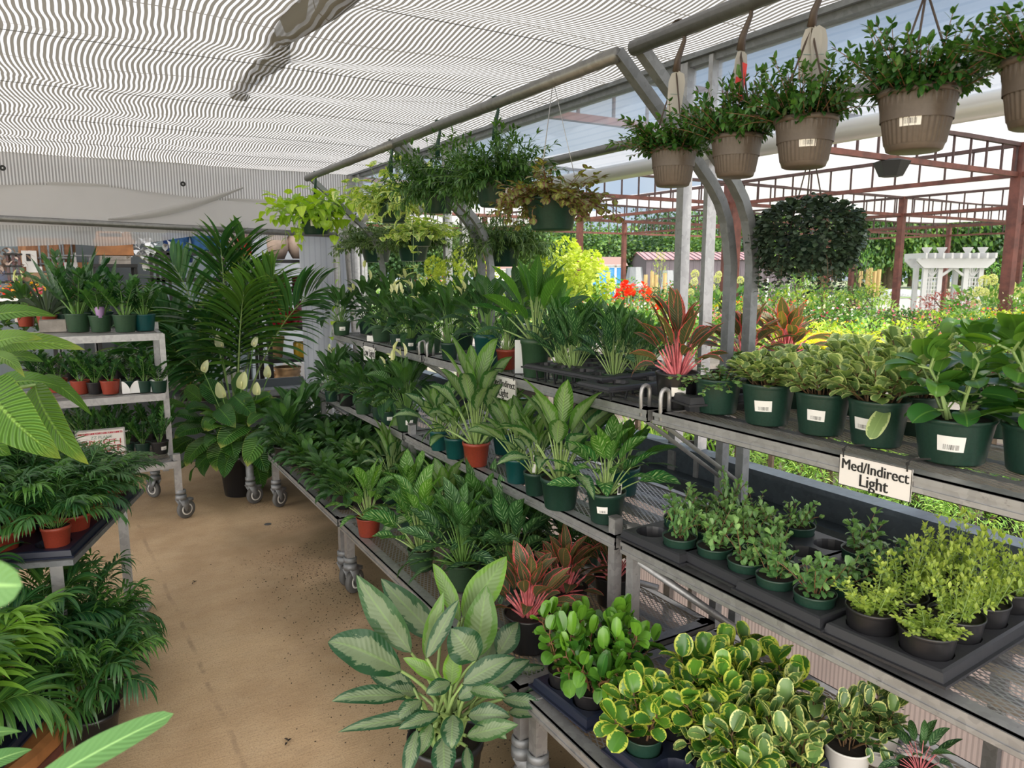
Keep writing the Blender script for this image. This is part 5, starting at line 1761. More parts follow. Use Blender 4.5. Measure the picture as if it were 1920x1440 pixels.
# nearest rack, bottom shelf
x, y, rz = 1.19, 1.555, 0.05
tray('black tray of round green peperomias at the far end of the nearest bottom shelf', x, y, ZB, 2, 2, 0.115, 0.05, 0.045, rz, 'tray_blue')
for i in range(2):
    for j in range(2):
        cx, cy = cell(x, y, rz, 2, 2, 0.115, i, j)
        pw(PP, 'glossy green round-leaved peperomia, %s of the tray at the bottom shelf end' % posn[i][1 - j], 'potted plant', 'pep', cx, cy, ZB + 0.01, 0.05, 0.20, 0.112, 'black', 1.5, var=(i + 2 * j) % 3,
           sticker=(i == 0 and 0.0), group='green round-leaved peperomias on the bottom shelf')
x, y, rz = 1.30, 1.16, 0.05
tray('dark tray with empty cells and yellow-marbled peperomias on the nearest bottom shelf', x, y, ZB, 4, 3, 0.112, 0.050, 0.05, rz, 'tray_blue')
full = {(0, 2): ('pep_mar', 0.16, 'yellow-edged peperomia in green pot at the tray front corner'), (1, 2): ('pep_mar', 0.16, 'yellow-marbled peperomia with brown stem behind the front corner pot'),
        (1, 1): ('pep_mar', 0.17, 'yellow-marbled peperomia in the tray centre, beside the empty cells'), (2, 2): ('pep_mar', 0.18, 'large yellow-marbled peperomia, far side of the dark tray'),
        (3, 2): ('pep_mar', 0.18, 'yellow-marbled peperomia at the far back corner of the dark tray'), (2, 1): ('pep_mar', 0.19, 'yellow-marbled peperomia next to the mesh, centre back of the tray'),
        (3, 1): ('pep_mar', 0.18, 'darker marbled peperomia at the back of the dark tray'), (1, 0): ('pep_mar', 0.13, 'short green and yellow peperomia behind the last empty cell')}
for (i, j), (kd, hh, lab) in full.items():
    cx, cy = cell(x, y, rz, 4, 3, 0.112, i, j)
    pw(PP, lab, 'potted plant', kd, cx, cy, ZB + 0.012, 0.049, hh, 0.105, 'green' if (i, j) == (0, 2) else 'black', 1.5, var=(i + j) % 3, sticker=False, group='yellow-marbled peperomias')
for k, (px, py, hh, lab) in enumerate(((1335, 1440, 0.11, 'cream-edged peperomia farthest left at the bottom of the picture'), (1400, 1420, 0.13, 'cream-edged peperomia second from the left at the bottom of the picture'),
                                       (1468, 1400, 0.15, 'tallest cream-edged peperomia beside the mesh'), (1380, 1500, 0.13, 'cream-edged peperomia partly cut by the bottom edge, left'),
                                       (1475, 1480, 0.14, 'cream-edged peperomia partly cut by the bottom edge, right'))):
    b = on_z(px, py + 30, ZB)
    pw(PP, lab, 'potted plant', 'pep_var', b[0], b[1], ZB, 0.052, hh + 0.03, 0.105, 'black', 1.5, var=k % 3, sticker=False, group='cream-edged peperomias at the bottom of the picture')
b = on_z(1585, 1455, ZB)
pw(PP, 'cream-edged peperomia with bare soil in white pot, front one of two', 'potted plant', 'pep_var', b[0], b[1], ZB, 0.055, 0.15, 0.075, 'white', 1.6, var=1, sticker=0.4)
b = on_z(1640, 1420, ZB)
pw(PP, 'cream-edged peperomia in white pot, standing behind its twin', 'potted plant', 'pep_var', b[0], b[1], ZB, 0.052, 0.12, 0.08, 'white', 1.6, var=2, sticker=0.2)
b = on_z(1720, 1500, ZB)
pw(PP, 'silver-striped dark leaved plant at the bottom right of the mesh shelf', 'potted plant', 'pinstripe', b[0], b[1], ZB, 0.055, 0.10, 0.10, 'white', 1.5, var=0, sticker=False)

# ------------------------------------------------------------------ hanging baskets
def hanging(name, label, kind, px, py, x, rimw, top, half, rail, pot='green', style='basket', ph=1.35, hook='hook_green', hookh=0.13, stick=None, group=None, var=0, wires=3, drop=None, card=None):
    b = on_x(px, py, x)
    mpp = depth(b) / FPX
    rim = rimw * mpp / 2
    H = (py - top) * mpp - rim * ph
    r = plant(name, label, 'hanging plant', kind, b, rim, max(0.05, H), half * mpp, pot, ph, style, var=var, group=group, sticker=(stick if stick is not None else False))
    ztop = rail - b[2]
    zr = rim * ph
    zj = ztop - hookh
    rgk = random.Random(int(px))
    a0 = rgk.uniform(0, 2)
    hp = G()
    if hook != 'wire':
        R_ = 0.026
        pts = [(0, R_ * math.cos(a), ztop + 0.0 + R_ * math.sin(a)) for a in np.linspace(-0.5, math.pi, 9)]
        pts = [(p[0], p[1], p[2]) for p in pts] + [(0, -R_, ztop - 0.03), (0, -0.004, ztop - 0.07), (0, 0, zj)]
        hp.tube(pts, [0.0055] * 9 + [0.0065, 0.010, 0.013], 6, flat=0.5)
        child_ = link('hanger_hook', hp.mesh('hanger_hook', M[hook], True), r)
    w = G()
    for k in range(wires):
        a = a0 + 2 * math.pi * k / wires
        w.tube([(0, 0, zj if hook != 'wire' else ztop), (rim * 0.96 * math.cos(a), rim * 0.96 * math.sin(a), zr)], 0.0022 if hook != 'wire' else 0.0012, 5)
    link('hanger_strands', w.mesh('hanger_strands', M[hook], True), r)
    return r, b, rim, zj


RAILZ = 2.205
hanging('hanging_pothos', 'lime green pothos basket with trailing vines, farthest on the front rail', 'neon', 594, 440, 1.37, 62, 345, 88, RAILZ, stick=-0.1, ph=1.3)
hanging('hanging_pothos', 'marbled yellow-green pothos basket, second from the far end of the front rail', 'marble', 735, 418, 1.37, 72, 300, 84, RAILZ, ph=1.25)
hanging('hanging_bush', 'bushy narrow-leaved basket in green pot right of the marbled pothos', 'needle', 822, 400, 1.37, 66, 270, 92, RAILZ, ph=1.3, group='dark narrow-leaved baskets', var=0)
hanging('hanging_bush', 'bushy narrow-leaved basket with tall shoots, on the largest green hook', 'needle', 928, 388, 1.37, 78, 248, 110, RAILZ, ph=1.3, group='dark narrow-leaved baskets', var=1, stick=0.9)
hanging('hanging_mixed_plant', 'basket of olive and reddish trailing leaves hung on thin wires', 'mixed', 1035, 432, 1.37, 106, 315, 112, RAILZ, ph=1.1, hook='wire')
hanging('hanging_bush', 'pale fine-leaved basket on the rear pipe, behind the marbled pothos', 'needle_s', 706, 492, 2.0, 62, 405, 80, 2.115, ph=1.2, hook='hook_green', var=0, group='pale fine-leaved baskets')
hanging('hanging_bush', 'pale fine-leaved basket on the rear pipe with pothos vines over it', 'needle_s', 775, 490, 2.0, 64, 400, 84, 2.115, ph=1.2, var=1, group='pale fine-leaved baskets')
hanging('hanging_bush', 'pale fine-leaved basket on the rear pipe, left of the olive and reddish basket', 'needle_s', 948, 500, 2.0, 60, 395, 100, 2.115, ph=1.4, var=2, group='pale fine-leaved baskets')
hanging('hanging_pothos', 'second marbled pothos hanging low behind the front rail', 'marble', 790, 462, 1.80, 48, 400, 74, 2.115, ph=1.2, var=1, hook='wire')
r_, b_, rim_, zj = hanging('hanging_hoya', 'blackish dense domed trailing plant hanging low behind the brown pots', 'hoya', 1510, 482, 2.0, 84, 370, 100, 2.115, ph=0.9, hook='hook_brown')
BG = 'ribbed brown hanging pots on the near rail'
brown = ((1261, 350, 88, 205, 88, 'farthest ribbed brown hanging pot with glossy leaves and a stiff white tag', 0.9, False),
         (1378, 333, 96, 140, 88, 'ribbed brown hanging pot with a red and white picture tag', 0.6, False),
         (1506, 315, 114, 112, 104, 'ribbed brown hanging pot with a barcode sticker and two pale tags above', 0.5, 0.12),
         (1713, 285, 140, 40, 120, 'ribbed brown hanging pot with barcode sticker and empty strands above', 0.5, -0.18),
         (1955, 240, 160, 10, 130, 'ribbed brown hanging pot cut by the right edge of the picture', 0.5, False))
for k, (px, py, w, tp, hf, lab, hk, st) in enumerate(brown):
    r_, b_, rim_, zj = hanging('hanging_pot_plant', lab, 'lipstick', px, py, 1.37, w, tp, hf, RAILZ, 'brown', 'brown', 1.55, 'hook_brown', 0.10, stick=st, group=BG, var=k % 3)
    if k < 3:
        # tags tied to the hook
        for q in range(2 if k == 2 else 1):
            g = G()
            vs = [(-0.018, 0, -0.055), (0.018, 0, -0.055), (0.021, 0, 0.03), (0.016, 0, 0.05), (0, 0, 0.058), (-0.016, 0, 0.05), (-0.021, 0, 0.03)]
            g.add(vs + [(a, 0.0015, c) for a, _, c in vs], [tuple(range(7)), tuple(reversed(range(7, 14)))] + [(i, i + 7, (i + 1) % 7 + 7, (i + 1) % 7) for i in range(7)])
            tg = link('tag', g.mesh('tag', M['tagcard']), r_, (0.015 * q, -0.012 * q, zj - 0.055), rot=(0.05, 0.08 - 0.2 * q, -YAW - 0.2 + 0.5 * q + (0.8 if k == 1 else 0)))
            if k == 1:
                g2 = G().box(0.002, 0.0195, -0.002, -0.0005, -0.054, 0.03).box(-0.012, 0.0, -0.002, -0.0005, -0.02, -0.005)
                link('red_print', g2.mesh('red_print', M['tag_red']), tg)
                g3 = G().box(-0.014, -0.004, -0.0024, -0.0006, 0.0, 0.022).box(0.004, 0.012, -0.0026, -0.0021, -0.03, -0.012)
                link('dark_print', g3.mesh('dark_print', M['st_green']), tg)
            else:
                g2 = G()
                for i in range(3):
                    g2.box(-0.012 + 0.009 * i, -0.008 + 0.009 * i, -0.0015, -0.0005, -0.05, -0.044)
                g2.box(-0.013, 0.011, -0.0015, -0.0005, 0.0, 0.001)
                link('printed_marks', g2.mesh('printed_marks', M['greyink']), tg)

# trailing vines of the lime pothos, by the wall panel
def vine(label, pts, kind_mat, seed, n=9, L=0.06, W=0.022):
    rg = np.random.default_rng(seed)
    P = np.array(pts)
    t = np.linspace(0, 1, 30)
    seg = np.linspace(0, 1, len(P))
    C = np.stack([np.interp(t, seg, P[:, k]) for k in range(3)], -1)
    C[1:-1] = (C[:-2] + C[1:-1] * 2 + C[2:]) / 4
    s, f = F(), F()
    s.tubes(C[None], 0.0017, 0.0012, 4)
    idx = np.linspace(2, 29, n).astype(int)
    f.leaves(C[idx], rg.uniform(0, 6.28, n), rg.uniform(-0.6, 0.5, n), 0.8, L * rg.uniform(0.6, 1.1, n), W, 'heart', 0.2, 6, 2, 0, 0, 1.0, None, rg)
    o = link('trailing_vine', s.mesh('trailing_vine', M['st_pale']))
    link('leaves', f.mesh('leaves', M[kind_mat]), o)
    return tag(o, label, 'vine')


b = on_x(594, 400, 1.37)
for k, (off, lab) in enumerate(((((-0.05, -0.02, 0.0), (-0.14, 0.0, -0.02), (-0.2, 0.02, -0.10), (-0.20, 0.02, -0.2)), 'lime pothos vine curling out to the left of the far basket'),
                                (((0.02, -0.06, 0.0), (0.10, -0.04, -0.1), (0.13, -0.02, -0.3), (0.12, 0.0, -0.55), (0.06, 0.0, -0.8)), 'lime pothos vine hanging from the far basket down to the top shelf'),
                                (((-0.06, -0.06, 0.0), (-0.12, -0.08, -0.06), (-0.15, -0.08, -0.2)), 'lime pothos vine hanging in front of the far basket'))):
    vine(lab, [b + np.array(q) for q in off], 'neon', 40 + k, 8 + 3 * k)
b = on_x(760, 380, 1.37)
vine('marbled pothos vine trailing from the second basket over the pale bush', [b, b + (0.03, -0.02, -0.12), b + (0.02, -0.03, -0.3), b + (0.06, -0.03, -0.36)], 'marble', 51, 12, 0.07, 0.026)

# ------------------------------------------------------------------ back rack plants
for k, (px, py, w, tp, hf, kd, po, st, lab) in enumerate((
        (148, 622, 44, 470, 60, 'zz', 'olive', 0.0, 'zz plant in stickered green pot at the left of the back top shelf'),
        (190, 622, 40, 510, 48, 'zz', 'olive', False, 'zz plant with a purple sleeve in the middle green pot of the back top shelf'),
        (236, 622, 42, 500, 56, 'zz', 'olive', False, 'zz plant in the right green pot of the back top shelf'),
        (272, 620, 40, 520, 50, 'zz', 'teal', False, 'zz plant in darker teal pot at the right end of the back top shelf'),
        (128, 616, 36, 460, 44, 'snake', 'green', False, 'snake plant with long pointed leaves, left on the back top shelf'),
        (160, 612, 36, 455, 46, 'snake', 'green', False, 'snake plant standing behind the stickered zz plant'),
        (195, 612, 36, 470, 40, 'snake', 'green', False, 'snake plant leaning right behind the purple sleeve'),
        (90, 618, 34, 520, 44, 'dracaena', 'red', False, 'dark narrow-leaved plant in red-brown pot left of the back top shelf'),
        (50, 612, 30, 520, 40, 'lily_fl', 'red', False, 'flowering peace lily behind the pale leaves at the far left'))):
    pl('potted_snake_plant' if kd == 'snake' else 'potted_zz_plant' if kd == 'zz' else 'potted_dracaena' if kd == 'dracaena' else 'potted_peace_lily', lab, 'potted plant', kd, px, py, 1.205, w, tp, hf, po, 1.55, var=k % 3, sticker=st)
# second shelf
for k, (px, w, tp, po, lab) in enumerate(((152, 34, 655, 'red', 'zz plant in red pot at the left of the visible middle back shelf'), (180, 30, 665, 'black', 'zz plant in black pot between two red pots'), (208, 34, 655, 'red', 'zz plant in red pot left of the white tray'),
                                          (245, 30, 668, 'green', 'zz plant at the left in the white scalloped tray'), (272, 30, 660, 'green', 'zz plant in the middle of the white scalloped tray'), (299, 30, 672, 'green', 'zz plant at the right in the white scalloped tray'),
                                          (110, 34, 660, 'red', 'zz plant on the middle back shelf behind the hanging pale leaf'), (75, 34, 660, 'red', 'zz plant on the middle back shelf at the far left'))):
    pl('potted_zz_plant', lab, 'potted plant', 'zz_small', px, 738 if k < 3 else 735, 0.828, w, tp, 32, po, 1.5, var=k % 3, sticker=False, group='zz plants on the middle back shelf')
for k, px in enumerate((60, 90, 130, 165, 195, 225, 258, 290)):
    pl('potted_zz_plant', 'shaded zz plant, %s from the left in the rear row of the middle back shelf' % words_col[k].replace('nearest', 'first'), 'potted plant', 'zz_small', px, 714, 0.828, 30, 648 + (k % 3) * 6, 34, 'black', 1.5, var=(k + 1) % 3, sticker=False, group='zz plants in the rear row of the middle back shelf')
for k, (px, w, tp, po, lab) in enumerate(((240, 26, 775, 'green', 'small zz plant just right of the sale sign'), (269, 28, 782, 'green', 'small zz plant in low green pot on the bottom back shelf'), (301, 32, 755, 'black', 'zz plant in black stickered pot at the right end of the bottom back shelf'),
                                          (205, 28, 760, 'green', 'zz plant behind the sale sign'), (165, 28, 755, 'green', 'zz plant above the left part of the sale sign'))):
    pl('potted_zz_plant', lab, 'potted plant', 'zz_small', px, 850, 0.43, w, tp, 26, po, 1.5, var=k % 3, sticker=(0.5 if k == 2 else False), group='zz plants on the bottom back shelf')
for k, px in enumerate((150, 185, 218, 250, 282, 310)):
    pl('potted_zz_plant', 'dark zz plant, %s from the left in the rear row of the bottom back shelf' % words_col[k].replace('nearest', 'first'), 'potted plant', 'zz_small', px, 832, 0.42, 28, 745 + (k % 2) * 8, 32, 'black', 1.5, var=(k + 2) % 3, sticker=False, group='zz plants in the rear row of the bottom back shelf')
# white scalloped tray
a, c = on_z(229, 737, 0.828), on_z(313, 733, 0.828)
g = G()
n = 49
vs, fs = [], []
for i in range(n):
    t = i / (n - 1)
    hgt = 0.025 + 0.055 * (0.5 - 0.5 * math.cos(t * 6.2832 * 3 + math.pi))
    hgt = 0.03 + 0.05 * abs(math.cos(t * math.pi * 3)) ** 0.8
    vs += [(a[0] + (c[0] - a[0]) * t, a[1] - 0.055, 0.83), (a[0] + (c[0] - a[0]) * t, a[1] - 0.062, 0.83 + hgt)]
for i in range(n - 1):
    fs.append((2 * i, 2 * i + 2, 2 * i + 3, 2 * i + 1))
g.add(vs, fs)
g.box(a[0], c[0], a[1] - 0.055, a[1] + 0.20, 0.83, 0.835)
g.box(a[0], a[0] + 0.003, a[1] - 0.055, a[1] + 0.20, 0.83, 0.90)
g.box(c[0] - 0.003, c[0], a[1] - 0.055, a[1] + 0.20, 0.83, 0.90)
tag(link('pot_tray', g.mesh('pot_tray', M['tray_white'])), 'white scalloped tray holding three zz plants on the middle back shelf', 'tray')
b = on_z(190, 622, 1.205)
g = G().lathe([(0.020, 0), (0.030, 0.055), (0.024, 0.07)], 12)
tag(link('pot_sleeve', g.mesh('pot_sleeve', M['purpletag'], True), None, (b[0], b[1] - 0.05, 1.30)), 'purple and white sleeve among zz stems on the back top shelf', 'sleeve')
# grey open box on the top shelf
b = on_z(105, 622, 1.205)
tag(link('storage_box', G().box(-0.09, 0.06, -0.02, 0.1, 0, 0.075).mesh('storage_box', M['oldwood']), None, (b[0], b[1], 1.206)), 'small grey box left of the stickered pot on the back top shelf', 'box')

# large peace lily on the floor
tocam_ = -_fw
bl = on_z(452, 925, 0.0)
root = plant('potted_peace_lily', 'very large peace lily with cream flowers in a black nursery pot on the floor', 'potted plant', None, bl, 0.145, 0.5, 0.4, 'black', 2.15, 'tall', sticker=False)
sp = g_rosette(77, 46, (0.10, 0.28), 0.27, 0.095, (-5, 80), (45, 105), 'lily_b', prof='ovate', fold=0.10, rip=0.10, sr=0.005, spathes=0, nv=10, nu=3, petb=26, roll=0.3)
for nm, f, mt in sp:
    link(nm, f.mesh(nm, mt), root, (0, 0, 0.29), 0.4)
f = F()
DL = depth(bl)
for k, (ax, ay, bx, by, hw, dz) in enumerate(((393, 764, 347, 773, 15, 0.1), (380, 788, 326, 778, 13, 0.2), (386, 802, 326, 820, 17, 0.25), (415, 778, 382, 806, 15, 0.3), (462, 798, 412, 838, 23, 0.35), (398, 820, 346, 873, 17, 0.3),
                                              (506, 804, 462, 873, 24, 0.35), (428, 822, 404, 882, 23, 0.25), (416, 752, 376, 716, 21, 0.0), (438, 742, 478, 782, 21, 0.15), (492, 772, 455, 750, 11, 0.15), (364, 822, 314, 860, 20, 0.1),
                                              (502, 774, 464, 798, 12, 0.25), (350, 762, 291, 757, 9, 0.1), (378, 752, 344, 728, 16, 0.0), (446, 790, 436, 845, 20, 0.2), (480, 830, 500, 885, 20, 0.2), (410, 765, 440, 800, 18, 0.3), (470, 760, 512, 745, 16, 0.0), (440, 740, 462, 700, 17, -0.1))):
    A = at_depth(ax, ay, DL - dz * 0.6) - bl
    B_ = at_depth(bx, by, DL - dz - 0.12) - bl
    m_ = DL / FPX
    f.blade(A, B_, hw * m_ * 1.25, 9 * m_, tocam_ * 0.75 + np.array([0, 0, 0.55]), 'ovate', 0.12, 12, 3, rip=0.08, rnd=0.25 + 0.09 * (k % 8), tipdrop=0.02)
link('leaves', f.mesh('leaves', M['lily_b']), root, (0, 0, 0))
dpt = depth(bl)
for k, (px, py, s) in enumerate(((452, 722, 0.13), (482, 733, 0.10), (418, 738, 0.12), (382, 690, 0.09), (502, 700, 0.10), (415, 645, 0.11), (475, 642, 0.08))):
    t = at_depth(px, py + 8, dpt + (0.25 if k > 3 else -0.12))
    f = F()
    f.blade(t - np.array(bl), t - np.array(bl) + np.array([0.03 - 0.03 * (k % 3), -0.02, s]), s * 0.40, 0.01, (-0.3, -0.9, 0.2), 'ovate', 0.5, rnd=0.3 + 0.1 * k)
    fl = link('flower', f.mesh('flower', M['spathe']), root)
    st = G().tube([(0, 0, 0.3), tuple((t - bl) * np.array([0.6, 0.6, 0.75])), tuple(t - bl)], 0.004, 5)
    link('flower_stalk', st.mesh('flower_stalk', M['st_green'], True), fl)
    link('spadix', G().tube([tuple(t - bl + np.array([0, -0.015, 0.01])), tuple(t - bl + np.array([0.004, -0.02, s * 0.45]))], 0.006, 6).mesh('spadix', M['spadix'], True), fl)

# tall palm behind it
bp = np.array([1.0, 5.95, 0.0])
root = plant('potted_palm', 'tall feathery palm with wide fans rising behind the large peace lily', 'potted plant', None, bp, 0.16, 0.5, 0.4, 'black', 2.0, 'tall', sticker=False)
s, f = F(), F()
cen = at_depth(425, 720, depth(bp))
fr = [(-0.55, 0.0, 0.62, 40), (-0.80, -0.05, 0.30, 30), (-0.35, 0.1, 0.95, 25), (0.0, -0.1, 1.12, 20), (0.22, 0.1, 1.1, 22), (0.42, 0.0, 0.85, 28), (0.72, -0.1, 0.75, 35), (-0.45, -0.35, 0.30, 70), (0.12, -0.3, 0.75, 40),
      (-0.7, -0.1, 0.55, 45), (-0.15, -0.25, 0.55, 60), (0.3, 0.3, 0.9, 20)]
rgp = np.random.default_rng(5)
c0 = cen - bp
for k, (dx, dy, dz, bn) in enumerate(fr):
    end = c0 + (_rt * dx + np.array([0, dy, 0]) + np.array([0, 0, dz])) * 0.98
    A0 = np.array([0.0, 0, 0.32])
    mid = (A0 * 0.45 + end * 0.55) + np.array([0, 0, 0.10 + 0.22 * abs(dx)]) - _rt * dx * 0.12
    t = np.linspace(0, 1, 28)[:, None]
    C = A0 * (1 - t) ** 2 + 2 * mid * t * (1 - t) + end * t * t
    s.tubes(C[None, ::3], 0.010, 0.003, 5)
    T = np.gradient(C, axis=0)
    T /= np.linalg.norm(T, axis=1, keepdims=True)
    upv = np.array([0, -0.75, 0.65])
    S = np.cross(T, upv)
    S /= np.linalg.norm(S, axis=1, keepdims=True)
    N = np.cross(S, T)
    m = 30
    for j in range(m):
        u = 0.42 + 0.58 * j / (m - 1)
        i0 = int(u * 27)
        w = (j + 0.5) / m
        ll = 0.33 * (0.55 + 0.6 * math.sin(math.pi * (0.15 + 0.75 * w)))
        a = (62 - 42 * w) * D2R
        for sg in (-1, 1):
            D = T[i0] * math.cos(a) + S[i0] * sg * math.sin(a) + N[i0] * 0.22 + rgp.normal(0, 0.05, 3)
            az_, el_ = angs(D[None])
            f.leaves(C[i0][None], az_, el_, (18 + bn * 0.7) * D2R, ll * 1.06, 0.027, 'lance', 0.22, 6, 1, rgp.uniform(-0.5, 0.5), 0, 1.4, np.array([min(1, max(0, rgp.uniform(0, 0.5) + (0.45 if k in (8, 11, 5) else 0)))]), rgp)
link('stems', s.mesh('stems', M['st_pale']), root)
link('leaves', f.mesh('leaves', M['majesty']), root)

# ------------------------------------------------------------------ hero aglaonema on the floor
ph_ = np.array([0.86, 1.85, 0.0])
root = plant('potted_aglaonema', 'largest silver-leaved aglaonema, in a black pot on the floor at the front', 'potted plant', None, ph_, 0.118, 0.5, 0.4, 'black', 1.75, 'tall', sticker=False)
D0 = depth(ph_ + np.array([0, 0, 0.3]))
HL = [  # leaf base px, tip px, depth offsets of base and tip, half width px, bulge px, face (0 up .. 1 to the camera), young
    (752, 1258, 612, 1200, -0.05, -0.12, 36, 30, 0.55, 0.05, 0.10), (759, 1305, 620, 1312, -0.08, -0.2, 18, 12, 0.5, 0.02, 0.04), (826, 1338, 632, 1371, -0.12, -0.28, 15, 10, 0.5, 0.02, 0.0),
    (771, 1224, 667, 1078, 0.0, 0.03, 27, 6, 0.9, 0.25, 0.0), (826, 1200, 713, 1085, 0.08, 0.15, 26, 8, 0.9, 0.1, 0.0), (798, 1234, 831, 1110, -0.02, -0.05, 16, 4, 0.8, 0.7, 0.0),
    (862, 1165, 811, 1052, 0.03, 0.06, 15, 4, 0.3, 0.9, 0.0), (868, 1158, 950, 1043, 0.05, 0.12, 28, 5, 0.9, 0.95, 0.0), (893, 1232, 912, 1098, 0.0, 0.0, 30, 7, 0.9, 0.6, 0.05),
    (893, 1238, 845, 1178, -0.08, -0.10, 32, 16, 0.7, 0.05, 0.0), (800, 1234, 860, 1122, -0.08, -0.06, 15, 5, 0.6, 0.1, 0.0), (934, 1228, 972, 1165, 0.06, 0.10, 21, 8, 0.7, 0.05, 0.0),
    (868, 1282, 966, 1230, -0.10, -0.08, 21, 10, 0.6, 0.05, 0.05), (911, 1288, 994, 1236, 0.0, 0.03, 18, 8, 0.6, 0.05, 0.0), (942, 1290, 1022, 1248, 0.05, 0.08, 18, 8, 0.6, 0.1, 0.0),
    (881, 1293, 948, 1308, -0.10, -0.16, 14, 12, 0.5, 0.35, 0.0), (939, 1298, 1015, 1287, 0.0, -0.02, 12, 6, 0.5, 0.05, 0.0), (942, 1311, 1023, 1326, -0.06, -0.12, 15, 8, 0.5, 0.05, 0.0),
    (878, 1342, 957, 1343, -0.12, -0.16, 20, 14, 0.6, 0.05, 0.0), (954, 1336, 1009, 1340, -0.08, -0.10, 12, 8, 0.5, 0.1, 0.0), (875, 1380, 972, 1358, -0.15, -0.2, 18, 10, 0.6, 0.35, 0.0),
    (850, 1340, 847, 1405, -0.16, -0.26, 21, 14, 0.8, 0.1, 0.0), (832, 1380, 834, 1465, -0.18, -0.28, 23, 8, 0.9, 0.02, 0.0), (782, 1368, 760, 1462, -0.16, -0.24, 15, 6, 0.8, 0.05, 0.0),
    (809, 1358, 785, 1418, -0.14, -0.2, 14, 6, 0.7, 0.4, 0.0), (790, 1314, 742, 1352, -0.12, -0.2, 16, 12, 0.6, 0.1, 0.0), (823, 1339, 746, 1366, -0.14, -0.24, 14, 8, 0.6, 0.05, 0.0),
    (844, 1280, 798, 1300, -0.12, -0.2, 15, 12, 0.7, 0.05, 0.0), (846, 1284, 852, 1212, -0.05, -0.08, 17, 2, 0.8, 0.95, 0.0), (829, 1277, 755, 1232, -0.05, -0.1, 13, 8, 0.6, 0.9, 0.0),
    (775, 1290, 688, 1255, 0.05, 0.05, 20, 8, 0.7, 0.02, 0.0), (785, 1300, 720, 1296, 0.05, 0.02, 18, 8, 0.5, 0.02, 0.0), (900, 1260, 935, 1180, 0.10, 0.16, 22, 5, 0.8, 0.02, 0.0),
    (875, 1400, 880, 1460, -0.16, -0.24, 11, 5, 0.8, 0.05, 0.0), (860, 1310, 900, 1290, -0.1, -0.1, 15, 8, 0.5, 0.05, 0.0), (905, 1350, 950, 1385, -0.12, -0.2, 14, 8, 0.6, 0.3, 0.0)]
f, s = F(), F()
tocam = -_fw
for k, (ax, ay, bx, by, da, db, hw, bl_, fc, yg, td) in enumerate(HL):
    A = at_depth(ax, ay, D0 + da) - ph_
    B_ = at_depth(bx, by, D0 + db) - ph_
    mpp = (D0 + db) / FPX
    hint = tocam * fc + np.array([0, 0, 1.0]) * (1.05 - fc)
    f.blade(A, B_, hw * mpp * 1.08, bl_ * mpp, hint, 'lance', 0.20, 16, 4, rip=0.10, rnd=yg, tipdrop=0.010 + td * 0.1)
    p0 = np.array([0.045 * math.cos(k * 2.4), 0.045 * math.sin(k * 2.4), 0.19])
    t = np.linspace(0, 1, 7)[:, None]
    mid = p0 * 0.4 + A * 0.6 + np.array([0, 0, 0.03]) + (p0 - A) * np.array([0.15, 0.15, 0])
    s.tubes((p0 * (1 - t) ** 2 + 2 * mid * t * (1 - t) + A * t * t)[None], 0.0075, 0.0045, 6)
link('stems', s.mesh('stems', M['st_pale']), root)
link('leaves', f.mesh('leaves', M['agla']), root)

# ------------------------------------------------------------------ large pale peace lily at the left edge and the leaves nearest the camera
pn = np.array([-0.80, 1.45, 0.0])
root = plant('potted_peace_lily', 'pale green peace lily with huge ribbed leaves reaching in from the left edge', 'potted plant', None, pn, 0.16, 0.5, 0.4, 'black', 1.9, 'tall', sticker=False)
f, s = F(), F()
NL = [(-20, 722, 104, 856, 1.50, 1.42, 62, 46, 0.75, 0.35), (66, 722, 157, 868, 1.55, 1.48, 36, 30, 0.8, 0.45), (78, 706, 167, 770, 1.7, 1.68, 17, 18, 0.5, 0.05), (-30, 652, 150, 648, 1.5, 1.36, 27, 20, 0.72, 0.8),
      (-40, 655, 68, 628, 1.45, 1.3, 26, 12, 0.75, 0.8), (-45, 602, 96, 586, 1.6, 1.5, 22, 18, 0.75, 0.25), (-30, 690, 72, 668, 1.55, 1.4, 26, 14, 0.6, 0.1), (-30, 735, 110, 718, 1.7, 1.6, 30, 20, 0.6, 0.05),
      (-40, 800, 10, 850, 1.6, 1.5, 40, 10, 0.8, 0.2), (-30, 668, 40, 690, 1.4, 1.28, 22, 12, 0.3, 0.6)]
for k, (ax, ay, bx, by, da, db, hw, bl_, fc, yg) in enumerate(NL):
    A, B_ = at_depth(ax, ay, da) - pn, at_depth(bx, by, db) - pn
    mpp = db / FPX
    f.blade(A, B_, hw * mpp, bl_ * mpp, tocam * fc + np.array([0, 0, 1.0]) * (1.05 - fc), 'ovate', 0.16, 20, 4, rip=0.05, rnd=yg, tipdrop=0.02)
    p0 = np.array([0.03 * math.cos(k * 2.4), 0.03 * math.sin(k * 2.4), 0.27])
    t = np.linspace(0, 1, 9)[:, None]
    mid = np.array([p0[0] * 0.6 + A[0] * 0.4, p0[1] * 0.6 + A[1] * 0.4, A[2] + 0.05])
    s.tubes((p0 * (1 - t) ** 2 + 2 * mid * t * (1 - t) + A * t * t)[None], 0.008, 0.004, 6)
rgl = np.random.default_rng(4)
link('stems', s.mesh('stems', M['st_pale']), root)
link('leaves', f.mesh('leaves', M['lily_f']), root)
pn = np.array([-0.42, 0.62, 0.0])
root = plant('potted_rubber_plant', 'tall plant standing close to the camera, its blurred oblong leaves entering at lower left', 'potted plant', None, pn, 0.13, 0.5, 0.4, 'black', 1.9, 'tall', sticker=False)
f, s = F(), F()
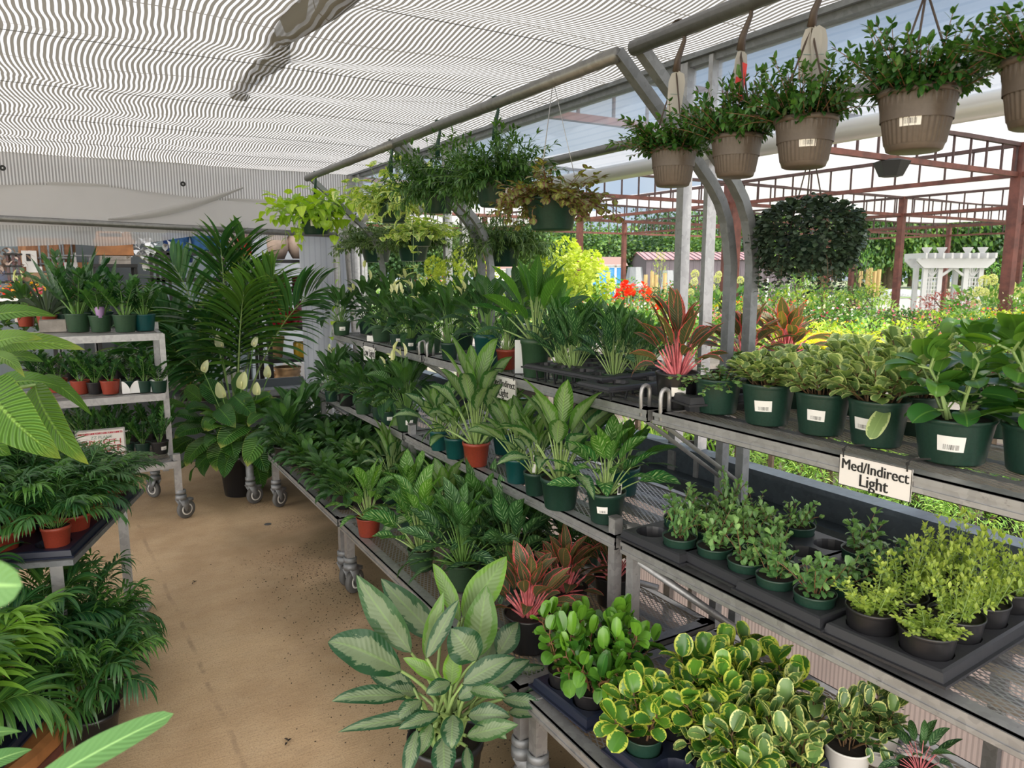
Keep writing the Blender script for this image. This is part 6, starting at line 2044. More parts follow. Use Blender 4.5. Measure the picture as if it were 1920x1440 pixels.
for k, (ax, ay, bx, by, da, db, hw, bl_, fc, yg) in enumerate(((30, 1500, 326, 1338, 0.74, 0.80, 29, 12, 0.45, 0.4), (-120, 1090, 42, 1098, 0.42, 0.42, 52, 10, 0.9, 0.5), (-60, 1400, 42, 1372, 1.0, 1.05, 16, 16, 0.3, 0.4), (-50, 1450, 60, 1405, 0.95, 1.0, 20, 10, 0.4, 0.1))):
    A, B_ = at_depth(ax, ay, da) - pn, at_depth(bx, by, db) - pn
    f.blade(A, B_, hw * db / FPX, bl_ * db / FPX, tocam * fc + np.array([0, 0, 1.0]) * (1.05 - fc), 'round' if k < 2 else 'lance', 0.12, 18, 4, rip=0.03, rnd=yg)
    p0 = np.array([0.0, 0.0, 0.22])
    t = np.linspace(0, 1, 9)[:, None]
    mid = np.array([A[0] * 0.3, A[1] * 0.3, A[2] * 0.9])
    s.tubes((p0 * (1 - t) ** 2 + 2 * mid * t * (1 - t) + A * t * t)[None], 0.007, 0.003, 6)
link('stems', s.mesh('stems', M['st_pale']), root)
link('leaves', f.mesh('leaves', leafmat('soft_green_leaf', (0.10, 0.26, 0.08), (0.24, 0.44, 0.16), 'plain', trans=0.2, rough=0.5, veins=0.2, rib=0.8)), root)

# ------------------------------------------------------------------ palms at the left
ct = thing('plant_stand', 'low grey metal table with a blue-black edge carrying parlor palms in red pots', 'plant stand', (-0.55, 3.3, 0))
rz0 = -0.33
g = G().box(-1.25, -0.085, 2.92, 3.80, 0.565, 0.585, 0, rz0, (-0.085, 2.92))
tb = child('table_top', g, M['galv_d'], ct)
for (x, y) in ((-0.14, 3.0), (-1.05, 2.72), (0.10, 3.65), (-0.80, 3.36)):
    child('leg', G().box(x - 0.02, x + 0.02, y - 0.02, y + 0.02, 0, 0.57), M['galv'], ct)
child('foot_plate', G().box(-0.02, 0.16, 3.52, 3.78, 0.0, 0.02, 0, rz0), M['galv'], ct)
ca, sa = math.cos(rz0), math.sin(rz0)


def tabpt(u, v):
    """u along the table's right edge going away, v to the left of it"""
    return (-0.085 - v * ca - u * sa, 2.92 - v * sa + u * ca)


n = 0
RP = 'parlor palms in red pots'
for i in range(3):
    cx, cy = tabpt(0.43, 0.18 + 0.36 * i)
    tray('flat black tray of red pots, %s from the aisle on the left table' % ('first', 'second', 'third')[i], cx, cy, 0.586, 2, 5, 0.16, 0.06, 0.03, rz0, 'tray_blue', group='flat trays on the left table')
for u in range(5):
    for v in range(6):
        if v == 5 and u > 3:
            continue
        cx, cy = tabpt(0.09 + 0.17 * u, 0.08 + 0.18 * v)
        pw('potted_parlor_palm', 'parlor palm in red pot, %s row from the aisle, %s going away' % (('nearest', 'second', 'third', 'fourth', 'fifth', 'sixth')[v], ('first', 'second', 'third', 'fourth', 'fifth', 'sixth')[u]),
           'potted plant', 'parlor', cx, cy, 0.595, 0.062 if (u + v) % 2 else 0.050, (0.21, 0.27, 0.35, 0.42, 0.46, 0.48)[v] * (1.2 - 0.15 * u) * rg.uniform(0.9, 1.15), (0.20, 0.23, 0.27, 0.30, 0.32, 0.34)[v], 'red', 1.35 if (u + v) % 2 else 1.9, 'tall', var=(u + 2 * v) % 4, sticker=False, group=RP)
# round wooden base with dark trays and broad-leaved palms
g = G().lathe([(0.0, 0.0), (0.62, 0.0), (0.67, 0.03), (0.67, 0.11), (0.65, 0.125), (0.0, 0.125)], 40)
o = link('wooden_barrel_base', g.mesh('wooden_barrel_base', M['wood'], False), None, (-0.76, 2.93, 0))
tag(o, 'round orange wooden base on the floor under the trays of broad-leaved palms', 'barrel')
link('hoop', G().lathe([(0.672, 0.04), (0.676, 0.042), (0.676, 0.07), (0.672, 0.072)], 40).mesh('hoop', M['rust']), o)
tray('dark blue tray hanging over the rim of the round wooden base', -0.42, 2.68, 0.127, 2, 3, 0.19, 0.075, 0.05, -0.42, 'tray_blue')
tray('dark tray nearest the bottom left corner on the round wooden base', -0.80, 2.42, 0.127, 2, 2, 0.19, 0.075, 0.05, -0.9, 'tray_blue')
for k, (x, y, h, r, lab) in enumerate(((-0.20, 2.95, 0.42, 0.26, 'dark broad-leaved palm with fronds reaching over the aisle, farthest on the wooden base'), (-0.32, 2.72, 0.46, 0.30, 'broad-leaved palm on the wooden base beside the aisle'),
                                       (-0.42, 2.48, 0.48, 0.32, 'broad-leaved palm leaning over the near rim of the wooden base'), (-0.55, 2.85, 0.52, 0.3, 'broad-leaved palm in the middle of the wooden base'),
                                       (-0.62, 2.55, 0.55, 0.34, 'bright green broad-leaved palm with long arching leaflets at lower left'), (-0.78, 2.35, 0.6, 0.36, 'bright broad-leaved palm nearest the lower left corner'),
                                       (-0.08, 3.12, 0.36, 0.24, 'narrow-leaved palm under the corner of the left table'), (-0.9, 2.75, 0.6, 0.36, 'broad-leaved palm cut by the left edge of the picture'),
                                       (-0.60, 2.18, 0.45, 0.32, 'dark broad-leaved palm in the bottom left corner'), (-0.02, 2.98, 0.40, 0.22, 'narrow-leaved palm on the floor beside the table leg'),
                                       (-0.06, 2.70, 0.34, 0.22, 'narrow-leaved palm leaning into the aisle at the wooden base'))):
    pw('potted_broad_palm', lab, 'potted plant', 'parlor' if k in (6, 9, 10) else 'catpalm', x, y, 0.13 if k not in (6, 8, 9, 10) else 0.0, 0.08, h, r, 'black', 1.5, 'tall', var=k % 4, sticker=False, group='broad-leaved palms at lower left')


# ------------------------------------------------------------------ signs
def sign(label, A, B_, C, nrm_flip=False, lines=(), bold=0.02, frame=None, ties=True, size=0.05, th=0.003):
    """A top left, B top right, C bottom left corner in world space"""
    A, B_, C = map(lambda q: np.array(q, float), (A, B_, C))
    X = (B_ - A)
    W = np.linalg.norm(X)
    X /= W
    Y = A - C
    H = np.linalg.norm(Y)
    Y -= X * np.dot(X, Y)
    Y /= np.linalg.norm(Y)
    Z = np.cross(X, Y)
    ctr = A + X * W / 2 - Y * H / 2
    m = Matrix(((X[0], Y[0], Z[0], ctr[0]), (X[1], Y[1], Z[1], ctr[1]), (X[2], Y[2], Z[2], ctr[2]), (0, 0, 0, 1)))
    o = link('hanging_sign', G().box(-W / 2, W / 2, -H / 2, H / 2, -th, 0).mesh('hanging_sign', M['signwhite']))
    o.matrix_world = m
    tag(o, label, 'sign')
    if frame:
        g = G()
        e = frame
        for q in ((-W / 2, W / 2, H / 2 - e, H / 2), (-W / 2, W / 2, -H / 2, -H / 2 + e), (-W / 2, -W / 2 + e, -H / 2, H / 2), (W / 2 - e, W / 2, -H / 2, H / 2)):
            g.box(*q, -0.001, 0.0006)
        link('border', g.mesh('border', M['ink']), o)
    for s_, x, y, fit, mat, bd, ysc in lines:
        tx = text(s_, 0.03, mat, o, (x * W, y * H, 0.0008), (0, 0, 0), bd)
        xsv = [v.co.x for v in tx.data.vertices]
        k_ = fit * W / (max(xsv) - min(xsv))
        tx.scale = (k_, k_ * ysc, 1)
    if ties:
        for x in (-0.44, 0.44):
            g = G().tube([(x * W, H / 2 - 0.006, 0.002), (x * W, H / 2 + 0.012, 0.004), (x * W + 0.004, H / 2 + 0.022, -0.004), (x * W + 0.03, H / 2 + 0.024, -0.03)], 0.0018, 5)
            g.box(x * W - 0.002, x * W + 0.003, H / 2 + 0.008, H / 2 + 0.014, 0.0, 0.006)
            link('zip_tie', g.mesh('zip_tie', M['ink']), o)
    return o, W, H


XS = 1.494
A, B_, C = on_x(1575, 850, XS), on_x(1711, 881, XS), on_x(1573, 907, XS)
sign('white sign with a black border reading Med/Indirect Light, hanging under the nearest top shelf', A, B_, C,
     lines=(('Med/Indirect', 0, 0.19, 0.93, 'ink', 0.016, 1.0), ('Light', 0.0, -0.23, 0.40, 'ink', 0.016, 1.0)), frame=0.0012)
A, B_, C = on_x(922, 700, XS), on_x(967, 712, XS), on_x(922, 742, XS)
sign('smaller-looking Med/Indirect Light sign half covered by leaves on the middle rack', A, B_, C,
     lines=(('Med/Indirect', 0, 0.19, 0.93, 'ink', 0.016, 1.0), ('Light', 0.0, -0.23, 0.40, 'ink', 0.016, 1.0)), frame=0.0012)
A, B_, C = on_x(681, 647, XS - 0.01), on_x(702, 652, XS - 0.01), on_x(681, 674, XS - 0.01)
sign('small white Low Light sign under the far top shelf', A, B_, C, lines=(('Low Light', 0, 0.05, 0.92, 'ink', 0.02, 1.3),), frame=0.0012)
# blank white card on the far top shelf
b = on_z(696, 640, TOP)
tag(link('shelf_card', G().box(-0.03, 0.03, -0.002, 0.002, 0, 0.035).mesh('shelf_card', M['paper']), None, b, -1.0), 'small blank white card at the front edge of the far top shelf', 'card')
# tilted plant picture card between the red and tall green pots
b = on_z(975, 700, TOP)
tag(link('shelf_card', G().box(-0.022, 0.022, -0.002, 0.002, 0, 0.14).mesh('shelf_card', M['glassbag']), None, b, -0.75), 'tall pale card standing between the red pot and the tall green pot', 'card')

Ys = 4.98
A, B_, C = on_y(143, 811, Ys), on_y(231, 803, Ys), on_y(143, 863, Ys)
o, W, H = sign('white sale sign with red bands reading ZZ PLANT BUY 1 GET 1 50% OFF', A, B_, C,
               lines=(('ZZ PLANT', 0.02, 0.24, 0.46, 'greyink', 0.004, 1.0), ('BUY 1 GET 1', 0.02, 0.05, 0.84, 'redink', 0.018, 1.0), ('50% OFF', 0.04, -0.20, 0.76, 'redink', 0.018, 1.0)), ties=False, frame=None)
g = G()
for y0 in (0.36, -0.43):
    g.box(-W * 0.48, W * 0.48, H * y0, H * (y0 + 0.065), -0.001, 0.0007)
link('red_band', g.mesh('red_band', M['redink']), o)
for y0 in (0.39, -0.40):
    text('BUY 1 GET 1  ' * 5, 0.012, 'paper', o, (0, H * y0, 0.0010), (0, 0, 0), 0.0, xs=0.9, name='band_lettering')
g = G()
for q in ((-W / 2 - 0.008, W / 2 + 0.008, H / 2, H / 2 + 0.008), (-W / 2 - 0.008, W / 2 + 0.008, -H / 2 - 0.008, -H / 2), (-W / 2 - 0.008, -W / 2, -H / 2, H / 2), (W / 2, W / 2 + 0.008, -H / 2, H / 2)):
    g.box(*q, -0.006, 0.004)
link('frame', g.mesh('frame', M['galv']), o)
link('sign_stand', G().box(-0.01, 0.01, -H / 2 - 0.12, -H / 2, -0.006, -0.002).mesh('sign_stand', M['galv']), o)

# loose litter on the floor
rgd = random.Random(8)
g = G()
for k in range(2600):
    y = rgd.uniform(0.9, 4.2)
    x = rgd.gauss(0.98, 0.17)
    if x < 0.45:
        continue
    r_ = rgd.uniform(0.0012, 0.0045)
    a = rgd.uniform(0, 6)
    g.add([(x + r_ * math.cos(a), y + r_ * math.sin(a), 0.0), (x + r_ * math.cos(a + 2.1), y + r_ * math.sin(a + 2.1), 0.0), (x + r_ * math.cos(a + 4.2), y + r_ * math.sin(a + 4.2), 0.0), (x, y, r_ * 0.8)],
          [(0, 1, 3), (1, 2, 3), (2, 0, 3)])
tag(link('spilled_soil', g.mesh('spilled_soil', M['soil'])), 'dark crumbs of spilled potting soil along the rack edge', 'soil', kind='stuff')
for px, py, lab in ((364, 1093, 'small dead leaf curl lying in the middle of the aisle floor'), (539, 1392, 'small clump of soil on the aisle floor near the large aglaonema')):
    b = on_z(px, py, 0.003)
    f = F()
    f.leaves(np.array([[0, 0, 0.002], [0.004, 0.006, 0.002], [0, -0.004, 0.002]]), np.array([0.4, 2.2, 4.0]), 0.5, 0.9, 0.02, 0.005, 'lance', 0.5, 4, 1, rng=np.random.default_rng(1))
    tag(link('floor_debris', f.mesh('floor_debris', M['soil']), None, b), lab, 'debris')
b = on_z(502, 983, 0.001)
tag(link('floor_drain_plug', G().lathe([(0, 0.0), (0.022, 0.0), (0.022, 0.002), (0, 0.002)], 16).mesh('floor_drain_plug', M['rubber']), None, b), 'small dark round plug set in the concrete floor', 'plug')

# ------------------------------------------------------------------ back room seen under the rolled curtain
YB = 9.5


def fr(px, py, y):
    return on_y(px, py, y)


def front_box(name, label, cat, x0, y0, x1, y1, Y, dep, mat, group=None):
    a, c = fr(x0, y1, Y), fr(x1, y0, Y)
    z0, z1 = max(a[2], 0.0), c[2]
    o = link(name, G().box(-(c[0] - a[0]) / 2, (c[0] - a[0]) / 2, 0, dep, 0, z1 - z0).mesh(name, M[mat]), None, ((a[0] + c[0]) / 2, Y, z0))
    if name in ('rack_shelf', 'wire_shelf', 'storage_shelf'):
        hw = (c[0] - a[0]) / 2 - 0.02
        for sx in (-hw, hw):
            for yy in (0.03, dep - 0.03):
                link('upright', G().box(sx - 0.015, sx + 0.015, yy - 0.015, yy + 0.015, -z0, 0).mesh('upright', M[mat]), o)
    return tag(o, label, cat, group)


# plywood service board with meters and conduits
bd = front_box('service_board', 'orange plywood service board with electrical boxes on the far wall', 'board', 46, 448, 170, 585, 11.1, 0.03, 'plywood')
a = fr(46, 585, 11.1)
W_ = fr(170, 448, 11.1)[0] - a[0]
Hh = fr(46, 448, 11.1)[2] - a[2]
for (u, v, w, h, nm) in ((0.04, 0.62, 0.20, 0.22, 'meter_box'), (0.74, 0.64, 0.20, 0.18, 'meter_box'), (0.44, 0.60, 0.10, 0.14, 'junction_box'), (0.86, 0.82, 0.10, 0.16, 'junction_box')):
    x0 = -W_ / 2 + u * W_
    b = link(nm, G().box(x0, x0 + w * W_, -0.10, 0, v * Hh, (v + h) * Hh).mesh(nm, M['paper'] if nm == 'meter_box' else M['galv_d']), bd)
    if nm == 'meter_box':
        link('dial_window', G().box(x0 + 0.3 * w * W_, x0 + 0.6 * w * W_, -0.104, -0.10, (v + 0.35 * h) * Hh, (v + 0.8 * h) * Hh).mesh('dial_window', M['ink']), b)
g = G()
for u in (0.28, 0.40, 0.56, 0.60, 0.72, 0.92):
    g.tube([(-W_ / 2 + u * W_, -0.04, 0.05 * Hh), (-W_ / 2 + u * W_, -0.04, 0.98 * Hh)], 0.014, 6)
for v in (0.55, 0.66, 0.74):
    g.tube([(-W_ * 0.25, -0.05, v * Hh), (W_ * 0.45, -0.05, v * Hh)], 0.014, 6)
link('conduit', g.mesh('conduit', M['galv_d'], True), bd)
# grey tall panels and shelving
front_box('cabinet', 'tall dark grey cabinet panel right of the service board', 'cabinet', 168, 430, 196, 760, 10.8, 0.3, 'darkwall')
front_box('door_panel', 'grey steel door panel behind the orange crate', 'door', 190, 440, 280, 700, 11.15, 0.03, 'darkwall')
front_box('rack_shelf', 'dark shelf under the orange crate', 'shelf', 172, 495, 258, 501, 9.2, 0.6, 'black')
cr = front_box('wooden_crate', 'large orange wooden box with a slotted rim on the back shelving', 'crate', 181, 452, 249, 478, 9.3, 0.45, 'wood')
a, c = fr(181, 478, 9.3), fr(249, 452, 9.3)
w_, h_ = (c[0] - a[0]) / 2, c[2] - a[2]
g = G().add([(-w_, 0, h_), (w_, 0, h_), (w_ * 0.96, 0.14, h_ + 0.11), (-w_ * 0.9, 0.14, h_ + 0.11)], [(0, 1, 2, 3)]).box(-w_ - 0.02, w_ + 0.02, -0.02, 0.0, h_ - 0.03, h_ + 0.012)
link('lid', g.mesh('lid', M['wood']), cr)
g = G()
for i in range(16):
    x = -w_ * 0.75 + i * w_ * 0.075
    g.add([(x, 0.055, h_ + 0.047), (x + 0.012, 0.055, h_ + 0.047), (x + 0.012, 0.105, h_ + 0.086), (x, 0.105, h_ + 0.086)], [(0, 1, 2, 3)])
link('slots', g.mesh('slots', M['ink']), cr)
for k, (y0, y1, m_) in enumerate(((480, 487, 'oldwood'), (488, 495, 'oldwood'))):
    front_box('wood_plank', 'weathered grey plank %s under the orange crate' % ('directly', 'second')[k], 'plank', 188, y0, 245, y1, 9.25, 0.5, m_)
# left end: dark bottle rack, cartons, blue pot, dried flowers
bt = thing('display_tower', 'slim dark brown tower rack at the far left of the back room', 'rack', fr(31, 545, 9.0))
z0 = bt.location.z
mpp9 = depth(fr(31, 500, 9.0)) / FPX
for k, (h, w) in enumerate(((0, 17), (16, 15), (30, 14), (44, 13), (66, 14))):
    link('tier', G().box(-w * mpp9, w * mpp9, -0.1, 0.1, h * mpp9, (h + 3) * mpp9).mesh('tier', M['ink']), bt)
for sx in (-9, 0, 9):
    link('upright', G().box((sx - 2) * mpp9, (sx + 2) * mpp9, -0.05, 0.05, 0, 68 * mpp9).mesh('upright', M['maroon']), bt)
front_box('storage_shelf', 'long dark shelf edge behind the left snake plants', 'shelf', -40, 528, 95, 532, 9.0, 0.5, 'black')
front_box('cardboard_box', 'brown cardboard carton on the far left shelf', 'box', 44, 512, 88, 528, 9.0, 0.3, 'card')
front_box('cardboard_box', 'white papers and foam on top of the brown carton', 'box', 50, 500, 78, 511, 9.05, 0.25, 'paper')
front_box('ceramic_pot', 'square dark blue pot at the very left edge of the back shelf', 'pot', -12, 508, 13, 527, 9.0, 0.3, 'blue_glaze')
f = F()
rq = np.random.default_rng(2)
f.leaves(rq.normal(0, 1, (160, 3)) * np.array([0.08, 0.06, 0.07]), rq.uniform(0, 6.28, 160), rq.uniform(-1, 1.5, 160), 0.5, 0.07, 0.015, 'round', 0.2, 3, 1, rng=rq)
tag(link('dried_flowers', f.mesh('dried_flowers', M['cream_clay']), None, fr(3, 488, 9.0)), 'beige dried flower bunch in the dark blue pot at the left edge', 'flowers')
# goods on wire shelf behind the snake plants
for k, (x0, x1, m_, lab) in enumerate(((98, 120, 'red_glaze', 'row of red boxes on the far wire shelf'), (121, 145, 'paper', 'white and red cartons on the far wire shelf'), (146, 170, 'wood', 'orange brick-coloured pack on the far wire shelf'))):
    front_box('retail_box', lab, 'box', x0, 492, x1, 504, 10.4, 0.2, m_)
front_box('wire_shelf', 'thin steel shelf edge below the red and orange packs', 'shelf', 95, 505, 172, 508, 10.3, 0.4, 'galv_d')
front_box('wire_shelf', 'thin steel shelf edge level with the electrical boxes', 'shelf', 95, 478, 172, 480, 10.3, 0.3, 'galv_d')
# red and flowering plants on the far left floor display
for k, (px, py, m_, lab) in enumerate(((5, 548, 'canna', 'red flowering pot plant at the far left edge behind the pale leaves'), (38, 540, 'orangef', 'yellow and red flowering plant behind the white sign board'), (85, 548, 'pinkf', 'purple pink plant under the brown carton'))):
    f = F()
    f.leaves(rq.normal(0, 1, (90, 3)) * np.array([0.10, 0.07, 0.03]), rq.uniform(0, 6.28, 90), rq.uniform(-1, 1.5, 90), 0.5, 0.032, 0.011, 'round', 0.2, 3, 1, rng=rq)
    o = link('flowering_plant', f.mesh('flowering_plant', M[m_]), None, fr(px, py, 7.6))
    f = F()
    f.leaves(rq.normal(0, 1, (260, 3)) * np.array([0.2, 0.12, 0.1]) - np.array([0, 0, 0.16]), rq.uniform(0, 6.28, 260), rq.uniform(-1, 1.5, 260), 0.5, 0.07, 0.02, 'lance', 0.2, 3, 1, rng=rq)
    link('leaves', f.mesh('leaves', M['o_dark']), o)
    tag(o, lab, 'flowering plant')
front_box('display_table', 'pale table edge carrying the far left flowering plants', 'table', -60, 560, 70, 566, 7.3, 0.9, 'signwhite')
front_box('white_box', 'plain white box with a small round mark behind the pale leaves', 'box', 28, 584, 57, 604, 6.4, 0.15, 'signwhite')

# stacked glazed pots
def jar(name, label, px, py, wpx, hpx, Y, mat, prof='pot', group=None, parts=()):
    b = fr(px, py, Y)
    m_ = depth(b) / FPX
    r, h = wpx * m_ / 2, hpx * m_
    P = {'pot': [(0.0, 0), (0.66, 0.0), (0.72, 0.05), (0.95, 0.86), (1.02, 0.88), (1.03, 1.0), (0.93, 1.0), (0.9, 0.8)],
         'urn': [(0.0, 0), (0.55, 0.0), (0.95, 0.35), (1.0, 0.6), (0.86, 0.82), (0.80, 0.86), (0.98, 0.90), (1.0, 1.0), (0.85, 1.0), (0.7, 0.8)],
         'bowl': [(0.0, 0), (0.9, 0.0), (0.98, 0.1), (1.0, 0.92), (0.97, 1.0), (0.90, 1.0), (0.88, 0.4)],
         'coil': [(0.0, 0), (0.75, 0.0), (0.95, 0.12), (0.99, 0.38), (0.9, 0.45), (0.86, 0.5), (0.97, 0.58), (0.9, 0.66), (0.86, 0.7), (0.97, 0.78), (0.9, 0.86), (0.98, 0.93), (1.0, 1.0), (0.85, 1.0), (0.8, 0.7)],
         'flare': [(0.0, 0), (0.8, 0.0), (0.7, 0.3), (0.62, 0.42), (0.72, 0.5), (1.0, 1.0), (0.92, 1.0), (0.7, 0.6)]}[prof]
    g = G().lathe([(q * r, z * h) for q, z in P], 32)
    return tag(link(name, g.mesh(name, M[mat], True), None, b), label, 'pot', group)


for k, (px, py, w, h, m_, pf, lab) in enumerate((
        (336, 470, 42, 34, 'bluelt', 'pot', 'light blue glazed pot left of the tall palm top, upper stack'), (378, 470, 42, 34, 'bluelt', 'pot', 'light blue glazed pot behind the palm top, centre of the upper stack'), (413, 468, 36, 30, 'bluelt', 'pot', 'light blue glazed pot right of the palm top'),
        (318, 478, 22, 36, 'blue_glaze', 'pot', 'dark blue tall pot at the left of the blue stack'), (322, 490, 30, 28, 'blue_glaze', 'flare', 'dark blue flared pot below the light blue pots'), (350, 492, 30, 26, 'blue_glaze', 'pot', 'dark blue glazed pot in the lower stack, centre'),
        (298, 484, 24, 22, 'green_glaze', 'pot', 'celadon green pot wrapped at its left side'))):
    jar('glazed_pot', lab, px, py, w, h, 8.6, m_, pf, 'glazed pots on the back shelving')
f = F()
f.leaves(rq.normal(0, 1, (60, 3)) * np.array([0.07, 0.05, 0.10]), rq.uniform(0, 6.28, 60), rq.uniform(-1, 1.5, 60), 0.8, 0.09, 0.03, 'round', 0.4, 3, 1, rng=rq)
tag(link('plastic_wrap', f.mesh('plastic_wrap', M['glassbag']), None, fr(281, 470, 8.5)), 'crumpled clear plastic wrap beside the celadon pot', 'wrap')
st = thing('shelving_unit', 'black metal shelving unit with blue pots on top', 'shelf unit', fr(340, 560, 8.6))
for z_ in (0.48, 0.2, -0.1):
    child('shelf', G().box(fr(280, 500, 8.6)[0], fr(415, 500, 8.6)[0], 8.45, 8.95, st.location.z + z_ - 0.02, st.location.z + z_ + 0.02), M['black'], st)
for px in (283, 294, 304, 316, 410):
    x = fr(px, 500, 8.5)[0]
    child('upright', G().box(x - 0.015, x + 0.015, 8.45, 8.48, 0, st.location.z + 0.48), M['black'], st)
front_box('storage_shelf', 'dark shelf under the pink and red planters behind the palm', 'shelf', 418, 486, 476, 491, 8.75, 0.5, 'black')
front_box('pink_pot', 'pale pink planter behind the tall palm leaves', 'pot', 424, 445, 447, 485, 8.9, 0.3, 'cream_clay')
front_box('red_pot', 'dark red planter between the palm fronds', 'pot', 447, 440, 470, 480, 8.8, 0.3, 'red_glaze')

# black etagere right of the palm
et = thing('shelving_unit', 'tall black shelving unit of glazed pots beside the white wall panel', 'shelf unit', (1.35, 7.2, 0))
YE = 7.2
xL, xR = fr(500, 600, YE)[0], fr(604, 600, YE)[0]
for py in (487, 553, 613, 673, 735):
    z = fr(560, py, YE)[2]
    child('shelf', G().box(xL, xR, YE, YE + 0.45, z - 0.03, z), M['black'], et)
for x in (xL + 0.02, xR - 0.02):
    for y in (YE + 0.01, YE + 0.43):
        child('upright', G().box(x - 0.02, x + 0.02, y - 0.02, y + 0.02, 0, fr(560, 487, YE)[2] - 0.03), M['black'], et)
YP = YE + 0.20
for k, (px, py, w, h, m_, pf, lab) in enumerate((
        (522, 486, 40, 52, 'cream_clay', 'urn', 'beige clay urn on top of the black shelving, left'), (561, 485, 44, 50, 'cream_clay', 'urn', 'beige clay urn on top of the black shelving, centre'), (597, 484, 40, 46, 'cream_clay', 'urn', 'beige clay urn on top of the black shelving, right'),
        (566, 552, 38, 34, 'maroon', 'coil', 'dark red knobbly glazed pot on the second shelf'), (520, 552, 34, 36, 'maroon', 'coil', 'dark red knobbly pot behind the palm on the second shelf'),
        (532, 611, 36, 34, 'red_glaze', 'pot', 'bright crimson pot with saucer on the third shelf'), (512, 611, 30, 46, 'red_glaze', 'pot', 'deep crimson tall pot at the left of the third shelf'), (572, 610, 40, 46, 'pink_glaze', 'flare', 'magenta pink waisted pot on the third shelf'), (555, 611, 24, 30, 'red_glaze', 'flare', 'crimson pot between the bright red and magenta pots'),
        (576, 671, 40, 26, 'yellow_glaze', 'bowl', 'yellow round planter on the fourth shelf'), (566, 667, 30, 26, 'yellow_glaze', 'bowl', 'yellow planter behind the round yellow one'), (517, 671, 34, 40, 'tan_clay', 'pot', 'tan planter with pale band left on the fourth shelf'),
        (541, 733, 50, 46, 'tan_clay', 'coil', 'coiled tan terracotta pot with a yellow inside rim on the bottom shelf'), (520, 731, 34, 34, 'tan_clay', 'coil', 'tan terracotta pot behind the coiled one'))):
    jar('glazed_pot', lab, px, py, w, h, YP - (0.08 if k == 12 else 0), m_, pf, 'glazed pots on the black shelving')
# boxes and gold-edged plants behind the big lily
for k, (px, w, lab) in enumerate(((352, 40, 'gold-edged snake plant left behind the large peace lily'), (385, 40, 'gold-edged snake plant right behind the large peace lily'))):
    b = fr(px, 722, 6.2)
    plant('potted_snake_plant', lab, 'potted plant', 'snake_y', (b[0], b[1], b[2] - 0.12), 0.075, 0.24, 0.13, 'black', 1.5, var=k, sticker=False, group='gold-edged snake plants')
front_box('low_bench', 'weathered bench top behind the large peace lily', 'bench', 322, 722, 402, 732, 6.05, 0.7, 'oldwood')
front_box('display_table', 'grey metal table legs zone under the black shelving', 'table', 330, 735, 600, 745, 6.4, 0.6, 'galv_d')
front_box('cardboard_box', 'pale carton among the gold-edged leaves', 'box', 430, 690, 455, 720, 6.3, 0.2, 'paper')
front_box('cardboard_box', 'white carton at the foot of the black shelving', 'box', 545, 680, 585, 735, 8.2, 0.3, 'signwhite')

# ------------------------------------------------------------------ outdoors: shade structure
TX = (4.4, 8.8, 13.2, 17.6, 22.0)
TY = (-3.8, 0.2, 4.2, 8.2, 12.2, 16.2)
ord_ = ('first', 'second', 'third', 'fourth', 'fifth', 'sixth', 'seventh', 'eighth', 'ninth', 'tenth')


def truss(label, a, b_, top=2.93, bot=2.62, step=0.30):
    a, b_ = np.array(a, float), np.array(b_, float)
    Ln = np.linalg.norm(b_ - a)
    r = thing('roof_truss', label, 'truss', tuple(a) + (0,), 0, 'ladder trusses of the shade structure')
    d = (b_ - a) / Ln
    ang = math.atan2(d[1], d[0])
    r.rotation_euler = (0, 0, ang)
    link('bottom_chord', G().box(0, Ln, -0.025, 0.025, bot - 0.025, bot + 0.025).mesh('bottom_chord', M['rust']), r)
    link('top_chord', G().box(0, Ln, -0.025, 0.025, top - 0.02, top + 0.02).mesh('top_chord', M['trussdark']), r)
    n = int(Ln / step)
    me = G().box(-0.009, 0.009, -0.009, 0.009, bot, top).mesh('bar', M['trussdark'])
    for i in range(n + 1):
        link('bar', me, r, (i * Ln / n, 0, 0))


for i, y in enumerate(TY[1:]):
    truss('rusty ladder truss running away from the building, %s one counted from the camera' % ord_[i], (2.7, y), (22.0, y))
for i, x in enumerate(TX[1:]):
    truss('rusty ladder truss parallel to the building, %s one counted outward' % ord_[i], (x, -3.8), (x, 16.2))
for i, x in enumerate(TX[1:]):
    for j, y in enumerate(TY[1:]):
        w = 0.052
        lab = 'rust-red steel post in the %s line outward, %s from the camera' % (ord_[i], ord_[j])
        if (i, j) == (0, 1):
            lab = 'rust-red steel post at the right edge of the picture'
        if (i, j) == (1, 2):
            lab = 'rust-red steel post just left of the white arbor'
        if (i, j) == (0, 2):
            lab = 'thick rust-red steel post seen between the curved grey arms'
            w = 0.10
        o = thing('steel_post', lab, 'post', (x - (0.25 if w > 0.1 else 0), y, 0), 0, 'posts of the shade structure')
        link('shaft', G().box(-w, w, -w, w, -0.1, 2.95).mesh('shaft', M['rust']), o)
        link('base_plate', G().box(-w - 0.05, w + 0.05, -w - 0.05, w + 0.05, -0.1, 0.02).mesh('base_plate', M['rust']), o)
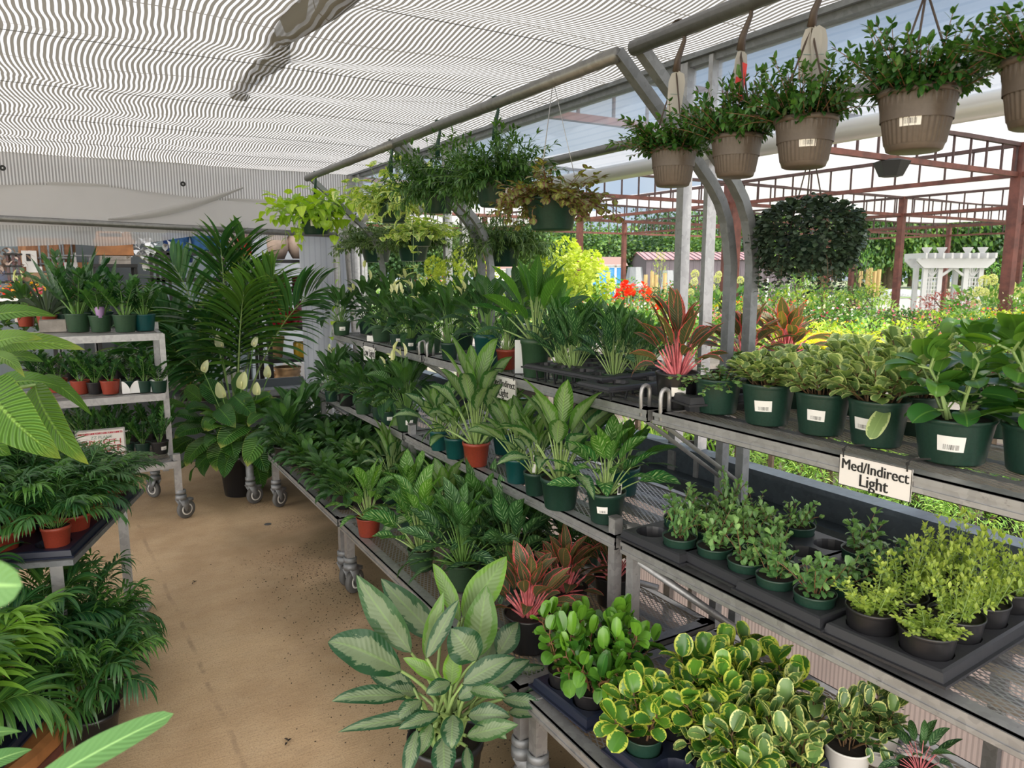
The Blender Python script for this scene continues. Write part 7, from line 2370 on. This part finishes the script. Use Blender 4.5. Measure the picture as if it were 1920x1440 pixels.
# white canopy cloth, slightly bellied between the trusses
for bi, (x0, x1, y0, y1) in enumerate(((5.0, 22.0, -3.8, 8.2), (8.8, 22.0, 8.2, 12.2), (6.0, 11.0, 13.5, 20.0))):
    g = G()
    nx, ny = 40, 24
    vs = []
    for j in range(ny + 1):
        for i in range(nx + 1):
            x, y = x0 + (x1 - x0) * i / nx, y0 + (y1 - y0) * j / ny
            vs.append((x, y, 2.99 - 0.05 * math.sin(math.pi * ((x / 4.4) % 1)) - 0.03 * math.sin(math.pi * ((y / 4.0) % 1)) ))
    g.add(vs, [(j * (nx + 1) + i, j * (nx + 1) + i + 1, (j + 1) * (nx + 1) + i + 1, (j + 1) * (nx + 1) + i) for j in range(ny) for i in range(nx)])
    tag(link('shade_canopy', g.mesh('shade_canopy', M['canopy'], True)), ('large white shade cloth over the nearest outdoor beds', 'second white shade cloth farther from the camera', 'small white shade roof far to the left')[bi], 'shade cloth')
b = at_depth(1672, 300, depth((6.2, 4.2, 2.6)))
p = on_y(1672, 306, 4.2)
tag(link('speaker_lamp', G().lathe([(0.0, 0), (0.10, 0.0), (0.16, 0.13), (0.10, 0.15)], 6).mesh('speaker_lamp', M['ink']), None, (p[0], p[1], 2.46)), 'black box hanging under the nearest outdoor truss', 'lamp')

# ------------------------------------------------------------------ outdoor plants
_cl = {}


def cloud(kind, var, n, ls, lw, prof='lance', flat=1.0, hollow=0.55):
    key = (kind, var, n, ls, flat)
    if key not in _cl:
        rg = np.random.default_rng(hash_seed(kind) + var * 17 + n)
        f = F()
        d = rg.normal(0, 1, (n, 3))
        d /= np.linalg.norm(d, axis=1, keepdims=True)
        r = (hollow + (1 - hollow) * rg.uniform(0, 1, n)) ** 0.8
        bump_ = 1 + 0.20 * np.sin(d[:, 0] * 5 + var) * np.cos(d[:, 1] * 4 + var * 2) + 0.1 * np.sin(d[:, 2] * 9)
        P = d * (r * bump_)[:, None]
        P[:, 2] = P[:, 2] * 0.5 + 0.5
        az, el = angs(d + rg.normal(0, 0.6, (n, 3)) + np.array([0, 0, 0.35]))
        el = el * flat
        f.leaves(P, az, el, 0.6, ls * rg.uniform(0.6, 1.2, n), lw, prof, 0.15, 2, 1, rg.uniform(-1, 1, n), rng=rg)
        _cl[key] = f.mesh(kind + '_leaves', M[kind])
    return _cl[key]


def shrub(name, label, cat, kind, x, y, z, w, h, n=420, ls=0.22, lw=0.05, group=None, var=0, prof='lance', stem=True, flowers=None, fn=60, fs=0.14):
    o = thing(name, label, cat, (x, y, z), (x * 7 + y * 3) % 6.28, group)
    link('foliage', cloud(kind, var, n, ls, lw, prof), o, scale=(w / 2, w / 2, h))
    stem = stem and w > 0.3
    if stem:
        g = G()
        for a in (0.3, 2.4, 4.4):
            g.tube([(0, 0, -0.02), (0.12 * w * math.cos(a), 0.12 * w * math.sin(a), 0.3 * h), (0.25 * w * math.cos(a), 0.25 * w * math.sin(a), 0.7 * h)], 0.012, 4)
        link('stems', g.mesh('stems', M['bark']), o)
    if flowers:
        link('flowers', cloud(flowers, var + 5, fn, fs, fs * 0.42, 'round', hollow=0.93), o, (0, 0, 0.04 * h), scale=(w / 2 * 1.04, w / 2 * 1.04, h * 1.04))['kind'] = 'stuff'
    return o


def px_shrub(name, label, cat, kind, px, base_py, w_px, top_py, D, **kw):
    """px: centre; the foot seen at base_py; D: distance along the view"""
    b = at_depth(px, base_py, D)
    m_ = D / FPX
    o = shrub(name, label, cat, kind, b[0], b[1], b[2], w_px * m_, (base_py - top_py) * m_, **kw)
    g = G().tube([(0, 0, -0.14 - b[2]), (0, 0, 0.3 * (base_py - top_py) * m_)], 0.02, 5)
    link('trunk', g.mesh('trunk', M['bark']), o)
    return o


# long display tables that carry the outdoor pots
for i, (x0, x1, y0, y1, z, lab) in enumerate(((5.0, 7.6, 1.2, 5.2, 0.55, 'low outdoor display bench of flowers nearest the window wall'), (5.6, 12.5, 5.6, 9.6, 0.60, 'outdoor display bench in front of the white arbor'), (4.2, 7.6, 6.4, 10.6, 0.55, 'outdoor display bench behind the canna flowers'))):
    bn = thing('display_bench', lab, 'bench', ((x0 + x1) / 2, (y0 + y1) / 2, 0), 0, 'outdoor display benches')
    child('bench_top', G().box(x0, x1, y0, y1, z - 0.04, z), M['oldwood'], bn)
    for (x, y) in ((x0 + 0.1, y0 + 0.1), (x1 - 0.1, y0 + 0.1), (x0 + 0.1, y1 - 0.1), (x1 - 0.1, y1 - 0.1)):
        child('leg', G().box(x - 0.04, x + 0.04, y - 0.04, y + 0.04, -0.05, z - 0.04), M['oldwood'], bn)

ro = random.Random(21)
# spreading junipers in pots right outside the wall
k = 0
for (px, py, w, tp, lab) in ((1480, 905, 150, 840, 'lime spreading juniper left of the Med Indirect Light sign'), (1560, 925, 150, 830, 'lime spreading juniper behind the left edge of the big sign'), (1660, 930, 150, 835, 'lime spreading juniper behind the big sign'),
                             (1745, 950, 160, 880, 'lime spreading juniper right of the big sign'), (1830, 985, 150, 905, 'lime spreading juniper near the dark nursery pots'), (1410, 850, 110, 800, 'lime spreading juniper beside the rack posts')):
    b = on_z(px, py + 10, 0.16)
    m_ = depth(b) / FPX
    o = shrub('spreading_juniper', lab, 'shrub', 'o_juniper', b[0], b[1], 0.14, w * m_ * 1.15, (py - tp) * m_ * 1.25, n=1500, ls=0.20, lw=0.012, group='spreading junipers outside', var=k % 3)
    link('pot', pot_data('pot', 1.6, 'pot_black'), o, (0, 0, -0.14), scale=0.13)
    k += 1
for k, (px, py, w, lab) in enumerate(((1700, 925, 70, 'black nursery pot right behind the big sign'), (1775, 945, 74, 'black nursery pot between two junipers'), (1900, 985, 110, 'large black nursery pot at the right edge outside'), (1640, 900, 60, 'black nursery pot in the shade of the top shelf'))):
    b = on_z(px, py + 40, 0.0)
    m_ = depth(b) / FPX
    o = thing('nursery_pot', lab, 'pot', b, 0, 'black nursery pots outside')
    link('pot', pot_data('pot', 1.7, 'pot_black'), o, scale=w * m_ / 2)
    link('foliage', cloud('o_green', k % 2, 420, 0.22, 0.05), o, (0, 0, 0.16), scale=(0.2, 0.2, 0.3))
# bright strappy leaves and sedge tufts outside the middle rack
for k, (px, py, h, lab) in enumerate(((1235, 860, 0.42, 'bright green strappy clump seen through the brace rods'), (1290, 850, 0.45, 'bright green strappy clump left of the curved posts'), (1345, 860, 0.40, 'bright green and orange strappy clump between the posts'), (1430, 880, 0.42, 'wide-bladed strappy clump right of the posts'),
                                      (1200, 835, 0.40, 'strappy clump behind the paddle-leaved plant'), (1500, 880, 0.35, 'wide-bladed clump left of the juniper row'))):
    b = on_z(px, py, 0.05)
    o = thing('strappy_clump', lab, 'grass', b, 0, 'strappy clumps outside')
    link('leaves', g_straps(60 + k, 40, h, 0.011, (50, 88), (0, 60), 'o_green' if k > 2 else 'o_juniper', 0.12, 'lance')[0][1].mesh('leaves', M['o_juniper']), o)
    link('pot', pot_data('pot', 1.5, 'pot_black'), o, (0, 0, -0.05), scale=0.13)
# golden grass row
for k, px in enumerate((1505, 1540, 1578, 1612)):
    b = on_z(px, 652, 0.62)
    b = at_depth(px, 655, 3.9)
    o = thing('golden_grass', 'golden grass tuft with arching blades, %s from the left in the yellow row' % ord_[k], 'grass', b, 0, 'golden grass row')
    link('leaves', g_straps(80 + k, 90, 0.17, 0.0035, (20, 88), (60, 140), 'o_yellow', 0.03, 'lance')[0][1].mesh('leaves', M['o_yellow']), o)
    link('pot', pot_data('pot', 1.5, 'pot_black'), o, (0, 0, -0.10), scale=0.07)

# mixed outdoor planting, from near to far
rows = []
kinds = [('o_green', None, 'green'), ('o_lime', None, 'lime yellow'), ('o_green', 'pinkf', 'pink-flowered'), ('o_juniper', None, 'feathery light green'), ('o_green', 'whitef', 'white-flowered'),
         ('o_lime', 'orangef', 'golden-flowered'), ('o_dark', 'pinkf', 'dark pink-flowered'), ('o_green', 'canna', 'red-flowered')]
where = ('beyond the nearest bench', 'on the outdoor bench', 'in the middle outdoor beds', 'in the far outdoor beds', 'before the tree line')
cn = 0
for ri, (D, base, top, w, x0, x1, step) in enumerate(((4.6, 668, 610, 120, 1080, 1960, 62), (6.0, 640, 588, 100, 660, 1960, 60), (8.0, 615, 568, 84, 640, 1960, 56), (11.5, 590, 548, 70, 640, 1960, 52), (17.0, 565, 530, 62, 640, 1960, 50))):
    px = x0
    q = 0
    while px < x1:
        kd, fl, nm = kinds[ro.randrange(len(kinds))]
        if ri >= 3 and ro.random() < 0.5:
            kd, fl, nm = ('o_dark', None, 'dark green') if ro.random() < 0.5 else ('o_green', None, 'green')
        tp = top + ro.uniform(-10, 10)
        if ri >= 2 and 1660 < px < 1860:
            tp = max(tp, 583)
            base_ = max(base, 612)
        else:
            base_ = base
        if not (1610 < px < 1850 and ri == 4) and at_depth(px, base, D)[0] > 2.9:
            px_shrub('garden_shrub', '%s shrub %s, %s from the left' % (nm, where[ri], ord_[q] if q < 10 else '%dth' % (q + 1)), 'shrub', kd, px, base_, w * ro.uniform(0.9, 1.3), tp, D,
                     n=520 if ri < 2 else 320, ls=(0.16, 0.17, 0.2, 0.22, 0.24)[ri], lw=0.04, var=ro.randrange(3), flowers=fl, fn=70, fs=0.10, group='mixed shrubs ' + where[ri])
        px += step * ro.uniform(0.85, 1.2)
        q += 1


def panicle(kind='hyd', seed=0, n=260):
    rg = np.random.default_rng(seed)
    f = F()
    t = rg.uniform(0, 1, n)
    a = rg.uniform(0, 6.28, n)
    r = np.sin(np.pi * np.clip(t * 0.85 + 0.12, 0, 1)) ** 0.8 * 0.45
    P = np.stack([r * np.cos(a), r * np.sin(a), t], -1)
    f.leaves(P, a, rg.uniform(-0.6, 1.2, n), 0.4, 0.16, 0.075, 'round', 0.2, 2, 1, rg.uniform(-1, 1, n), rng=rg)
    return f.mesh('bloom', M[kind])


PM = [panicle('hyd', s) for s in (1, 2)]
PW = [panicle('hyd_w', s) for s in (3, 4)]


def hydrangea(label, px, py, D, blooms, kind, hpx, sz):
    """blooms: list of (px, py) of bloom centres"""
    b = at_depth(px, py, D)
    m_ = D / FPX
    o = thing('hydrangea', label, 'hydrangea', b, 0, 'hydrangeas')
    link('foliage', cloud('o_green', 1, 420, 0.22, 0.05), o, (0, 0, 0), scale=(hpx * m_ * 0.9, hpx * m_ * 0.9, hpx * m_))
    for i, (bx, by, s) in enumerate(blooms):
        c = at_depth(bx, by, D - 0.15 * (i % 3)) - b
        fl = link('bloom', (PM if kind == 'hyd' else PW)[i % 2], o, c - np.array([0, 0, s * m_ * 0.5]), scale=s * m_ * (0.72 if kind == 'hyd_w' else 1.0), rot=(0.3 * math.sin(i * 2), 0.3 * math.cos(i * 3), i))
        link('stem', G().tube([(0, 0, 0.05), (0.0, 0.0, -0.9)], 0.03, 4).mesh('stem', M['st_green']), fl)


hydrangea('lime hydrangea with huge cone blooms left of the blue shed', 1060, 640, 4.2, [(1052, 478, 62), (1066, 512, 68), (1098, 500, 60), (1108, 530, 66), (1040, 500, 50), (1085, 540, 46), (1108, 490, 40)], 'hyd', 110, 60)
hydrangea('lime hydrangea blooms left of the grey post, behind the tall aglaonemas', 880, 640, 4.6, [(867, 482, 46), (835, 512, 50), (822, 500, 36), (915, 505, 34)], 'hyd', 100, 50)
hydrangea('cream hydrangea beyond the thin grey post', 1335, 640, 9.0, [(1302, 510, 20), (1300, 525, 18), (1330, 508, 22), (1342, 520, 20), (1336, 535, 18), (1296, 545, 16), (1388, 522, 18), (1346, 512, 16)], 'hyd_w', 90, 20)
hydrangea('cream hydrangea bush at the right behind the last red post', 1850, 620, 9.5, [(1845, 522, 26), (1856, 520, 26), (1838, 542, 24), (1880, 536, 30), (1862, 548, 26), (1895, 530, 26), (1830, 566, 22), (1876, 565, 22), (1900, 552, 26), (1818, 550, 18), (1915, 540, 26), (1846, 545, 20)], 'hyd_w', 80, 24)
# cannas with red flowers
for k, (px, py, s) in enumerate(((1160, 548, 8), (1168, 536, 8), (1182, 545, 14), (1176, 553, 12), (1206, 540, 9), (1215, 552, 11), (1155, 560, 8), (1240, 575, 12))):
    b = at_depth(px, py, 6.2)
    o = thing('canna', 'red canna flower head, %s from the left behind the narrow striped plants' % ord_[k], 'canna', b, 0, 'red cannas')
    f = F()
    rq2 = np.random.default_rng(k)
    m_ = 6.2 / FPX * s
    f.leaves(rq2.normal(0, 0.4, (16, 3)) * m_, rq2.uniform(0, 6.28, 16), rq2.uniform(-0.4, 1.4, 16), 0.6, m_ * 1.1, m_ * 0.4, 'round', 0.2, 3, 1, rng=rq2)
    link('flower', f.mesh('flower', M['canna']), o)
    link('stem', G().tube([(0, 0, 0), (0.02, 0.0, -0.35)], 0.006, 4).mesh('stem', M['st_green']), o)
    f = F()
    f.leaves(np.zeros((6, 3)) + np.array([0, 0, -0.36]), np.arange(6) * 1.05, 1.1, 0.4, 0.24, 0.045, 'lance', 0.3, 5, 1, rng=rq2)
    link('leaves', f.mesh('leaves', M['o_green']), o)
# single accents
px_shrub('barberry', 'dark red feathery shrub in front of the white arbor', 'shrub', 'o_red', 1775, 590, 96, 548, 13.5, n=700, ls=0.2, lw=0.02, var=0)
px_shrub('golden_shrub', 'bright yellow-green shrub left of the white arbor', 'shrub', 'o_lime', 1635, 575, 70, 535, 18.0, n=500, ls=0.16, lw=0.04)
px_shrub('golden_shrub', 'bright yellow shrub below the blackish hanging plant', 'shrub', 'o_lime', 1565, 580, 70, 548, 16.0, n=500, ls=0.16, lw=0.04, var=1)
px_shrub('copper_tree', 'brown and green small tree behind the blackish hanging plant', 'tree', 'o_dark', 1510, 575, 70, 495, 19.0, n=700, ls=0.12, lw=0.03, var=1)
px_shrub('red_maple', 'small reddish maple beside the blackish hanging plant', 'tree', 'o_red', 1542, 560, 30, 505, 20.0, n=300, ls=0.16, lw=0.05, var=1)
px_shrub('young_tree', 'slender light green young tree near the tan stakes', 'tree', 'o_green', 1608, 560, 52, 462, 22.0, n=420, ls=0.12, lw=0.03, var=2)
px_shrub('young_tree', 'slender yellowish young tree in front of the maroon roof', 'tree', 'o_lime', 1235, 560, 30, 472, 24.0, n=260, ls=0.12, lw=0.03, var=2)
px_shrub('young_tree', 'green bushy young tree right of the white arbor', 'tree', 'o_green', 1880, 545, 90, 490, 22.0, n=420, ls=0.14, lw=0.03, var=1)
for k, (px, x1_) in enumerate(((1612, 0), (1625, 0), (1630, 0), (1638, 0), (1646, 0), (1222, 1), (1230, 1), (1246, 1), (1140, 1), (1210, 1))):
    b = at_depth(px, 545, 22.0)
    t_ = at_depth(px, (508 if k < 5 else 515) - (k % 3) * 3, 22.0)
    o = link('wooden_stake', G().box(-0.04, 0.04, -0.04, 0.04, -0.14 - b[2], t_[2] - b[2]).mesh('wooden_stake', M['bamboo']), None, b)
    tag(o, 'tan wooden tree stake, %s from the left in the group %s' % (ord_[k if k < 5 else k - 5], 'left of the white arbor' if k < 5 else 'by the maroon roof'), 'stake', 'tan tree stakes')

# ------------------------------------------------------------------ white arbor
DA = 15.5
ba = at_depth(1780, 578, DA)
ar = thing('garden_arbor', 'white vinyl garden arbor with lattice sides and slatted top', 'arbor', (ba[0], ba[1], -0.14), -YAW - 0.12)
u = DA / FPX
Wh = 54 * u
Hh = 78 * u + ba[2] + 0.14
for sx, nm in ((-1, 'left'), (1, 'right')):
    xo, xi = sx * Wh * 0.90, sx * Wh * 0.42
    for xx in (xo, xi):
        for yy in (0.0, 0.45):
            q = link('post', G().box(xx - 0.045, xx + 0.045, yy - 0.045, yy + 0.045, 0, Hh).mesh('post', M['white']), ar)
        q2 = link('finial', G().lathe([(0.0, 0.0), (0.05, 0.0), (0.05, 0.04), (0.10, 0.12), (0.11, 0.15), (0.0, 0.15)], 4, (xx, 0, Hh + 0.24)).mesh('finial', M['white']), ar)
    g = G()
    a0, a1 = min(xo, xi), max(xo, xi)
    for i in range(5):
        x = a0 + (a1 - a0) * (i + 0.5) / 5
        g.box(x - 0.010, x + 0.010, -0.012, 0.012, 0.05, Hh - 22 * u)
    for i in range(20):
        z = 0.05 + (Hh - 22 * u - 0.05) * i / 19
        g.box(a0, a1, -0.010, 0.010, z - 0.009, z + 0.009)
    for i in range(6):
        x = a0 + (a1 - a0) * i / 5
        xm = (a0 + a1) / 2
        g.tube([(xm, 0, Hh - 21 * u), (x, 0, Hh - 3 * u)], 0.013, 4)
    g.box(a0, a1, -0.02, 0.02, Hh - 22 * u, Hh - 20 * u)
    link('lattice_panel', g.mesh('lattice_panel', M['white']), ar)
    link('corner_brace', G().tube([(xi, 0, Hh - 20 * u), (0, 0, Hh - 3 * u)], 0.035, 4).mesh('corner_brace', M['white']), ar)
for yy in (-0.08, 0.53):
    g = G()
    g.add([(-Wh * 1.25, yy - 0.03, Hh + 0.10), (-Wh * 1.02, yy - 0.03, Hh - 0.04), (Wh * 1.02, yy - 0.03, Hh - 0.04), (Wh * 1.25, yy - 0.03, Hh + 0.10), (Wh * 1.25, yy - 0.03, Hh + 0.16), (-Wh * 1.25, yy - 0.03, Hh + 0.16),
           (-Wh * 1.25, yy + 0.03, Hh + 0.10), (-Wh * 1.02, yy + 0.03, Hh - 0.04), (Wh * 1.02, yy + 0.03, Hh - 0.04), (Wh * 1.25, yy + 0.03, Hh + 0.10), (Wh * 1.25, yy + 0.03, Hh + 0.16), (-Wh * 1.25, yy + 0.03, Hh + 0.16)],
          [(0, 1, 2, 3, 4, 5), (11, 10, 9, 8, 7, 6), (0, 6, 7, 1), (1, 7, 8, 2), (2, 8, 9, 3), (3, 9, 10, 4), (4, 10, 11, 5), (5, 11, 6, 0)])
    link('beam', g.mesh('beam', M['white']), ar)
for i in range(9):
    x = -Wh * 1.1 + Wh * 2.2 * i / 8
    link('rafter', G().box(x - 0.02, x + 0.02, -0.32, 0.78, Hh + 0.16, Hh + 0.27).mesh('rafter', M['white']), ar)
# white bags on a pallet
for k, (px, w) in enumerate(((1672, 30), (1694, 34), (1714, 26))):
    b = at_depth(px, 556, 21)
    m_ = 21 / FPX
    g = G().lathe([(0.0, 0), (0.9, 0.0), (1.0, 0.2), (0.95, 0.5), (0.6, 0.8), (0.0, 0.9)], 10)
    o = link('stacked_bags', g.mesh('stacked_bags', M['bagwhite'], True), None, b, k, (w * m_ / 2, w * m_ / 2, 0.24))
    tag(o, 'heap of silvery white bags, %s from the left beside the arbor' % ord_[k], 'bags', 'bag heaps by the arbor')
b = at_depth(1690, 560, 21)
tag(link('concrete_blocks', G().box(-0.9, 0.9, -0.4, 0.4, -b[2] - 0.14, 0.0).mesh('concrete_blocks', M['signwhite']), None, b, -YAW), 'pale pallet load under the silvery bags', 'pallet')

# ------------------------------------------------------------------ sheds and long barn
def shed(label, px0, px1, base, eave, ridge, D, wall, roof, dep, seams=False):
    a, c = at_depth(px0, base, D), at_depth(px1, base, D)
    zb = a[2] + 0.14
    a[2] = c[2] = -0.14
    r = thing('garden_shed' if not seams else 'long_barn', label, 'shed' if not seams else 'barn', (a + c) / 2, 0)
    ang = math.atan2(c[1] - a[1], c[0] - a[0])
    r.rotation_euler = (0, 0, ang)
    w = np.linalg.norm(c - a)
    m_ = D / FPX
    he, hr = (base - eave) * m_ + zb, (base - ridge) * m_ + zb
    g = G().box(-w / 2, w / 2, 0, dep, 0, he)
    g.add([(w / 2, 0, he), (w / 2, dep, he), (w / 2, dep / 2, hr)], [(0, 1, 2)]).add([(-w / 2, 0, he), (-w / 2, dep, he), (-w / 2, dep / 2, hr)], [(0, 2, 1)])
    link('walls', g.mesh('walls', M[wall]), r)
    e = 0.15
    g = G().add([(-w / 2 - e, -e, he - 0.05), (w / 2 + e, -e, he - 0.05), (w / 2 + e, dep / 2, hr + 0.03), (-w / 2 - e, dep / 2, hr + 0.03), (w / 2 + e, dep + e, he - 0.05), (-w / 2 - e, dep + e, he - 0.05)], [(0, 1, 2, 3), (3, 2, 4, 5)])
    link('roof', g.mesh('roof', M[roof]), r)
    if seams:
        n = 26
        g = G()
        for i in range(n + 1):
            x = -w / 2 + w * i / n
            g.tube([(x, -e, he - 0.02), (x, dep / 2, hr + 0.06)], 0.035, 4).box(x - 0.03, x + 0.03, -0.04, 0, 0.5 * he, he)
        link('roof_seams', g.mesh('roof_seams', M['barnwall']), r)
        g = G()
        for i in range(7):
            x = -w / 2 + w * (i + 0.5) / 7
            g.box(x - 0.07, x + 0.07, -0.08, -0.02, 0, he * 0.5)
        link('porch_posts', g.mesh('porch_posts', M['white']), r)
    else:
        g = G()
        for x in (-w / 2, w / 2 - 0.12, w * 0.2):
            g.box(x, x + 0.12, -0.04, 0, 0, he)
        g.box(-w / 2, w / 2, -0.04, 0, he - 0.15, he)
        link('trim', g.mesh('trim', M['white']), r)


shed('small blue shed with white trim and brown shingle roof beyond the hydrangea', 1105, 1172, 520, 497, 482, 42, 'shedblue', 'roofbrown', 4.0)
shed('long barn with maroon metal roof beyond the grey posts', 1212, 1500, 520, 486, 472, 48, 'barnwall', 'maroonroof', 7.0, True)
shed('small white-trimmed shed seen left between the baskets', 925, 965, 520, 505, 496, 45, 'signwhite', 'roofbrown', 3.0)
for k, (px, w, h) in enumerate(((1190, 34, 14), (1250, 40, 8), (960, 30, 12))):
    b = at_depth(px, 515, 40)
    m_ = 40 / FPX
    h += (b[2] + 0.14) / m_
    b[2] = -0.14
    tag(link('wrapped_load', G().lathe([(0.0, 0), (1.0, 0.0), (1.0, 0.45), (0.8, 0.55), (0.6, 1.0), (0.0, 1.0)], 8).mesh('wrapped_load', M['galv_d']), None, b, 0, (w * m_ / 2, 0.8, h * m_)),
        ('grey wrapped load right of the blue shed', 'grey wrapped load in front of the long barn', 'grey wrapped load far left among the trees')[k], 'load')
# ------------------------------------------------------------------ trees
def tree(label, px, D, top_py, w_px, kind, n=1600, ls=0.085, base_py=530, var=0, bare=0.0):
    b = at_depth(px, base_py, D)
    m_ = D / FPX
    H = (base_py - top_py) * m_
    w = w_px * m_
    o = thing('forest_tree', label, 'tree', b, (px % 6), 'trees behind the nursery')
    link('crown', cloud(kind, var, n, ls, ls * 0.42, 'ovate', flat=0.25, hollow=0.3), o, (0, 0, H * bare), scale=(w / 2, w / 2, H * (1 - bare)))
    link('trunk', G().tube([(0, 0, -0.3), (0, 0, H * 0.5), (0.02 * H, 0, H * 0.8)], [0.035 * H, 0.025 * H, 0.01 * H], 7).mesh('trunk', M['bark'], True), o)


tr = random.Random(31)
tn = 0
for row, (D, x0, x1, st_, top, w) in enumerate(((36, 1500, 2050, 62, 330, 150), (56, 600, 2060, 56, 425, 130), (74, 560, 2100, 50, 395, 120))):
    px = x0
    q = 0
    while px < x1:
        t_ = top + tr.uniform(-18, 22)
        if row == 1 and px > 1450:
            t_ -= 90
        if row == 2 and px > 1350:
            t_ -= 80
        if row == 2 and 1080 < px < 1200:
            t_ += 35
        if row == 1 and px < 1000:
            t_ -= 10
        kd = 'o_tree' if tr.random() < 0.62 else 'o_pine'
        tree('%s tree of the %s tree row, %s from the left' % (('leafy green', 'dark needle-leaved')[kd == 'o_pine'], ('nearest', 'middle', 'farthest')[row], ord_[q] if q < 10 else '%dth' % (q + 1)), px, D, t_, w * tr.uniform(0.8, 1.2), kd,
             n=2600, ls=0.10, var=tr.randrange(3), bare=0.0)
        px += st_ * tr.uniform(0.75, 1.25)
        q += 1
